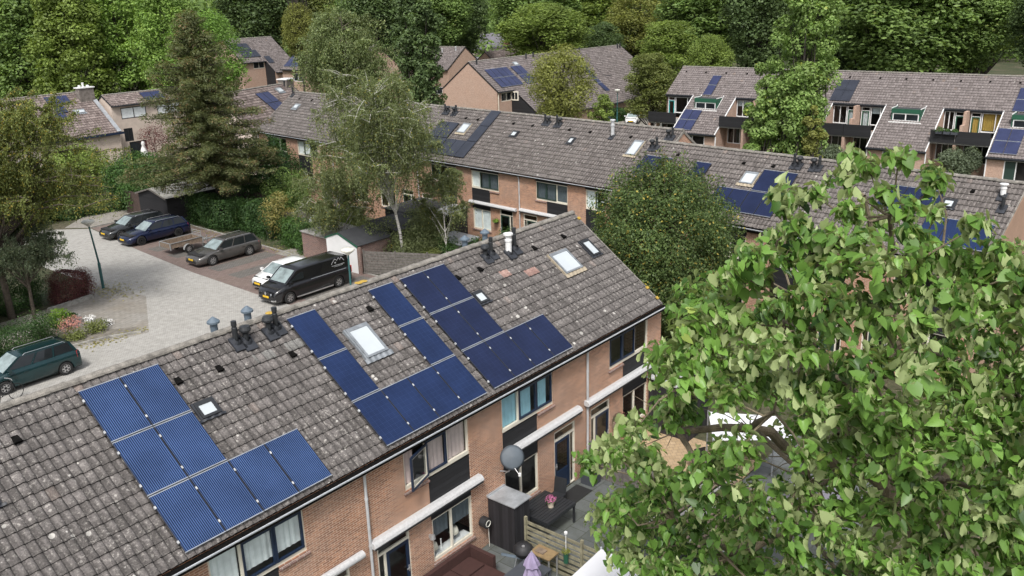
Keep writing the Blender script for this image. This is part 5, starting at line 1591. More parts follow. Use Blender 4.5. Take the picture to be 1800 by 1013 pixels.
PI = math.pi
est = lambda L, b: [(-L / 2, 0.62, 0.86), (-L / 2 + 0.06, b - 0.06, 0.93), (-L / 2 + 0.45, b, 0.98), (0, b, 1.0), (L / 2 - 1.45, b - 0.03, 1.0), (L / 2 - 1.2, b - 0.06, 0.99), (L / 2 - 0.6, b - 0.18, 0.96), (L / 2 - 0.22, b - 0.27, 0.88), (L / 2 - 0.03, b - 0.36, 0.74), (L / 2, 0.45, 0.68)]
car('dark blue estate car between a grey estate and the open trailer', (27.75, 40.0, 0.02), PI, 4.9, 1.86, 1.42, 0.92, (-2.25, -1.95, 0.25, 1.05), est(4.9, 0.92), 'paint_blue', (1.5, -1.4), 0.33, rails=True, rim='paint_darkgrey')
car('dark grey estate car parked deepest, in front of the brown shed', (27.8, 42.9, 0.02), PI, 4.8, 1.84, 1.42, 0.92, (-2.2, -1.9, 0.25, 1.05), est(4.8, 0.92), 'paint_darkgrey', (1.5, -1.35), 0.33, rails=True)
car('bronze grey estate car standing alone between the trailer and empty bays', (27.65, 31.15, 0.02), PI, 4.85, 1.88, 1.43, 0.93, (-2.25, -2.0, 0.25, 1.0), est(4.85, 0.93), 'paint_grey', (1.42, -1.4), 0.34, rails=True)
hat = [(-1.75, 0.62, 0.86), (-1.68, 0.9, 0.94), (-1.3, 0.96, 1), (0, 0.96, 1), (0.75, 0.93, 1), (1.05, 0.88, 0.98), (1.45, 0.78, 0.93), (1.7, 0.66, 0.78), (1.78, 0.45, 0.7)]
car('small white hatchback tucked close beside the black van', (26.4, 23.2, 0.02), PI, 3.55, 1.64, 1.42, 0.94, (-1.62, -1.4, 0.15, 0.95), hat, 'paint_white', (1.2, -1.2), 0.29)
car('small white hatchback standing alone in the rear street', (94.6, 40.9, 0.02), rad(203), 3.6, 1.66, 1.47, 0.96, (-1.62, -1.4, 0.15, 0.95), hat, 'paint_white', (1.2, -1.2), 0.3, group='')
mpv = [(-2.125, 0.62, 0.86), (-2.08, 0.95, 0.93), (-1.8, 1.02, 0.98), (0, 1.0, 1), (1.0, 0.98, 1), (1.3, 0.92, 0.98), (1.8, 0.78, 0.93), (2.05, 0.66, 0.78), (2.125, 0.45, 0.7)]
car('dark teal green family car parked on the road behind the ridge', (10.65, 21.1, 0.02), PI, 4.25, 1.74, 1.5, 0.96, (-2.0, -1.75, 0.45, 1.3), mpv, 'paint_green', (1.35, -1.32), 0.31, rails=True)
vp = [(-2.75, 1.0, 0.92), (-2.7, 1.1, 0.98), (-2.3, 1.12, 1), (1.2, 1.12, 1), (1.75, 1.09, 1), (2.1, 1.04, 0.97), (2.5, 0.9, 0.9), (2.68, 0.78, 0.8), (2.75, 0.5, 0.74)]
vn = car('long black delivery van with a white house outline on its side', (26.2, 20.75, 0.02), PI, 5.5, 1.95, 1.8, 1.12, (-2.68, -2.6, 1.05, 1.95), vp, 'paint_black', (1.82, -1.72), 0.34, cat='van', name='delivery_van', van=True)
sk = MB(); sk.box(-1.25, 1.35, 0.94, 1.0, 0.24, 0.3); sk.build('side_bar', 'alloy', vn)
lg = MB()
def logo_line(pts, wd=0.03):
    for a, b_ in zip(pts[:-1], pts[1:]):
        dx, dz = b_[0] - a[0], b_[1] - a[1]; q = math.hypot(dx, dz); nx, nz = -dz / q * wd / 2, dx / q * wd / 2
        def Y(z): return 0.819 + (1.75 - z) / 0.65 * 0.0585 + 0.016
        lg.poly([(p[0], Y(p[1]), p[1]) for p in ((a[0] + nx, a[1] + nz), (b_[0] + nx, b_[1] + nz), (b_[0] - nx, b_[1] - nz), (a[0] - nx, a[1] - nz))])
logo_line([(-1.35, 1.45), (-1.35, 1.5), (-1.62, 1.74), (-1.74, 1.66)]); logo_line([(-1.74, 1.6), (-1.9, 1.76), (-1.98, 1.68)]); logo_line([(-1.98, 1.6), (-2.1, 1.76), (-2.3, 1.52)]); logo_line([(-1.58, 1.52), (-1.68, 1.52)], 0.08)
logo_line([(-1.35, 1.36), (-2.3, 1.36)], 0.025); logo_line([(-1.5, 1.29), (-2.15, 1.29)], 0.018)
lg.build('house_logo', 'zinc_light', vn)
l2 = MB(); l2.box(-0.9, 0.3, 0.985, 0.998, 1.05, 1.075); l2.box(-2.3, -0.9, 0.985, 0.998, 1.05, 1.075); l2.build('side_strip', 'zinc', vn)
em = MB(); em.prism([(2.77, 0, 0.8), (2.77, 0.08, 0.68), (2.77, 0, 0.56), (2.77, -0.08, 0.68)], (0.015, 0, 0)); em.build('badge', 'alloy', vn)
for s_ in (-1, 1):
    f = MB(); f.prism([(2.72, s_ * 0.45, 0.34), (2.68, s_ * 0.8, 0.38), (2.68, s_ * 0.8, 0.31), (2.74, s_ * 0.5, 0.28)], (0.05, 0, 0)); f.build('bumper_strip', 'alloy', vn)

# open goods trailer
tr = thing('open_trailer', 'small open wooden trailer between the dark blue and bronze grey cars', 'trailer', (27.1, 35.3, 0.02), PI)
t_ = MB(); z0, z1 = 0.5, 0.83
t_.box(-1.2, 1.2, -0.62, 0.62, z0, z0 + 0.03); t_.box(-1.2, 1.2, -0.65, -0.62, z0, z1); t_.box(-1.2, 1.2, 0.62, 0.65, z0, z1); t_.box(1.2, 1.23, -0.65, 0.65, z0, z1); t_.box(-1.23, -1.2, -0.65, 0.65, z0, z1)
t_.build('cargo_bed', 'trailer_wood', tr)
t_ = MB()
for y in (-0.66, 0.66): t_.box(-1.25, 1.25, y - 0.025, y + 0.025, z1, z1 + 0.04)
for x in (-1.22, 1.22): t_.box(x - 0.025, x + 0.025, -0.635, 0.635, z1 + 0.001, z1 + 0.039)
for x in (-1.23, 1.23):
    for y in (-0.66, 0.66): t_.box(x - 0.03, x + 0.03, y - 0.03, y + 0.03, z0 - 0.1, z1 - 0.001)
for y in (-0.55, 0.55): t_.tube([(-1.2, y, z1), (-1.22, y, z1 + 0.42)], 0.02, 6)
for k in range(3): t_.tube([(-1.2 - 0.007 * k, -0.55, z1 + 0.12 + 0.13 * k), (-1.2 - 0.007 * k, 0.55, z1 + 0.12 + 0.13 * k)], 0.016, 6)
t_.tube([(-1.2, -0.5, 0.45), (-2.1, 0, 0.45)], 0.03, 6); t_.tube([(-1.2, 0.5, 0.45), (-2.1, 0, 0.45), (-2.45, 0, 0.5)], 0.03, 6); t_.tube([(-1.9, 0.08, 0.1), (-1.9, 0.08, 0.75)], 0.03, 6)
t_.build('frame', 'galv', tr)
for s_ in (-1, 1):
    wheel(tr, 0.0, s_ * 0.8, 0.28, s_, 0.15)
    f = MB()
    for k in range(8):
        a0, a1 = PI * k / 8, PI * (k + 1) / 8
        f.add([(0.35 * math.cos(a0), s_ * 0.7, 0.28 + 0.35 * math.sin(a0)), (0.35 * math.cos(a1), s_ * 0.7, 0.28 + 0.35 * math.sin(a1)), (0.35 * math.cos(a1), s_ * 0.9, 0.28 + 0.35 * math.sin(a1)), (0.35 * math.cos(a0), s_ * 0.9, 0.28 + 0.35 * math.sin(a0))], [(0, 1, 2, 3)])
    f.build('mudguard', 'galv', tr)
# bicycle at the green car's front
bi = thing('bicycle', 'black bicycle standing in front of the green car by the ridge', 'bicycle', (8.9, 19.4, 0.02), rad(10))
for x in (-0.52, 0.52):
    w_ = MB()
    pts = [(x + 0.34 * math.cos(t), 0, 0.35 + 0.34 * math.sin(t)) for t in [2 * PI * k / 20 for k in range(21)]]
    w_.tube(pts, 0.018, 5, False)
    for k in range(8):
        t = 2 * PI * k / 8; w_.tube([(x, 0, 0.35), (x + 0.33 * math.cos(t), 0, 0.35 + 0.33 * math.sin(t))], 0.004, 3, False)
    w_.build('wheel', 'rubber', bi)
f = MB(); f.tube([(-0.52, 0, 0.35), (-0.1, 0, 0.32), (-0.2, 0, 0.85), (-0.52, 0, 0.35)], 0.018, 6); f.tube([(-0.1, 0, 0.32), (0.38, 0, 0.8), (-0.19, 0, 0.78)], 0.018, 6); f.tube([(0.52, 0, 0.35), (0.36, 0, 0.95)], 0.018, 6); f.build('frame', 'black_metal', bi)
f = MB(); f.tube([(0.3, -0.28, 1.0), (0.36, -0.1, 1.0), (0.36, 0.1, 1.0), (0.3, 0.28, 1.0)], 0.014, 6); f.build('handlebar', 'alloy', bi)
f = MB(); f.box(-0.32, -0.08, -0.07, 0.07, 0.88, 0.93); f.build('saddle', 'rubber', bi)

def lamp(label, x, y, h=4.2, lean=(0, 0), r=0.36):
    L_ = thing('street_lamp', label, 'street lamp', (x, y, 0), 0, 'street lamps with round caps')
    p = MB(); p.tube([(0, 0, 0), (0, 0, 1.6), (0, 0, 1.62), (lean[0], lean[1], h - 0.1)], [0.085, 0.085, 0.055, 0.045], 10); p.build('pole', 'lamp_green', L_)
    c = MB(); c.lathe([(0.06, -0.22), (0.12, -0.16), (r, 0.02), (r * 1.02, 0.07), (r * 0.85, 0.14), (0.0, 0.19)], (lean[0], lean[1], h), 20); c.build('lamp_shade', 'lamp_white', L_, smooth=True)
lamp('green lamp post beside the purple hedge and the road', 19.6, 31.75, 4.15, (-0.25, -0.1))
lamp('green lamp post with round cap rising behind the ridge by the black van', 24.8, 15.0, 3.75)
lamp('lamp post next to the small hedge in the rear street', 92.6, 42.0, 4.3)

# ================================================================== sheds, fences and garden things
g_ = thing('garage', 'white painted garage end with green roof trim beside the van', 'garage', (30.4, 20.9, 0), 0)
w_ = MB(); w_.prism([(0, 0, 0), (0, 2.85, 0), (0, 2.85, 1.95), (0, 1.7, 2.35), (0, 0, 1.75)], (3.2, 0, 0)); w_.build('wall', 'brick_dark', g_); w_ = MB(); w_.prism([(-0.02, 0, 0.02), (-0.02, 2.85, 0.02), (-0.02, 2.85, 1.95), (-0.02, 1.7, 2.35), (-0.02, 0, 1.75)], (0.015, 0, 0)); w_.build('front_panel', 'white', g_)
w_ = MB(); w_.prism([(-0.06, 1.7, 2.41), (-0.06, 2.95, 1.97), (-0.06, 2.95, 1.87), (-0.06, 1.7, 2.31)], (0.05, 0, 0)); w_.prism([(-0.06, 1.7, 2.41), (-0.06, -0.1, 1.77), (-0.06, -0.1, 1.67), (-0.06, 1.7, 2.31)], (0.05, 0, 0)); w_.build('verge_trim', 'frame_green', g_)
w_ = MB(); w_.prism([(0, 1.7, 2.39), (0, 3.0, 1.96), (0, 3.0, 1.99), (0, 1.7, 2.45)], (3.2, 0, 0)); w_.prism([(0, 1.7, 2.39), (0, -0.1, 1.76), (0, -0.1, 1.8), (0, 1.7, 2.45)], (3.2, 0, 0)); w_.build('roof', 'roofing_felt', g_)
w_ = MB(); w_.box(-0.02, 0.1, -0.28, -0.02, 0, 1.72); w_.build('brick_pier', 'brick_dark', g_)
s_ = thing('garden_shed', 'dark boarded shed with corrugated roof at the head of the parking', 'shed', (30.6, 42.8, 0), 0)
w_ = MB(); w_.prism([(0, 0, 0), (0, 4.1, 0), (0, 4.1, 2.15), (0, 2.1, 2.65), (0, 0, 2.15)], (4.5, 0, 0)); w_.build('wall', 'board_black', s_)
w_ = MB(); n = 60
for k in range(n):
    x0, x1 = -0.15 + 4.8 * k / n, -0.15 + 4.8 * (k + 1) / n; q0, q1 = 0.03 * (k % 2), 0.03 * ((k + 1) % 2)
    w_.quad((x0, -0.15, 2.14 + q0), (x1, -0.15, 2.14 + q1), (x1, 2.1, 2.7 + q1), (x0, 2.1, 2.7 + q0)); w_.quad((x0, 2.1, 2.7 + q0), (x1, 2.1, 2.7 + q1), (x1, 4.25, 2.14 + q1), (x0, 4.25, 2.14 + q0))
w_.build('roof', 'stone_curb', s_)
w_ = MB(); w_.prism([(-0.2, -0.15, 2.17), (-0.2, 2.1, 2.74), (-0.2, 4.25, 2.17), (-0.2, 4.25, 2.05), (-0.2, 2.1, 2.62), (-0.2, -0.15, 2.05)], (0.05, 0, 0)); w_.build('verge_trim', 'wood_grey', s_)
def shed(label, x, y, rz, L, Wd, h, wallm, roofm, name='garden_shed', slope=0.15, door=None, cat='shed'):
    s_ = thing(name, label, cat, (x, y, 0), rz, None)
    w_ = MB(); w_.prism([(0, 0, 0), (0, Wd, 0), (0, Wd, h + slope), (0, 0, h)], (L, 0, 0)); w_.build('wall', wallm, s_)
    w_ = MB(); w_.prism([(-0.08, -0.1, h + 0.002), (-0.08, Wd + 0.08, h + slope + 0.01), (-0.08, Wd + 0.08, h + slope + 0.07), (-0.08, -0.1, h + 0.06)], (L + 0.16, 0, 0)); w_.build('roof', roofm, s_)
    if door:
        w_ = MB(); w_.box(door[0], door[1], -0.03, -0.002, 0.02, h - 0.15); dd = w_.build('door', wallm, s_)
        w_ = MB(); w_.box(door[0] + 0.1, door[0] + 0.24, -0.045, -0.031, h - 0.75, h - 0.35); w_.build('sign', 'white', dd)
    return s_
shed('low dark brick shed with felt roof just behind the white garage', 30.9, 23.9, 0, 3.0, 3.0, 1.6, 'brick_dark', 'concrete')
shed('long garden shed with dark felt roof behind the white garage', 33.6, 20.5, 0, 3.4, 3.0, 2.1, 'dark_wood', 'roofing_felt')
mt = M1.m
def m1(u, d):
    p = M1.w((u, -d, 0)); return p.x, p.y
x, y = m1(-11.2, 5.9)
shed('narrow black garden shed with a white roof edge against the middle terrace', x, y, M1.th, 1.55, 1.7, 2.3, 'dark_wood', 'zinc_light', door=(0.15, 1.1))
x, y = m1(-14.6, 7.4)
shed('wide black flat roofed shelter left of the narrow black garden shed', x, y, M1.th, 3.3, 3.2, 2.3, 'dark_wood', 'roofing_felt')
x, y = m1(-9.0, 7.6)
shed('small grey garden shelter below the white ground floor blinds', x, y, M1.th, 2.4, 1.6, 1.1, 'wood_grey', 'zinc')

def panel_fence(label, a, b_, h, mat='wood_grey', vert=False, name='fence', post=0.08, group=None, slats=9, gapf=0.1, z0=0.02):
    a = Vector((*a, 0)); b_ = Vector((*b_, 0)); d = b_ - a; L = d.length
    F = thing(name, label, 'fence', a, math.atan2(d.y, d.x), group)
    n = max(1, round(L / 1.8)); s = L / n
    for i in range(n + 1):
        p = MB(); p.box(i * s - post / 2, i * s + post / 2, -post / 2, post / 2, 0, h + 0.06); p.build('post', mat, F)
    rr = random.Random(int(L * 10))
    for i in range(n):
        q = MB()
        if vert:
            k = int((s - post) / 0.125)
            for j in range(k):
                x = i * s + post / 2 + j * (s - post) / k
                q.box(x, x + (s - post) / k * 0.93, -0.015 + rr.uniform(-0.006, 0.006), 0.015, z0, h + rr.uniform(-0.04, 0.03))
        else:
            hh = (h - z0) / slats
            for j in range(slats):
                yo = 0.012 * (j % 2)
                q.box(i * s + post / 2, (i + 1) * s - post / 2, -0.012 + yo, 0.012 + yo, z0 + j * hh + rr.uniform(0, 0.008), z0 + (j + 1) * hh - hh * gapf)
        q.build('fence_panel', mat, F)
    return F
panel_fence('weathered grey woven fence between the white garage and the birch trunk', (30.6, 20.55), (33.3, 15.0), 1.5)
panel_fence('tall weathered grey board fence beyond the potted table patio', (18.84, -4.3), (18.84, -9.6), 1.28, vert=True)
sf = panel_fence('mossy horizontal slat fence between the two paved gardens', (13.62, -5.55), (13.62, -9.6), 1.42, 'wood_moss', slats=8, gapf=0.42)
panel_fence('grey stacked board fence among shrubs beside the yellow bush', (32.6, 33.2), (34.6, 30.6), 1.9, slats=7)
panel_fence('brown board fence behind the dark hedge near the pine', (35.2, 43.5), (36.8, 38.0), 1.9, 'board_brown_v', vert=True)
panel_fence('brown board fence left of the dark boarded shed', (31.2, 47.2), (31.0, 49.8), 1.9, 'board_brown_v', vert=True)

st = thing('storage_cabinet', 'tall black boarded storage box with mottled zinc lid against the wall', 'storage box', (13.58, -5.15, 0), 0)
w_ = MB(); w_.box(0, 0.72, 0, 1.04, 0, 1.64); w_.build('wall', 'board_black_v', st)
w_ = MB(); w_.box(-0.05, 0.78, -0.05, 1.04, 1.642, 1.68); w_.box(-0.05, 0.78, 0.99, 1.05, 1.681, 1.72); w_.build('lid', 'zinc', st)
w_ = MB(); w_.tube([(-0.25, 0.35, 0.02), (-0.02, -0.35, 0.02), (0.2, -0.85, 0.02)], 0.05, 6); w_.build('rain_gutter', 'pipe_blue', st)

tb = thing('dining_table', 'black slatted dining table standing on the mossy patio', 'table', (15.35, -4.98, 0.012), 0)
w_ = MB()
for k in range(11): w_.box(-0.75, 0.75, -0.62 + k * 0.113, -0.62 + k * 0.113 + 0.095, 0.7, 0.73)
w_.build('table_top', 'black_metal', tb)
w_ = MB(); w_.box(-0.75, 0.75, -0.63, -0.6, 0.62, 0.699); w_.box(-0.75, 0.75, 0.6, 0.63, 0.62, 0.699); w_.box(-0.75, -0.72, -0.6, 0.6, 0.62, 0.699); w_.box(0.72, 0.75, -0.6, 0.6, 0.62, 0.699); w_.build('frame', 'black_metal', tb)
for x in (-0.71, 0.71):
    for y in (-0.58, 0.58):
        w_ = MB(); w_.box(x - 0.03, x + 0.03, y - 0.03, y + 0.03, 0, 0.619); w_.build('leg', 'black_metal', tb)
def leaf_cluster(name, parent, mat, c, r, n, size, seed, flat=0.8):
    rng = np.random.default_rng(seed)
    d = rng.normal(size=(n, 3)); d /= np.linalg.norm(d, axis=1)[:, None]; d[:, 2] = np.abs(d[:, 2]) * flat
    P = np.array(c) + d * r * rng.uniform(0.5, 1.0, (n, 1))
    co, F = leaf_quads(P, d + rng.normal(0, 0.4, (n, 3)), size * rng.uniform(0.7, 1.3, n), rng)
    me = mesh_np(name, co, F, tint=rng.random(n)); me.materials.append(M[mat])
    return link(name, me, parent)
def leaf_quads(P, N, S, rng, aspect=0.55, tdir=None, fold=0.12):
    N = N / (np.linalg.norm(N, axis=1)[:, None] + 1e-9)
    t = rng.normal(size=P.shape) if tdir is None else tdir
    t = t - (t * N).sum(1)[:, None] * N
    t /= (np.linalg.norm(t, axis=1)[:, None] + 1e-9)
    b = np.cross(N, t)
    S = S[:, None]
    v = np.stack([P - t * S * 0.5, P + b * S * aspect * 0.5 + N * S * fold, P + t * S * 0.5, P - b * S * aspect * 0.5 + N * S * fold], 1)
    n = len(P)
    F = np.arange(4 * n).reshape(n, 4)
    return v.reshape(-1, 3), F
pt = thing('flower_pot', 'cream pot of pink flowers on the black dining table', 'plant pot', (15.42, -5.12, 0.742), 0)
w_ = MB(); w_.lathe([(0.0, 0), (0.09, 0), (0.12, 0.2), (0.125, 0.21), (0.1, 0.2), (0.0, 0.19)], n=16); w_.build('pot', 'pot_cream', pt)
leaf_cluster('leaves', pt, 'leaf_shrub_green', (0, 0, 0.2), 0.17, 160, 0.07, 3)
leaf_cluster('flowers', pt, 'flower_pink', (0, 0, 0.25), 0.2, 260, 0.05, 4)
def chair(label, x, y, rz, mat='black_metal'):
    c = thing('garden_chair', label, 'chair', (x, y, 0.012), rz)
    w_ = MB(); w_.box(-0.22, 0.22, -0.22, 0.22, 0.42, 0.45); w_.build('seat', mat, c)
    w_ = MB(); w_.prism([(-0.22, 0.2, 0.45), (0.22, 0.2, 0.45), (0.22, 0.3, 0.95), (-0.22, 0.3, 0.95)], (0, 0.025, 0)); w_.build('backrest', mat, c)
    for sx in (-1, 1):
        for sy in (-1, 1):
            w_ = MB(); w_.tube([(sx * 0.2, sy * 0.2, 0.42), (sx * 0.23, sy * 0.24, 0)], 0.016, 6); w_.build('leg', mat, c)
    return c
chair('black garden chair between the dining table and the blue door', 16.45, -4.6, rad(-80))
chair('dark garden chair on the yellow brick terrace under the leaves', 21.4, -7.0, rad(150))
dm = MB(); dm.box(16.95, 18.0, -4.95, -4.3, 0.014, 0.03)
tag(dm.build('doormat', 'rubber'), 'black doormat in front of the dark blue garden door', 'doormat')
pl = thing('planter', 'square dark planter in the corner by the board fence', 'planter', (18.42, -4.6, 0.012), 0)
w_ = MB(); w_.box(-0.25, 0.25, -0.25, 0.25, 0, 0.5); w_.build('box', 'table_grey', pl); leaf_cluster('leaves', pl, 'leaf_hedge', (0, 0, 0.5), 0.4, 300, 0.1, 8)
sf_ = thing('corner_sofa', 'dark brown rattan corner sofa under the kitchen window', 'sofa', (12.3, -4.6, 0.012), 0)
for nm, bx in (('seat', (-1.9, 0.0, -0.55, 0.25, 0.12, 0.36)), ('seat', (-0.85, 0.0, -1.6, -0.56, 0.12, 0.36)), ('seat_cushion', (-1.88, -0.92, -0.5, 0.1, 0.361, 0.43)), ('seat_cushion', (-0.88, -0.1, -0.5, 0.1, 0.361, 0.43)), ('seat_cushion', (-0.8, -0.1, -1.55, -0.56, 0.361, 0.43)),
               ('backrest', (-1.9, -0.95, 0.12, 0.26, 0.361, 0.72)), ('backrest', (-0.94, 0.02, 0.12, 0.26, 0.361, 0.72)), ('backrest', (0.002, 0.13, -0.75, 0.26, 0.12, 0.7))):
    w_ = MB(); w_.box(*bx); w_.build(nm, 'sofa', sf_)
tg = thing('garden_table', 'low dark grey table by the sofa and lilac parasol', 'table', (12.35, -6.5, 0.012), 0)
w_ = MB(); w_.box(-0.45, 0.6, -0.5, 0.4, 0.62, 0.66); w_.build('table_top', 'table_grey', tg)
for x in (-0.4, 0.55):
    for y in (-0.45, 0.35):
        w_ = MB(); w_.box(x - 0.03, x + 0.03, y - 0.03, y + 0.03, 0, 0.619); w_.build('leg', 'table_grey', tg)
ps = thing('parasol', 'folded lilac parasol at the lower frame edge', 'parasol', (12.05, -7.0, 0.012), 0)
w_ = MB(); w_.tube([(0, 0, 0), (0, 0, 1.75)], 0.02, 8); w_.build('pole', 'zinc', ps)
w_ = MB(); n = 16; vs = []
prof = [(0.02, 1.72), (0.05, 1.66), (0.15, 1.45), (0.19, 1.3), (0.13, 1.22), (0.2, 1.0), (0.22, 0.6), (0.17, 0.4)]
for j, (r_, z_) in enumerate(prof):
    for k in range(n):
        t = 2 * PI * k / n; q = r_ * (1 + 0.28 * (k % 2)); vs.append((q * math.cos(t + j * 0.09), q * math.sin(t + j * 0.09), z_))
w_.add(vs, [(i * n + k, i * n + (k + 1) % n, (i + 1) * n + (k + 1) % n, (i + 1) * n + k) for i in range(len(prof) - 1) for k in range(n)]); w_.build('canopy', 'lilac', ps)
bq = thing('kettle_barbecue', 'round black kettle barbecue between the black storage box and parasol', 'barbecue', (13.1, -5.85, 0.012), 0)
w_ = MB(); w_.lathe([(0, 0.5), (0.18, 0.53), (0.28, 0.66), (0.3, 0.72)], n=18); w_.build('bowl', 'pot_black', bq, smooth=True)
w_ = MB(); w_.lathe([(0.3, 0.725), (0.28, 0.82), (0.18, 0.93), (0, 0.97)], n=18); ld = w_.build('lid', 'pot_black', bq, smooth=True)
w_ = MB(); w_.lathe([(0.04, 0.0), (0.05, 0.04), (0, 0.05)], (-0.12, -0.1, 0.93), 8); w_.build('handle', 'alloy', ld)
for k in range(3):
    t = 2 * PI * k / 3; w_ = MB(); w_.tube([(0.18 * math.cos(t), 0.18 * math.sin(t), 0.58), (0.3 * math.cos(t), 0.3 * math.sin(t), 0)], 0.015, 6); w_.build('leg', 'zinc', bq)
wt = thing('side_table', 'yellow wooden side table next to the barbecue and slat fence', 'table', (13.28, -6.42, 0.012), 0)
w_ = MB(); w_.box(-0.22, 0.25, -0.4, 0.32, 0.76, 0.8); w_.build('table_top', 'wood_yellow', wt)
w_ = MB(); w_.box(-0.12, 0.1, -0.1, 0.2, 0.801, 0.83); w_.build('cutting_board', 'trailer_wood', wt)
for x in (-0.18, 0.21):
    for y in (-0.36, 0.28):
        w_ = MB(); w_.box(x - 0.02, x + 0.02, y - 0.02, y + 0.02, 0, 0.759); w_.build('leg', 'alloy', wt)
hr = thing('hose_reel', 'dark wall hose reel beside the black storage box', 'hose reel', (13.22, -4.12, 1.0), 0)
w_ = MB(); w_.tube([(0, -0.05, 0), (0, -0.28, 0)], 0.17, 16); w_.build('drum', 'pot_black', hr)
w_ = MB()
for k in range(16):
    t, t2 = 2 * PI * k / 16, 2 * PI * (k + 1) / 16
    w_.tube([(0.1 * math.cos(t), -0.29, 0.1 * math.sin(t)), (0.1 * math.cos(t2), -0.29, 0.1 * math.sin(t2))], 0.012, 5, False)
w_.tube([(0.1, -0.2, -0.1), (0.12, -0.2, -0.9)], 0.012, 5); w_.build('hose', 'lamp_white', hr)
wl_ = thing('wall_lamp', 'small chrome wall lamp left of the kitchen window', 'wall lamp', (11.05, -4.1, 1.62), 0)
w_ = MB(); w_.box(-0.04, 0.04, -0.04, 0, -0.05, 0.05); w_.build('bracket', 'alloy', wl_)
w_ = MB(); w_.lathe([(0.0, 0.08), (0.07, 0.06), (0.09, -0.05), (0, -0.06)], (0, -0.12, 0.0), 12); w_.build('lamp_shade', 'alloy', wl_)
pb = thing('wall_planter', 'green bottle planter hanging on the slat fence', 'plant pot', (13.5, -7.1, 0.95), 0)
w_ = MB(); w_.lathe([(0.0, -0.35), (0.07, -0.34), (0.08, 0.0), (0.0, 0.01)], n=10); w_.build('pot', 'frame_green', pb); leaf_cluster('leaves', pb, 'leaf_yellow', (0, 0, 0.02), 0.14, 90, 0.07, 6)
w_ = MB(); w_.lathe([(0.0, 0.72), (0.05, 0.68), (0.05, 0.62), (0.0, 0.6)], n=10); w_.tube([(0, 0, 0.0), (0, 0, 0.6)], 0.012, 5); w_.build('solar_light', 'white', pb)
sd_ = thing('satellite_dish', 'round grey satellite dish on the wall by the blue curtains', 'satellite dish', (14.2, -4.12, 2.25), 0)
w_ = MB(); w_.tube([(0, 0, 0), (0, -0.35, 0.1), (0.02, -0.42, 0.5)], 0.022, 8); w_.build('arm', 'zinc', sd_)
w_ = MB(); w_.T = Matrix.Translation((0.02, -0.5, 0.62)) @ Matrix.Rotation(rad(-38), 4, 'Z') @ Matrix.Rotation(rad(62), 4, 'X')
w_.lathe([(0.0, 0.0), (0.15, -0.012), (0.3, -0.05), (0.37, -0.085), (0.38, -0.08), (0.3, -0.03), (0.15, 0.01), (0, 0.025)], n=28)
w_.T = None; w_.build('dish', 'dish_grey', sd_, smooth=True)
w_ = MB(); w_.tube([(0.0, -0.55, 0.32), (-0.12, -0.85, 0.22)], 0.012, 6); w_.lathe([(0, 0.05), (0.045, 0.03), (0.045, -0.06), (0, -0.07)], (-0.12, -0.87, 0.24), 10); w_.build('receiver', 'white', sd_)

def sail(name, label, pts, sag=0.12, n=8, mat='white_cloth', th=0.01):
    a, b_, c, d = [Vector(p) for p in pts]
    mb = MB(); vs = []
    for i in range(n + 1):
        for j in range(n + 1):
            s, t = i / n, j / n
            p = a.lerp(b_, s).lerp(d.lerp(c, s), t)
            p.z -= sag * math.sin(PI * s) * math.sin(PI * t)
            vs.append(tuple(p))
    mb.add(vs, [(i * (n + 1) + j, (i + 1) * (n + 1) + j, (i + 1) * (n + 1) + j + 1, i * (n + 1) + j + 1) for i in range(n) for j in range(n)])
    o = thing(name, label, 'shade sail', (0, 0, 0), 0)
    c_ = mb.build('cloth', mat, o, smooth=True)
    for p in (a, b_, c, d):
        q = MB(); q.tube([(p.x, p.y, 0), (p.x, p.y, p.z + 0.05)], 0.03, 8); q.build('post', 'zinc', o)
sail('shade_sail', 'white shade cloth at the lower frame edge beside the slat fence', [(12.74, -8.81, 2.2), (10.36, -8.9, 2.2), (10.5, -11.2, 2.2), (12.6, -11.2, 2.2)])
sail('shade_sail', 'white shade cloth glimpsed through the hollow of the large-leaved tree', [(19.7, -8.5, 2.3), (21.3, -10.6, 2.3), (22.5, -9.4, 2.3), (21.5, -7.4, 2.3)])
pg = thing('pergola', 'weathered slatted pergola roof under the large-leaved tree', 'pergola', (14.2, -11.9, 0), rad(-6))
for k in range(22):
    w_ = MB(); w_.box(0, 3.6, k * 0.15, k * 0.15 + 0.07, 2.2, 2.24); w_.build('slat', 'trailer_wood' if k % 3 else 'concrete', pg)
for x in (0.1, 3.5):
    for y in (0.1, 3.2):
        w_ = MB(); w_.box(x - 0.05, x + 0.05, y - 0.05, y + 0.05, 0, 2.19); w_.build('post', 'wood_grey', pg)
tp = MB(); tp.box(19.6, 21.2, -12.6, -11.0, 0.9, 1.3)
tag(tp.build('garden_spa', 'violet_roof'), 'blue grey covered garden spa seen under the large-leaved tree', 'hot tub')
s3 = shed('low black shed with zinc roof at the far corner of the end house', 23.0, -5.9, 0, 1.5, 1.75, 2.05, 'board_black_v', 'zinc_light')
w_ = MB(); w_.lathe([(0.1, -0.02), (0.16, 0.0), (0.16, 0.03), (0.1, 0.05)], n=14)
wr_ = w_.build('wreath', 'leaf_grey', None, loc=(23.35, -5.95, 1.6), rot=(rad(90), 0, 0)); tag(wr_, 'grey green wreath on the black shed door', 'wreath')
fb = thing('flower_box', 'wooden flower box with red flowers on the end house wall', 'flower box', (20.75, -4.3, 1.1), 0)
w_ = MB(); w_.box(-0.3, 0.3, -0.12, 0.14, 0, 0.25); w_.build('box', 'trailer_wood', fb); leaf_cluster('leaves', fb, 'leaf_grey', (0, 0, 0.25), 0.35, 260, 0.07, 4); leaf_cluster('flowers', fb, 'flower_coral', (0.1, 0, 0.35), 0.25, 40, 0.05, 5)
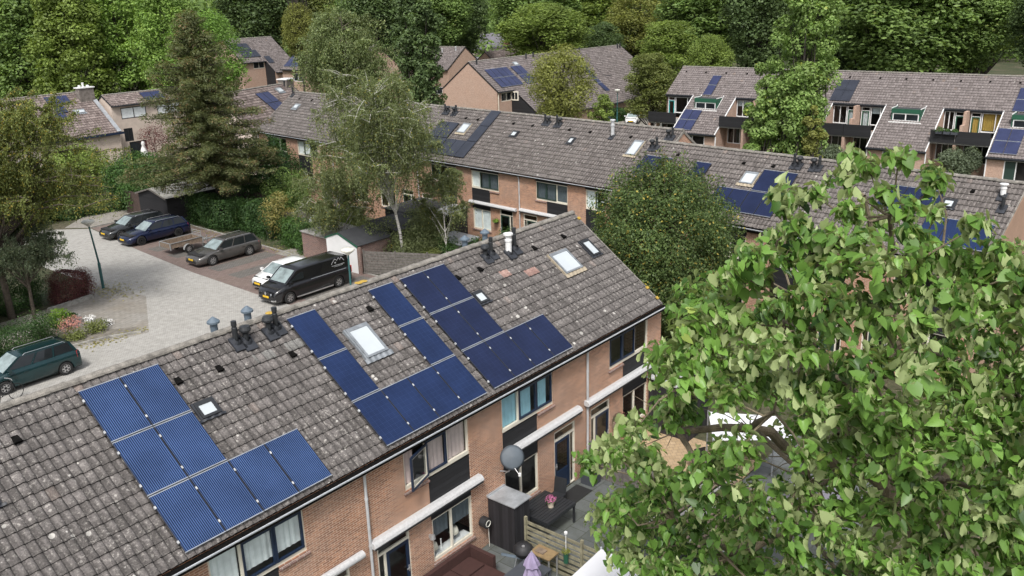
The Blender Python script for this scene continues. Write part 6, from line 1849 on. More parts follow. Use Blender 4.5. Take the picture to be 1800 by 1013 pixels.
gd = thing('satellite_dish', 'pale satellite dish among the shrubs beside the garage roof', 'satellite dish', (33.2, 28.2, 0), rad(200))
w_ = MB(); w_.tube([(0, 0, 0), (0, 0, 1.7)], 0.03, 8); w_.build('pole', 'zinc', gd)
w_ = MB(); w_.T = Matrix.Translation((0.1, 0, 1.8)) @ Matrix.Rotation(rad(65), 4, 'Y'); w_.lathe([(0, 0), (0.3, 0.05), (0.45, 0.12), (0.46, 0.1), (0.3, 0.02), (0, -0.02)], n=20); w_.T = None; w_.build('dish', 'zinc_light', gd, smooth=True)
sn = thing('garden_statue', 'white garden statue at the beige house behind the bushes', 'statue', (44.3, 70.5, 0), 0)
w_ = MB(); w_.lathe([(0.35, 0), (0.35, 0.5), (0.3, 0.6), (0.42, 0.9), (0.36, 1.5), (0.2, 1.9), (0.16, 2.0), (0.22, 2.2), (0.15, 2.45), (0, 2.5)], n=14); w_.build('figure', 'white', sn, smooth=True)
for (u, dpt, lab) in ((-9.9, 12, 'pointed white garden lantern between the garden shrubs'), ):
    x, y = m1(u, dpt); ln = thing('garden_lantern', lab, 'lantern', (x, y, 0), 0); w_ = MB(); w_.tube([(0, 0, 0), (0, 0, 1)], 0.03, 6); w_.build('pole', 'black_metal', ln); w_ = MB(); w_.lathe([(0.1, 1.0), (0.13, 1.1), (0.02, 1.3), (0, 1.35)], n=6); w_.build('lamp_shade', 'white', ln)
hg = thing('hanging_basket', 'green hanging basket between window and door of the middle terrace', 'hanging basket', M1.w((-6.7, -4.3, 1.45)), 0)
w_ = MB(); w_.lathe([(0, -0.1), (0.14, -0.05), (0.18, 0.08), (0, 0.08)], n=12); w_.build('basket', 'pot_black', hg); leaf_cluster('leaves', hg, 'leaf_lime', (0, 0, 0.05), 0.26, 220, 0.08, 5)
# rear terrace garden plants and balcony pots
for k, (yy, lab) in enumerate(((0.0, 'planted balcony box nearest the dormer roof'), (-0.62, 'planted balcony box in the middle of the rail'), (-1.2, 'planted balcony box nearest the brick fin'))):
    p_ = thing('balcony_planter', lab, 'planter', (76.15, yy - 0.3, 4.1), 0, 'planters on the balcony rail')
    w_ = MB(); w_.box(-0.15, 0.12, -0.25, 0.25, 0, 0.22); w_.build('box', 'table_grey', p_); leaf_cluster('leaves', p_, 'leaf_shrub_green', (0.1, 0, 0.22), 0.45 if k == 0 else 0.3, 200, 0.12, 10 + k)
bn = thing('bench', 'wooden bench on the raised terrace below the planted balcony', 'bench', (77.2, -1.3, 0.9), rad(-90))
w_ = MB(); w_.box(-0.6, 0.6, -0.2, 0.2, 0.42, 0.47); w_.build('seat', 'wood_yellow', bn)
for x in (-0.5, 0.5):
    w_ = MB(); w_.box(x - 0.04, x + 0.04, -0.18, 0.18, -0.9, 0.419); w_.build('leg', 'wood_yellow', bn)
dk = thing('wheelie_bin', 'blue grey rubbish bin by the small hedge in the rear street', 'bin', (91.4, 42.6, 0), 0)
w_ = MB(); w_.prism([(-0.28, -0.3, 0.1), (0.28, -0.3, 0.1), (0.28, 0.3, 0.1), (-0.28, 0.3, 0.1)], (0, 0, 0.95)); w_.build('body', 'table_grey', dk); w_ = MB(); w_.box(-0.31, 0.31, -0.33, 0.33, 1.051, 1.1); w_.build('lid', 'navy', dk)
wh = thing('detached_house', 'white rendered house with blue door at the left frame edge', 'house', (9.6, 28.2, 0), rad(4))
w_ = MB(); w_.box(-5, 2.6, 0, 6, 0, 2.6); w_.build('wall', 'white', wh)
w_ = MB(); w_.prism([(-5.2, -0.3, 2.602), (-5.2, 3, 4.6), (-5.2, 6.3, 2.602)], (8.0, 0, 0)); w_.build('roof', 'roofing_felt', wh)
w_ = MB(); w_.box(1.0, 1.9, -0.05, -0.002, 0.05, 2.05); w_.build('door', 'navy', wh); w_ = MB(); w_.box(2.0, 2.5, -0.06, -0.002, 0.05, 2.1); w_.build('side_panel', 'lamp_green', wh)
bt = thing('stone_trough', 'grey stone trough planted behind the coral flowers', 'planter', (15.3, 27.0, 0), rad(10))
w_ = MB(); w_.box(-0.55, 0.55, -0.3, 0.3, 0, 0.45); w_.build('basin', 'concrete', bt); leaf_cluster('leaves', bt, 'leaf_hedge', (0, 0, 0.45), 0.5, 350, 0.1, 31, 0.4)

# ================================================================== trees and plants
def unit(v): return v / (np.linalg.norm(v, axis=-1, keepdims=True) + 1e-9)
def clump_leaves(rng, clumps, n, size, up=0.5, squash=0.85, shell=(0.62, 1.08), aspect=0.6):
    """leaves on the shells of sub-clumps (x,y,z,r)"""
    c = np.asarray(clumps, float)
    w = c[:, 3] ** 2; w /= w.sum()
    k = rng.choice(len(c), n, p=w)
    d = unit(rng.normal(size=(n, 3)) + np.array([0, 0, 0.25]))
    r = c[k, 3] * (shell[0] + (shell[1] - shell[0]) * rng.random(n) ** 0.6)
    P = c[k, :3] + d * r[:, None] * np.array([1, 1, squash])
    N = unit(d * 0.7 + np.array([0, 0, up]) + rng.normal(0, 0.45, (n, 3)))
    S = size * rng.uniform(0.6, 1.35, n)
    co, F = leaf_quads(P, N, S, rng, aspect)
    ti = np.clip(rng.random(n) * 0.75 + 0.25 * rng.random(len(c))[k], 0, 1)
    return co, F, ti
def crown_mesh(name, mat, seed, kind='round', K=70, n=14000, size=0.085):
    """unit crown: radius 1, height 0..1 on z scaled later"""
    rng = np.random.default_rng(seed); cl = []
    for i in range(K):
        d = unit(rng.normal(size=3))
        if kind == 'round':
            z = 0.5 + d[2] * 0.40; rr = 0.74 * (rng.uniform(0.75, 1.05)) * (1.0 if z < 0.55 else 1.0)
            q = math.sqrt(max(0.02, 1 - (d[2]) ** 2)) * rr
            a = math.atan2(d[1], d[0]); r = rng.uniform(0.17, 0.34)
            cl.append((q * math.cos(a), q * math.sin(a), z, r))
        elif kind == 'tall':
            z = rng.uniform(0.08, 0.94); q = 0.72 * math.sin(math.pi * min(1, 0.12 + z * 0.9)) ** 0.55 * rng.uniform(0.55, 1.05); a = rng.uniform(0, 6.28)
            cl.append((q * math.cos(a), q * math.sin(a), z, rng.uniform(0.15, 0.28)))
        elif kind == 'column':
            z = rng.uniform(0.03, 0.97); q = 0.74 * (0.5 + 0.5 * math.sin(math.pi * min(1, 0.1 + z * 0.85))) * math.sqrt(rng.random()); a = rng.uniform(0, 6.28)
            cl.append((q * math.cos(a), q * math.sin(a), z, rng.uniform(0.14, 0.28)))
    cl += [(rng.uniform(-.3, .3), rng.uniform(-.3, .3), rng.uniform(.3, .7), .35) for _ in range(6)]
    c = np.array(cl)
    zs = 1.0
    return c
def make_crown(name, mat, cl, R, Hc, n, size, seed, squash=0.85, aspect=0.6, up=0.5):
    rng = np.random.default_rng(seed)
    c = cl.copy(); c[:, :2] *= R; c[:, 2] *= Hc; c[:, 3] *= R
    co, F, ti = clump_leaves(rng, c, n, size, up, squash, aspect=aspect)
    me = mesh_np(name, co, F, tint=ti); me.materials.append(M[mat])
    return me, c
def limb_mesh(name, mat, trunk_pts, trunk_r, tips, seed=0, n=7, r0=0.12, start=0.35, name2=None):
    """one mesh: trunk and limbs that leave it and end at the tips"""
    rnd = random.Random(seed); mb = MB()
    mb.tube(trunk_pts, trunk_r, n + 2)
    top = Vector(trunk_pts[-1]); base = Vector(trunk_pts[0])
    L = len(trunk_pts)
    for tp in tips:
        tp = Vector(tp)
        f = max(start, min(0.98, (tp.z - base.z) / max(0.1, top.z - base.z) - rnd.uniform(0.12, 0.3)))
        x = f * (L - 1); i = min(L - 2, int(x)); s = Vector(trunk_pts[i]).lerp(Vector(trunk_pts[i + 1]), x - i)
        mid = s.lerp(tp, 0.5) + Vector((rnd.uniform(-.1, .1), rnd.uniform(-.1, .1), rnd.uniform(-0.02, 0.12))) * (tp - s).length
        rr = r0 * (1 - 0.6 * f)
        mb.tube([s, s.lerp(mid, 0.5), mid, mid.lerp(tp, 0.6), tp], [rr, rr * 0.8, rr * 0.6, rr * 0.4, rr * 0.12], max(4, n - 2), False)
    return mb
CROWNS = {}
def crown_data(key, mat, kind, R, Hc, n, size, seed, K=70):
    if key not in CROWNS:
        cl = crown_mesh(key, mat, seed, kind, K)
        me, c = make_crown('crown', mat, cl, R, Hc, n, size, seed + 1)
        tips = [tuple(x[:3]) for x in c[::3]]
        CROWNS[key] = (me, c, tips, R, Hc, {})
    return CROWNS[key]
def tree(label, x, y, top, bot, R, key, mat, kind='round', n=14000, size=0.42, seed=1, rot=0.0, group=None, bark='bark_dark', K=70, cat='tree', baseR=5.0, baseH=12.0, name='tree', lean=(0, 0)):
    me, c, tips, R0, H0, tr = crown_data(key, mat, kind, baseR, baseH, n, size, seed, K)
    T = thing(name, label, cat, (x, y, 0), rot, group)
    s = (R / R0, R / R0, (top - bot) / H0)
    cr = link('crown', me, T, (0, 0, bot)); cr.scale = s
    if 'tm' not in tr:
        h = 6.0
        mb = limb_mesh('trunk', bark, [(0, 0, -h), (0.1, 0, -h / 2), (0, 0.1, 0), (0.1, 0, H0 * 0.4), (0, 0, H0 * 0.85)], [0.4, 0.32, 0.28, 0.2, 0.05], tips, seed, start=0.3)
        o = mb.build('trunk', bark, None); tr['tm'] = o.data
        D.objects.remove(o)
    t_ = link('trunk', tr['tm'], T, (0, 0, bot)); t_.scale = (s[0], s[1], max(s[2], bot / 6.0))
    return T

GF = 'trees of the belt behind the houses'
FT = [
 ('big green tree in the upper corner, left of all others', 45.3, 98.1, 21.1, 1.5, 6.4, 'fa', 'leaf_forest'),
 ('green tree directly behind the stone chimney', 47.8, 90.4, 19.9, 1.5, 5.6, 'fb', 'leaf_midgreen'),
 ('fresh green tree behind the low ridge right of the chimney', 54.4, 91.5, 20.9, 1.5, 5.8, 'fc', 'leaf_shrub'),
 ('fresh green tree just left of the brown pine top', 56.2, 83.7, 21.2, 2.0, 4.6, 'fc', 'leaf_shrub'),
 ('bright light green tree peeping out behind the brown pine', 55.8, 74.6, 16.4, 3.0, 4.9, 'fd', 'leaf_bright'),
 ('very dark tree between the bright tree and distant grey solar roof', 94.0, 117.0, 26.0, 6, 8.0, 'fe', 'leaf_dark'),
 ('brownish olive tree above the distant grey solar roof', 104, 118, 26.0, 8, 7.0, 'fo', 'leaf_oliv'),
 ('slim yellow-green tree between the two distant solar houses', 70.5, 76.0, 16.3, 8.6, 2.5, 'fy', 'leaf_yel'),
 ('dark tree in the gap between willow and dark columnar tree', 90.6, 83.1, 22.5, 5, 6.3, 'fe', 'leaf_dark'),
 ('dense dark tree right behind the orange gable', 112, 92, 22.7, 4.5, 7.0, 'fa', 'leaf_forest'),
 ('dark tree left of the violet school roof', 122.1, 95.6, 22.2, 4, 6.0, 'fe', 'leaf_dark'),
 ('round mid green tree standing behind the gabled ridge with panels', 115.3, 70.8, 15.3, 3.5, 8.0, 'fm', 'leaf_mid'),
 ('dark green tree behind the round mid green tree', 130.2, 83.7, 22.9, 5, 8.5, 'fa', 'leaf_forest'),
 ('small dark tree between the round green and yellow crowns', 127.5, 67.3, 11.7, 3, 3.8, 'fe', 'leaf_dark'),
 ('pale yellow-green crown high above the far end of the gabled ridge', 136.8, 65.8, 17.6, 4, 6.4, 'fy', 'leaf_yel'),
 ('mid green tree behind the small dark tree', 148.7, 84.1, 22.0, 5, 9.0, 'fb', 'leaf_midgreen'),
 ('olive green tree on the corner right of the saltbox houses', 98.8, 38.5, 12.8, 2.5, 5.2, 'fm2', 'leaf_mid'),
 ('brownish low tree beside the white car street', 86.6, 33.6, 9.6, 1.8, 3.7, 'fo', 'leaf_oliv'),
 ('small lime olive tree at the left end of the rear terrace ridge', 93.8, 30.0, 11.5, 3, 3.0, 'fm', 'leaf_mid'),
 ('huge dark tree above the left part of the rear terrace', 120.5, 43.7, 23.1, 4, 8.5, 'fa', 'leaf_forest'),
 ('dark tree standing just left of the poplar top', 109.9, 31.0, 22.4, 4, 5.4, 'fe', 'leaf_dark'),
 ('broad dark tree filling the sky right of the poplar', 103.0, 11.5, 22.3, 3.5, 8.2, 'fa', 'leaf_forest'),
 ('dark tree right behind the poplar', 107.4, 19.4, 20.2, 4, 5.2, 'fe', 'leaf_dark'),
 ('second broad dark tree of the right-hand group, above the rear ridge', 108.0, 5.5, 20.0, 5.5, 5.5, 'fa', 'leaf_forest'),
 ('lighter green tree above the far grey van', 129.6, 8.2, 20.0, 6.5, 6.5, 'fb', 'leaf_midgreen'),
 ('dark tree in the upper corner on the right', 101.2, -3.2, 18.4, 6.8, 4.0, 'fe', 'leaf_dark'),
]
mats_ = {'leaf_shrub': 'leaf_fresh', 'leaf_mid': 'leaf_midgreen', 'leaf_oliv': 'leaf_olive', 'leaf_yel': 'leaf_yellow'}
kinds_ = {'fa': ('round', 34000, 0.36, 3), 'fb': ('tall', 28000, 0.34, 7), 'fc': ('tall', 28000, 0.32, 17), 'fd': ('round', 28000, 0.28, 23), 'fe': ('round', 28000, 0.36, 31), 'fo': ('tall', 28000, 0.32, 37), 'fy': ('round', 28000, 0.30, 41), 'fm': ('round', 32000, 0.30, 47), 'fm2': ('tall', 28000, 0.30, 53)}
for i, (lab, x, y, top, bot, R, key, mt_) in enumerate(FT):
    kd, n, sz, sd0 = kinds_[key]
    tree(lab, x, y, top, bot, R, key, mats_.get(mt_, mt_), kd, n, sz, sd0, rot=i * 1.3, group=GF, K=190, baseH=19.0)
tree('loose yellow-green street tree in front of the gabled saltbox house', 70.1, 34.4, 11.3, 3.0, 3.7, 'sy', 'leaf_yellow', 'round', 20000, 0.2, 61, baseR=3.7, baseH=8.3, K=110)
tree('small shrubby tree right of the loose yellow-green street tree', 70.5, 29.6, 6.9, 0.5, 1.7, 'sy2', 'leaf_midgreen', 'tall', 7000, 0.2, 62, baseR=1.7, baseH=6.4, K=40)
# tall columns
tree('dense dark green columnar tree beside the orange gable', 52.4, 36.6, 20.5, 2.0, 2.75, 'dp', 'leaf_dark', 'column', 34000, 0.26, 71, baseR=2.7, baseH=18, K=230)
tree('tall light green poplar in front of the rear balcony terrace', 66.5, 8.0, 21.5, 0.6, 3.1, 'pp', 'leaf_poplar', 'column', 46000, 0.25, 73, baseR=3.1, baseH=21, K=260)
tree('lower shoulder of light green leaves on the left of the poplar', 65.9, 10.6, 10.6, 0.4, 2.2, 'pq', 'leaf_poplar', 'column', 15000, 0.25, 74, baseR=2.2, baseH=10, K=80)
tree('yellowish young tree at the foot of the poplar', 64.6, 6.0, 7.4, 0.3, 1.3, 'pr', 'leaf_yellow', 'column', 7000, 0.2, 75, baseR=1.2, baseH=7, K=40)

# far wood as one mass
def far_wood():
    rng = np.random.default_rng(99); cl = []
    for i in range(130):
        a = rng.uniform(rad(4), rad(97)); Dd = rng.uniform(205, 300)
        cx, cyy = -4.15 + Dd * math.sin(a), -20 + Dd * math.cos(a)
        R = rng.uniform(7, 11); H = rng.uniform(17, 25)
        for k in range(20):
            d = unit(rng.normal(size=3))
            cl.append((cx + d[0] * R * 0.8, cyy + d[1] * R * 0.8, H * 0.5 + d[2] * H * 0.45, rng.uniform(2.2, 4.2)))
    co, F, ti = clump_leaves(rng, cl, 240000, 0.95)
    me = mesh_np('forest', co, F, tint=ti); me.materials.append(M['leaf_forest'])
    tag(link('forest', me), None, None, None, 'stuff')
far_wood()

# ------------------------------------------------ weeping trees: strands of small leaves hanging from arching limbs
def weeping(label, x, y, top, bot, R, mat, bark, n_limb, n_str, size, seed, str_len=(0.8, 2.4), lpm=14, trunk=None, group=None, cat='tree', limb_r=0.09, off=(0, 0), name='tree', spread=1.0, squash_low=0.0):
    rng = np.random.default_rng(seed); rnd = random.Random(seed)
    T = thing(name, label, cat, (x, y, 0), 0, group)
    Hc = top - bot
    trunk = trunk or [(0, 0, 0), (0.1, 0, bot), (off[0] * 0.5, off[1] * 0.5, bot + Hc * 0.4), (off[0], off[1], top - 0.6)]
    mb = MB(); mb.tube(trunk, [limb_r * 1.8 * (1 - 0.8 * i / (len(trunk) - 1)) for i in range(len(trunk))], 9)
    ends = []
    L = len(trunk)
    for i in range(n_limb):
        f = rnd.uniform(0.3, 0.98); q = f * (L - 1); k = min(L - 2, int(q)); s = Vector(trunk[k]).lerp(Vector(trunk[k + 1]), q - k)
        a = rnd.uniform(0, 2 * PI); zz = bot + Hc * (0.2 + 0.8 * f * rnd.uniform(0.75, 1.02))
        rr = R * rnd.uniform(0.45, 0.95) * math.sqrt(max(0.08, 1 - (max(0, (zz - bot) / Hc - 0.45) / 0.6) ** 2))
        e = Vector((off[0] * f + rr * math.cos(a), off[1] * f + rr * math.sin(a), zz))
        if e.z < s.z - 1.0: e.z = s.z
        mid = s.lerp(e, 0.5) + Vector((0, 0, 0.22 * (e - s).length))
        r0 = limb_r * (1 - 0.55 * f)
        pts = [s, s.lerp(mid, 0.55), mid, mid.lerp(e, 0.5) + Vector((0, 0, 0.05 * rr)), e]
        mb.tube(pts, [r0, r0 * 0.8, r0 * 0.6, r0 * 0.4, r0 * 0.15], 5, False)
        ends.append(pts)
        for j in range(3):
            b0 = mid.lerp(e, rnd.random()); e2 = b0 + Vector((rnd.uniform(-1, 1), rnd.uniform(-1, 1), rnd.uniform(-0.1, 0.7))) * R * 0.3
            mb.tube([b0, b0.lerp(e2, 0.5) + Vector((0, 0, 0.1)), e2], [r0 * 0.4, r0 * 0.25, r0 * 0.08], 4, False)
            ends.append([b0, b0, b0.lerp(e2, 0.5), b0.lerp(e2, 0.7), e2])
    mb.build('trunk', bark, T)
    P = []; Dn = []
    for i in range(n_str):
        pts = rnd.choice(ends); t = rnd.uniform(0.25, 1.0) * 4; k = min(3, int(t)); p = Vector(pts[k]).lerp(Vector(pts[k + 1]), t - k)
        l = rnd.uniform(*str_len); a = rnd.uniform(0, 2 * PI); dx, dy = math.cos(a), math.sin(a); sp_ = rnd.uniform(0.1, 0.5) * spread
        n = max(3, int(l * lpm))
        for j in range(n):
            u = j / n
            P.append((p.x + dx * sp_ * l * math.sin(u * 1.5), p.y + dy * sp_ * l * math.sin(u * 1.5), p.z + 0.12 * math.sin(u * 3) * spread - l * u * u * 0.95))
            Dn.append((dx * 0.3, dy * 0.3, -1.0))
    P = np.array(P) + rng.normal(0, size * 0.45, (len(P), 3)); P = P[P[:, 2] > 0.15]; n = len(P)
    N = unit(rng.normal(size=(n, 3)) + np.array([0, 0, 0.5])); t = np.array([0, 0, -1.0]) + rng.normal(0, 0.6, (n, 3))
    co, F = leaf_quads(P, N, size * rng.uniform(0.6, 1.3, n), rng, 0.5, t)
    me = mesh_np('crown', co, F, tint=rng.random(n)); me.materials.append(M[mat]); link('crown', me, T)
    return T
weeping('weeping white barked birch in front of the middle terrace', 32.6, 19.7, 12.2, 3.0, 4.5, 'leaf_birch', 'bark_birch', 80, 3300, 0.11, 5, (0.7, 2.4), 21,
        trunk=[(0.4, -0.2, 0), (0.3, -0.1, 2.2), (0.1, 0.2, 4.5), (-0.5, 0.1, 7), (-1.1, -0.3, 9.5), (-1.4, -0.6, 11.4)], limb_r=0.06, off=(-1.4, -0.3), group='white birches')
weeping('low spreading birch behind the white garage', 32.4, 25.0, 5.8, 1.2, 3.4, 'leaf_birch', 'bark_birch', 34, 1900, 0.11, 6, (0.5, 1.4), 20, limb_r=0.04, group='white birches')
weeping('small green birch before the shed of the middle terrace', 35.2, 18.0, 6.2, 1.3, 2.2, 'leaf_birch', 'bark_birch', 24, 1300, 0.11, 8, (0.4, 1.2), 20, limb_r=0.035, group='white birches')
weeping('pale drooping willow rising behind the birch', 54.2, 48.5, 15.3, 5, 5.4, 'leaf_willow', 'bark', 60, 3000, 0.22, 9, (1.3, 3.6), 9, limb_r=0.09)
weeping('large olive green drooping tree at the left frame edge', 14.6, 29.6, 11.9, 2.6, 5.4, 'leaf_olive', 'bark', 95, 10000, 0.12, 12, (0.3, 1.2), 20,
        trunk=[(-0.7, 1.2, 0), (-0.9, 0.7, 2.5), (-0.9, 0.3, 5), (-0.4, 0.1, 8), (0.1, 0.0, 10.6)], limb_r=0.11, off=(0.5, -0.3))
weeping('small grey green tree in front of the purple hedge', 14.6, 29.6, 5.6, 1.7, 2.7, 'leaf_grey', 'bark', 46, 3000, 0.1, 14, (0.3, 0.9), 22, limb_r=0.06, trunk=[(0, 0, 0), (0, -0.1, 1.9), (-0.1, -0.3, 3.4), (0, -0.5, 4.9)])

# ------------------------------------------------ pine
def pine(label, x, y, top, bot, R, seed=2):
    rng = np.random.default_rng(seed); rnd = random.Random(seed)
    T = thing('pine_tree', label, 'pine tree', (x, y, 0), 0)
    mb = MB(); mb.tube([(1.2, 0.4, 0), (0.7, 0.2, bot), (0.1, 0, (top + bot) / 2), (0, 0, top - 0.3)], [0.34, 0.28, 0.17, 0.03], 9)
    cl = []
    H = top - bot
    for i in range(190):
        f = (i + rnd.random()) / 190; z = bot + H * f
        prof = (1 - f) ** 0.62 * (0.55 + 0.45 * min(1, f / 0.12))
        L_ = R * prof * rnd.uniform(0.45, 1.15); a = i * 2.4 + rnd.uniform(-.3, .3)
        s = Vector((0.3 * (1 - f), 0.1, z)); e = s + Vector((L_ * math.cos(a), L_ * math.sin(a), -0.06 * L_ + 0.5 * f))
        mb.tube([s, s.lerp(e, 0.5) + Vector((0, 0, -0.1)), e], [0.055 * (1 - f * 0.6), 0.035, 0.01], 4, False)
        m_ = max(2, int(L_ / 0.5))
        for j in range(m_):
            t = (j + 0.7) / m_
            c = s.lerp(e, t)
            cl.append((c.x + rnd.uniform(-.25, .25), c.y + rnd.uniform(-.25, .25), c.z + 0.1, rnd.uniform(0.36, 0.62)))
    mb.build('trunk', 'bark_dark', T)
    co, F, ti = clump_leaves(rng, cl, 95000, 0.21, up=0.7, squash=0.6, aspect=0.26, shell=(0.2, 1.1))
    me = mesh_np('crown', co, F, tint=ti); me.materials.append(M['leaf_pine']); link('crown', me, T)
pine('tall brown-green pine behind the bronze grey estate car', 32.6, 39.6, 15.0, 3.0, 6.0)

# ------------------------------------------------ round hornbeam beyond the gable
def hornbeam():
    rng = np.random.default_rng(21); rnd = random.Random(21)
    T = thing('tree', 'round dense tree with yellow leaf flecks beyond the near gable', 'tree', (28.9, -1.2, 0), 0)
    n = 90000
    d = unit(rng.normal(size=(n, 3))); bump = 1 + 0.10 * np.sin(d[:, 0] * 7 + 1) * np.cos(d[:, 1] * 6) + 0.07 * np.sin(d[:, 2] * 11 + d[:, 0] * 9) + 0.06 * np.sin(d[:, 1] * 17 + d[:, 2] * 5)
    r = (0.55 + 0.5 * rng.random(n) ** 0.7) * bump
    P = d * r[:, None] * np.array([3.15, 3.15, 3.75]) + np.array([0, 0, 5.3])
    mb = MB(); mb.tube([(0, 0, 0), (0, 0, 2), (0.1, 0, 4)], [0.25, 0.2, 0.12], 9)
    S = []
    for i in range(90):
        a = rnd.uniform(0, 2 * PI); q = rnd.uniform(0, 2.4); z = 5.3 + 3.6 * math.sqrt(max(0.05, 1 - (q / 3.15) ** 2))
        b0 = Vector((q * 0.45 * math.cos(a), q * 0.45 * math.sin(a), 4)); e = Vector((q * math.cos(a), q * math.sin(a), z + rnd.uniform(0.1, 1.0)))
        mb.tube([b0, b0.lerp(e, 0.6), e], [0.035, 0.02, 0.005], 4, False)
        for j in range(34):
            t = rnd.uniform(0.72, 1.0); c = b0.lerp(e, t); S.append((c.x + rnd.gauss(0, .06), c.y + rnd.gauss(0, .06), c.z + rnd.gauss(0, .05)))
    P = np.concatenate([P, np.array(S)]); n = len(P)
    N = unit(np.concatenate([d, rng.normal(size=(len(S), 3))]) * 0.6 + rng.normal(0, 0.6, (n, 3)) + np.array([0, 0, 0.3]))
    co, F = leaf_quads(P, N, 0.115 * rng.uniform(0.6, 1.3, n), rng, 0.6)
    mb.build('trunk', 'bark', T)
    me = mesh_np('crown', co, F, tint=rng.random(n)); me.materials.append(M['leaf_hornbeam']); link('crown', me, T)
hornbeam()

# ------------------------------------------------ the large-leaved tree close to the camera
def catalpa(CAT):
    rng = np.random.default_rng(8); rnd = random.Random(8)
    T = thing('tree', 'large-leaved tree with heart-shaped bright green leaves filling the right foreground', 'tree', (11.6, -17.2, 0), 0)
    o = np.array([11.6, -17.2, 0.0])
    C_ = np.array(CAT)
    C_ = C_[~((C_[:, 2] > 11.2) & (rng.random(len(C_)) < 0.06))]; C_[:, :3] -= o
    C_[:, 3] *= np.where(C_[:, 2] > 11.0, rng.uniform(0.72, 1.12, len(C_)), rng.uniform(0.88, 1.18, len(C_)))
    fork = Vector((-0.62, 0.56, 7.1)); 
    main = [Vector((0, 0, 0)), Vector((-0.05, 0.05, 2.5)), Vector((-0.3, 0.15, 5.0)), fork]
    mb = MB(); mb.tube(main, [0.3, 0.25, 0.22, 0.19], 12)
    hubs = [Vector(h) - Vector(o) for h in ((10.31, -16.04, 8.1), (9.78, -15.64, 9.0), (9.69, -15.6, 9.9), (9.08, -15.3, 8.7), (8.4, -14.6, 9.3), (7.8, -13.6, 9.2), (10.62, -17.4, 8.9), (10.4, -16.3, 10.6), (10.6, -15.9, 11.8), (9.0, -15.6, 7.7), (8.2, -14.7, 7.0), (10.9, -17.6, 7.6), (9.8, -17.3, 8.6), (9.4, -14.6, 10.8))]
    par = [-1, 0, 1, 0, 3, 4, -1, 1, 7, -1, 9, -1, 6, 2]
    rads = [0.15, 0.12, 0.08, 0.1, 0.075, 0.05, 0.12, 0.08, 0.055, 0.1, 0.06, 0.11, 0.07, 0.055]
    for h, p, r in zip(hubs, par, rads):
        s = fork if p < 0 else hubs[p]
        rs = 0.17 if p < 0 else rads[p]
        m1_ = s.lerp(h, 0.35) + Vector((rnd.gauss(0, .08), rnd.gauss(0, .08), rnd.gauss(0, .08))); m2_ = s.lerp(h, 0.7) + Vector((rnd.gauss(0, .06), rnd.gauss(0, .06), rnd.gauss(0, .06)))
        mb.tube([s, m1_, m2_, h], [min(rs, r * 1.5), r * 1.3, r * 1.15, r], 9, False)
    sub = []
    pts_ = C_[:, :3].copy(); cen = pts_[rng.choice(len(pts_), 34, replace=False)]
    for it in range(12):
        lab = np.argmin(((pts_[:, None] - cen[None]) ** 2).sum(2), axis=1)
        cen = np.array([pts_[lab == k].mean(0) if (lab == k).any() else cen[k] for k in range(34)])
    for k in range(34):
        q = Vector(cen[k]); h = min(hubs, key=lambda t_: (t_ - q).length + (0.5 if t_.z > q.z + 0.5 else 0)); q = h.lerp(q, 0.72)
        m_ = h.lerp(q, 0.5) + Vector((rnd.gauss(0, .12), rnd.gauss(0, .12), rnd.gauss(0, .1)))
        mb.tube([h, h.lerp(m_, 0.5) + Vector((0, 0, .03)), m_, m_.lerp(q, 0.5), q], [0.055, 0.048, 0.042, 0.036, 0.03], 7, False); sub.append(q)
    LP, LR, PF, PT = [], [], [], []
    for (cx, cy_, cz, cr) in C_:
        c = Vector((cx, cy_, cz))
        h = min(sub, key=lambda q: (q - c).length)
        v = c - h
        m_ = h + v * 0.5 + Vector((rnd.gauss(0, .2), rnd.gauss(0, .2), rnd.uniform(-0.25, 0.2))) * v.length * 0.6
        mb.tube([h, h.lerp(m_, 0.5), m_, m_.lerp(c, 0.6), c], [0.024, 0.02, 0.016, 0.012, 0.007], 6, False)
        for j in range(5):
            e = c + Vector((rnd.gauss(0, 1), rnd.gauss(0, 1), rnd.gauss(0.1, 0.8))).normalized() * cr * rnd.uniform(0.5, 0.9)
            mb.tube([c, c.lerp(e, 0.5) + Vector((0, 0, 0.03)), e], [0.009, 0.007, 0.004], 4, False)
        pk = 0.42 if rnd.random() < 0.22 else 0.07; pt_ = rnd.random()
        nl = int(max(26, 680 * cr * cr + 26))
        for j in range(nl):
            dd = Vector((rnd.gauss(0, 1), rnd.gauss(0, 1), rnd.gauss(0.15, 0.8))).normalized()
            LP.append(tuple(c + dd * cr * rnd.uniform(0.2, 1.05))); LR.append(tuple(dd)); PF.append(pk); PT.append(pt_)
    # bare twigs in the hollow
    for i in range(70):
        h = rnd.choice(hubs[3:6] + hubs[9:11] + hubs[:2]); e = h + Vector((rnd.gauss(0, .5), rnd.gauss(0, .5), rnd.gauss(0.1, .4)))
        mb.tube([h, h.lerp(e, .5) + Vector((rnd.gauss(0, .06), rnd.gauss(0, .06), .05)), e], [0.014, 0.009, 0.003], 4, False)
    mb.build('trunk', 'bark_catalpa', T)
    P = np.array(LP); Rr = np.array(LR); n = len(P)
    side = np.array([0.77, -0.64, 0.0])                  # the breeze blows towards the frame's right
    tip = unit(Rr * np.array([1, 1, 0.3]) * 0.55 + np.array([0, 0, -0.62]) + rng.normal(0, 0.42, (n, 3)) + side * 0.25)
    N = unit(Rr * 0.35 + np.array([0, 0, 0.75]) + rng.normal(0, 0.38, (n, 3)))
    pf = np.array(PF); flip = rng.random(n) < pf
    N[flip] = unit(np.array([-0.5, -0.75, -0.25]) * -1.0 * np.array([1, 1, 1]) + rng.normal(0, 0.35, (flip.sum(), 3)))
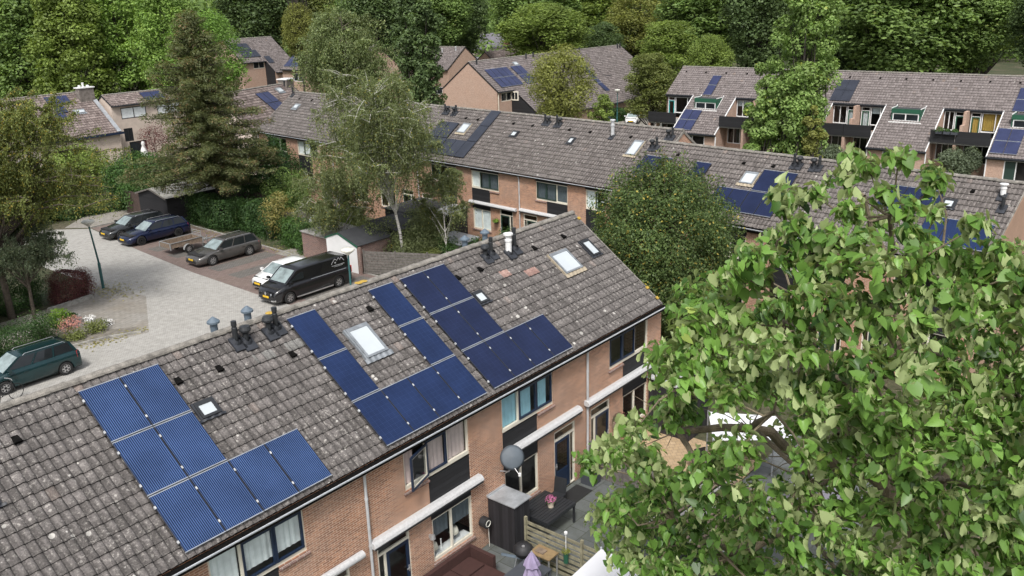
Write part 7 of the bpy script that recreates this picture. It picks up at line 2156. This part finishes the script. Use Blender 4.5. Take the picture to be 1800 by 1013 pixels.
    tip[flip] = unit(np.array([0.1, 0.1, 0.8]) + rng.normal(0, 0.4, (flip.sum(), 3)))
    N = unit(N - (N * tip).sum(1)[:, None] * tip)
    B = np.cross(N, tip)
    S = (0.150 * rng.uniform(0.4, 1.5, n))[:, None]; Wd = rng.uniform(0.5, 1.0, n)[:, None]
    shp = [(0, 0.04, 0.0), (0.30, -0.10, 0.03), (0.50, 0.18, 0.07), (0.34, 0.60, 0.05), (0, 1.0, -0.10), (-0.34, 0.60, 0.05), (-0.50, 0.18, 0.07), (-0.30, -0.10, 0.03), (0, 0.5, -0.015)]
    curl = rng.uniform(-1.0, 4.0, n)[:, None]
    vs = np.stack([P + B * S * a * Wd + tip * S * (b - 0.3) + N * S * h * curl for a, b, h in shp], 1).reshape(-1, 3)
    i0 = np.arange(n)[:, None] * 9
    f1 = i0 + np.array([[0, 1, 2, 8]]); f2 = i0 + np.array([[8, 2, 3, 4]]); f3 = i0 + np.array([[8, 4, 5, 6]]); f4 = i0 + np.array([[0, 8, 6, 7]])
    F = np.stack([f1, f2, f3, f4], 1).reshape(-1, 4)
    ti = np.repeat(np.clip(0.62 * rng.random(n) + 0.38 * np.array(PT), 0, 1), 4)
    me = mesh_np('crown', vs, F[:, ::-1], tint=ti, smooth=False); me.materials.append(M['leaf_catalpa']); link('crown', me, T)
CAT = [(7.8,-18.7,11.4,0.25),(7.5,-16.7,11.9,0.36),(8.1,-17.6,13.2,0.28),(8.0,-18.4,10.9,0.30),(7.9,-18.5,11.5,0.30),(6.7,-16.0,8.9,0.31),(9.3,-19.2,7.7,0.35),(7.9,-17.7,7.7,0.32),(8.2,-16.7,13.3,0.30),(7.4,-16.1,10.9,0.39),(8.0,-16.2,6.8,0.27),(7.4,-16.3,9.9,0.34),(7.6,-18.8,11.0,0.33),(7.8,-14.2,6.3,0.29),(7.8,-15.6,12.7,0.35),(7.8,-17.5,9.1,0.26),(7.1,-13.7,10.7,0.34),(7.9,-13.8,5.7,0.35),(8.2,-18.3,12.0,0.29),(8.6,-17.7,12.4,0.36),(7.3,-15.2,11.8,0.26),(8.0,-18.8,11.8,0.35),(7.4,-14.7,7.9,0.33),(8.5,-18.7,8.0,0.36),(7.1,-18.1,10.7,0.34),(6.8,-14.3,10.6,0.31),(7.3,-16.5,9.5,0.26),(7.9,-12.3,8.3,0.40),(7.2,-15.2,10.7,0.34),(7.4,-16.7,10.2,0.32),(8.3,-15.4,13.3,0.22),(6.8,-17.4,11.5,0.29),(7.9,-17.1,12.2,0.36),(7.7,-17.7,11.1,0.29),(6.6,-15.6,9.2,0.33),(7.2,-14.5,11.2,0.26),(8.4,-18.8,8.9,0.39),(7.2,-16.4,7.9,0.36),(8.4,-18.0,12.1,0.38),(9.2,-18.8,7.2,0.43),(7.2,-17.2,9.3,0.31),(8.9,-18.4,7.1,0.34),(7.7,-17.6,8.7,0.38),(7.4,-15.5,7.1,0.39),(8.0,-17.6,11.9,0.26),(7.6,-18.8,10.2,0.37),(6.7,-15.2,9.8,0.35),(7.7,-18.0,8.6,0.31),(8.0,-19.0,10.3,0.38),(7.2,-16.8,12.8,0.31),(7.5,-17.0,8.1,0.26),(7.9,-18.2,9.7,0.37),(8.0,-12.8,6.9,0.29),(7.1,-14.6,10.8,0.33),(8.5,-18.9,9.2,0.41),(8.8,-19.1,9.6,0.40),(6.7,-15.0,10.6,0.34),(7.6,-13.6,8.3,0.39),(6.7,-17.3,11.1,0.31),(6.6,-15.7,11.6,0.35),(7.2,-16.9,8.6,0.27),(7.4,-16.7,9.1,0.31),(8.3,-15.5,6.1,0.34),(7.3,-14.9,8.6,0.30),(7.3,-13.3,8.7,0.33),(7.0,-15.8,10.9,0.27),(8.1,-17.4,12.3,0.31),(7.5,-17.7,10.6,0.36),(8.4,-18.5,12.4,0.37),(8.3,-12.9,5.6,0.45),(7.5,-18.5,9.8,0.33),(6.9,-14.5,8.7,0.35),(7.5,-16.4,13.0,0.21),(7.7,-17.4,7.5,0.28),(7.6,-14.1,7.6,0.36),(7.2,-14.7,12.3,0.29),(6.6,-16.9,11.2,0.35),(7.6,-17.0,13.1,0.29),(7.6,-16.3,12.0,0.32),(7.7,-13.6,7.3,0.34),(7.3,-16.2,11.7,0.26),(7.7,-17.1,11.9,0.27),(7.3,-16.9,11.4,0.26),(8.2,-18.4,8.6,0.32),(7.6,-14.5,6.0,0.40),(7.3,-17.9,10.3,0.26),(8.4,-15.9,13.1,0.29),(7.1,-17.5,9.9,0.30),(9.2,-16.8,13.5,0.29),(7.4,-13.8,9.8,0.41),(7.4,-15.9,9.1,0.33),(7.2,-15.6,12.0,0.31),(8.1,-18.7,12.2,0.39),(8.3,-18.1,12.6,0.27),(6.8,-13.4,9.6,0.33),(7.0,-15.4,8.4,0.31),(7.0,-16.5,8.8,0.30),(7.1,-17.9,9.8,0.25),(7.5,-14.4,7.2,0.27),(7.8,-18.1,7.7,0.32),(7.2,-17.0,9.9,0.35),(7.4,-16.5,10.5,0.29),(9.1,-19.0,8.2,0.39),(6.5,-16.2,10.2,0.25),(8.2,-18.5,10.1,0.26),(7.1,-14.1,11.4,0.35),(6.9,-16.0,11.5,0.27),(8.6,-17.8,12.8,0.30),(7.5,-15.8,12.3,0.37),(8.3,-17.1,12.7,0.34),(7.8,-19.1,11.1,0.26),(8.9,-16.2,13.3,0.24),(8.0,-18.0,11.7,0.38),(7.7,-17.6,11.4,0.29),(7.6,-17.3,10.6,0.37),(7.5,-16.3,12.6,0.31),(7.8,-12.5,7.4,0.39),(7.6,-15.3,12.5,0.33),(6.8,-16.0,8.4,0.25),(7.4,-18.3,9.5,0.28),(9.1,-15.5,13.4,0.25),(6.9,-16.2,10.7,0.37),(8.1,-14.9,5.9,0.30),(9.0,-16.3,13.8,0.29),(7.3,-16.3,9.0,0.35),(7.2,-17.3,11.7,0.37),(9.8,-19.2,6.9,0.43),(7.2,-17.4,8.5,0.27),(7.8,-14.7,12.0,0.40),(8.5,-17.0,13.2,0.20),(7.9,-18.1,11.2,0.36),(7.7,-18.3,8.2,0.26),(8.2,-16.8,7.1,0.32),(8.0,-16.9,12.5,0.37),(7.4,-14.0,6.8,0.32),(7.5,-15.7,11.6,0.27),(6.8,-14.7,9.3,0.39),(7.1,-16.6,11.4,0.34),(7.4,-14.4,11.6,0.33),(7.4,-15.9,7.6,0.37),(8.3,-19.2,9.1,0.30),(7.1,-15.1,11.1,0.37),(7.6,-18.1,10.9,0.30),(7.9,-14.9,7.0,0.35),(7.9,-18.3,10.5,0.29),(7.7,-15.4,13.0,0.24),(7.7,-16.7,12.2,0.26),(8.1,-12.6,6.1,0.46),(7.5,-13.3,7.9,0.43),(9.3,-15.8,13.6,0.22),(7.0,-17.5,10.4,0.31),(7.3,-14.8,11.5,0.32),(8.1,-17.9,8.9,0.29),(8.5,-17.4,12.6,0.34),(8.2,-18.8,8.6,0.37),(7.2,-15.0,12.6,0.32),(8.2,-19.0,11.3,0.26),(7.1,-14.2,11.0,0.39),(8.0,-17.7,12.2,0.36),(7.9,-17.6,8.1,0.33),(8.7,-12.8,4.5,0.42),(7.3,-17.0,10.5,0.37),(8.7,-11.2,7.4,0.36),(7.5,-13.5,6.8,0.34),(8.4,-17.6,6.9,0.36),(7.7,-16.0,12.9,0.31),(6.8,-16.2,12.2,0.34),(7.7,-16.6,6.9,0.27),(8.3,-15.0,13.2,0.31),(8.7,-19.2,9.3,0.31),(7.8,-18.5,9.2,0.30),(11.9,-14.8,6.9,0.47),(12.4,-18.3,6.0,0.52),(11.1,-13.9,8.8,0.44),(12.0,-17.8,10.8,0.40),(12.8,-17.6,9.6,0.60),(12.2,-15.3,5.1,0.50),(11.2,-14.9,4.5,0.45),(12.8,-17.3,11.5,0.61),(13.6,-17.5,6.0,0.47),(13.3,-15.5,7.2,0.65),(10.3,-12.1,8.1,0.58),(13.0,-18.6,8.9,0.51),(11.7,-14.5,11.2,0.58),(12.3,-14.6,8.5,0.62),(9.9,-12.1,6.3,0.55),(12.4,-15.1,12.0,0.35),(12.6,-15.6,9.4,0.42),(11.2,-15.3,10.7,0.41),(12.2,-16.7,8.9,0.56),(12.1,-16.9,10.8,0.61),(11.9,-19.1,5.8,0.38),(12.8,-16.5,3.6,0.42),(13.3,-18.3,7.6,0.59),(12.7,-18.0,4.4,0.46),(12.9,-16.3,5.7,0.63),(11.1,-14.2,3.4,0.48),(11.5,-16.9,12.4,0.39),(11.6,-15.7,11.3,0.44),(11.6,-13.1,5.7,0.52),(11.7,-14.2,9.5,0.42),(10.9,-13.6,10.1,0.47),(11.6,-14.2,12.6,0.31),(10.8,-11.9,9.0,0.62),(11.1,-14.4,6.3,0.39),(9.9,-12.3,3.6,0.55),(10.5,-13.5,11.3,0.41),(11.8,-16.1,13.1,0.31),(10.0,-12.3,5.2,0.42),(11.3,-13.4,4.7,0.59),(11.0,-12.3,10.3,0.60),(12.1,-16.7,7.5,0.61),(11.9,-12.6,6.6,0.51),(12.3,-17.9,8.9,0.39),(10.6,-13.2,9.3,0.52),(11.4,-15.8,4.3,0.58),(9.6,-11.7,7.3,0.55),(12.5,-19.0,6.7,0.44),(12.6,-17.3,4.9,0.55),(10.9,-15.0,13.4,0.36),(12.9,-17.4,7.4,0.57),(13.3,-15.4,5.8,0.54),(10.8,-13.3,3.7,0.39),(11.8,-14.2,7.7,0.47),(12.4,-18.4,10.0,0.56),(9.4,-11.4,5.8,0.59),(11.5,-16.3,5.5,0.57),(12.6,-16.5,9.7,0.45),(11.0,-13.9,11.8,0.42),(12.4,-16.3,11.4,0.43)]
catalpa(CAT)

# ------------------------------------------------ hedges, shrubs
def hedge(label, a, b_, w, h, mat, size=0.09, dens=420, seed=1, name='hedge', group=None, lump=0.12, cat='hedge'):
    a = Vector((*a, 0)); b_ = Vector((*b_, 0)); d = b_ - a; L = d.length; rng = np.random.default_rng(seed)
    T = thing(name, label, cat, a, math.atan2(d.y, d.x), group)
    area = 2 * (L * h + w * h) + L * w; n = int(area * dens)
    q = rng.normal(size=(n, 3)); q /= np.max(np.abs(q), axis=1)[:, None]; q *= (0.72 + 0.3 * rng.random((n, 1)))
    P = np.stack([(q[:, 0] * 0.5 + 0.5) * L, q[:, 1] * w / 2, (q[:, 2] * 0.5 + 0.5) * h], 1)
    lum = lump * (np.sin(P[:, 0] * 3.1 + seed) + np.sin(P[:, 0] * 1.3) * np.cos(P[:, 1] * 3) + np.sin(P[:, 2] * 4 + P[:, 0] * 2))
    nrm = unit(q ** 3 + 1e-6)
    P = P + nrm * lum[:, None]; P[:, 2] = np.maximum(P[:, 2], 0.03)
    N = unit(nrm + rng.normal(0, 0.6, (n, 3)) + np.array([0, 0, 0.3]))
    co, F = leaf_quads(P, N, size * rng.uniform(0.6, 1.3, n), rng, 0.6)
    me = mesh_np('foliage', co, F, tint=rng.random(n)); me.materials.append(M[mat]); link('foliage', me, T)
    mb = MB()
    for i in range(max(2, int(L / 0.6))):
        x = (i + 0.5) * L / max(2, int(L / 0.6)); mb.tube([(x, 0, 0), (x + 0.05, 0.02, h * 0.6)], [0.03, 0.012], 5)
    mb.build('stems', 'bark_dark', T)
    return T
def bush(label, x, y, R, h, mat, n=5000, size=0.11, seed=1, name='shrub', group=None, K=26, z0=0.0, cat='shrub'):
    rng = np.random.default_rng(seed); T = thing(name, label, cat, (x, y, z0), 0, group); cl = []
    for i in range(K):
        d = unit(rng.normal(size=3)); cl.append((d[0] * R * 0.62, d[1] * R * 0.62, h * (0.48 + d[2] * 0.36), R * rng.uniform(0.28, 0.5)))
    co, F, ti = clump_leaves(rng, cl, n, size); co[:, 2] = np.maximum(co[:, 2], 0.02)
    me = mesh_np('foliage', co, F, tint=ti); me.materials.append(M[mat]); link('foliage', me, T)
    mb = MB()
    for k in range(5):
        c = cl[k * 4]; mb.tube([(0.05 * k - 0.1, 0, 0), (c[0] * 0.5, c[1] * 0.5, c[2] * 0.6), c[:3]], [0.04, 0.025, 0.008], 5)
    mb.build('stems', 'bark_dark', T)
    return T
GH = 'hedges around the parking'
hedge('dark glossy hedge between the brown shed and the bronze car', (32.4, 41.9), (32.8, 36.6), 1.9, 2.3, 'leaf_hedge', 0.13, 380, 1, group=GH)
hedge('denser green hedge right behind the bronze grey car', (33.0, 36.4), (33.1, 32.2), 2.0, 2.4, 'leaf_hedge', 0.13, 380, 2, group=GH)
hedge('mid green shrub hedge left of the white garage', (32.6, 30.9), (32.0, 25.4), 1.9, 1.9, 'leaf_shrub_green', 0.12, 380, 3, group=GH)
hedge('dark hedge beyond the end of the road', (24, 52.8), (32, 51.8), 1.8, 2.2, 'leaf_hedge', 0.15, 260, 4, group=GH)
hedge('reddish purple hedge beside the green lamp post', (16.2, 30.9), (18.6, 31.3), 1.3, 1.75, 'leaf_purple', 0.07, 900, 5, lump=0.08)
hedge('dark evergreen hedge above the green car roof', (9.0, 24.3), (13.6, 25.4), 1.7, 1.5, 'leaf_hedge', 0.08, 700, 6, lump=0.1)
hedge('dark hedge behind the small grey green tree', (11.5, 31.8), (16.0, 32.2), 1.6, 1.9, 'leaf_hedge', 0.1, 500, 7)
hedge('small clipped hedge beside the white car in the rear street', (94.2, 44.4), (97.5, 43.4), 1.4, 1.6, 'leaf_hedge', 0.22, 200, 8)
bush('bright green bush in front of the beige house', 35.5, 55.5, 3.2, 3.4, 'leaf_shrub_green', 12000, 0.2, 11, K=40)
bush('second bright bush under the pine branches', 32.5, 50.5, 2.2, 2.8, 'leaf_shrub_green', 8000, 0.17, 12, K=30)
bush('dark bush between the olive tree and the road head', 24.5, 54.0, 3.4, 3.6, 'leaf_hedge', 11000, 0.2, 13, K=40)
bush('dark bush at the far left behind the road head', 18.5, 51.0, 3.6, 3.4, 'leaf_hedge', 11000, 0.2, 14, K=40)
bush('loose green bush before the lower wall of the beige chimney house', 33.5, 62.5, 3.4, 4.2, 'leaf_midgreen', 11000, 0.2, 19, K=40)
bush('brown twiggy shrub before the dark window of the beige house', 45.0, 69.0, 2.0, 4.6, 'leaf_purple', 3000, 0.12, 15)
bush('dark rounded yew between the pine and the middle terrace', 38.2, 41.2, 3.3, 6.0, 'leaf_hedge', 24000, 0.16, 16, K=60, cat='tree', name='tree')
bush('deep green conifer in front of the dark yew', 37.6, 37.2, 2.0, 4.0, 'leaf_shrub', 9000, 0.13, 17, K=36) if False else bush('deep green conifer in front of the dark yew', 37.6, 37.2, 2.0, 4.2, 'leaf_forest', 12000, 0.13, 17, K=36)
bush('pale straw yellow shrub above the garden hedge', 33.0, 32.2, 1.3, 3.6, 'leaf_straw', 3500, 0.12, 18)
GS = 'shrubs in the gardens of the middle terrace'
for i, (x, y, R, h, mt_, lab) in enumerate((
    (35.8, 18.6, 1.2, 1.6, 'leaf_shrub_green', 'green shrub beside the birch foot'), (36.6, 16.6, 1.1, 1.5, 'leaf_hedge', 'dark red leaved shrub under the black shed'), (37.2, 14.4, 1.4, 2.2, 'leaf_shrub_green', 'tall green shrub right of the narrow black shed'),
    (34.6, 16.2, 0.9, 1.0, 'leaf_lime', 'low lime shrub behind the grey woven fence'), (34.2, 18.6, 0.8, 1.1, 'leaf_olive', 'olive shrub just behind the woven fence'), (35.0, 21.6, 1.2, 1.8, 'leaf_birch', 'loose shrub beside the long garden shed'),
    (33.6, 13.4, 1.1, 1.3, 'leaf_shrub_green', 'green shrub by the flat glass shelter'), (32.0, 11.5, 1.2, 1.3, 'leaf_grey', 'grey green shrub above the ridge vents'), (34.8, 26.4, 1.5, 2.2, 'leaf_midgreen', 'mid green shrub by the pale dish'),
    (36.6, 28.9, 1.5, 2.4, 'leaf_midgreen', 'mid green shrub before the birch veiled windows'), (30.0, 9.5, 1.3, 1.4, 'leaf_grey', 'grey green shrub behind the blue roof pipes'))):
    bush(lab, x, y, R, h, mt_, 3800, 0.11, 40 + i, group=GS)
for i, (x, y, h) in enumerate(((33.4, 22.0, 3.1), (35.0, 19.6, 2.9), (33.6, 19.9, 2.2), (37.0, 21.6, 3.1))):
    bush(['tall loose shrub rising over the garage roof', 'tall loose shrub between the birch and the long shed', 'low loose shrub right behind the garage gable', 'tall loose shrub before the wide black shelter'][i], x, y, 1.6, h, 'leaf_birch', 7500, 0.12, 80 + i, group=GS)
bush('tall grassy bamboo bush on the raised rear terrace', 75.6, -1.9, 1.5, 3.0, 'leaf_grey', 5000, 0.16, 60, z0=0.2)
bush('thin leafy shrub right of the bamboo bush', 76.0, -3.0, 0.9, 3.8, 'leaf_grey', 2200, 0.14, 61)
bush('round olive bush before the rear terrace near the flues', 73.5, 7.7, 1.7, 3.0, 'leaf_grey', 7000, 0.15, 62, K=40)
GP = 'flower bed by the road'
bush('lime green shrub in the flower bed by the road', 14.9, 27.2, 0.75, 0.9, 'leaf_lime', 1500, 0.1, 63, group=GP)
bush('coral pink flowering shrub in the flower bed', 14.9, 26.2, 0.8, 0.6, 'flower_coral', 900, 0.07, 64, group=GP)
bush('rusty green low shrub at the kerb point', 15.6, 24.8, 0.7, 0.55, 'leaf_olive', 1500, 0.08, 65, group=GP)
bush('rusty green low shrub next to the green car roof', 14.3, 24.6, 0.7, 0.5, 'leaf_olive', 1500, 0.08, 66, group=GP)
bush('white flowering plant nearest the purple hedge', 16.2, 26.6, 0.35, 0.4, 'flower_white', 260, 0.07, 67, group=GP)
bush('white flowering plant nearest the road', 16.5, 25.2, 0.35, 0.35, 'flower_white', 260, 0.07, 68, group=GP)
bush('creeper mound over the board fence under the large-leaved tree', 17.2, -9.2, 1.7, 2.0, 'leaf_shrub_green', 7000, 0.13, 69, K=40)
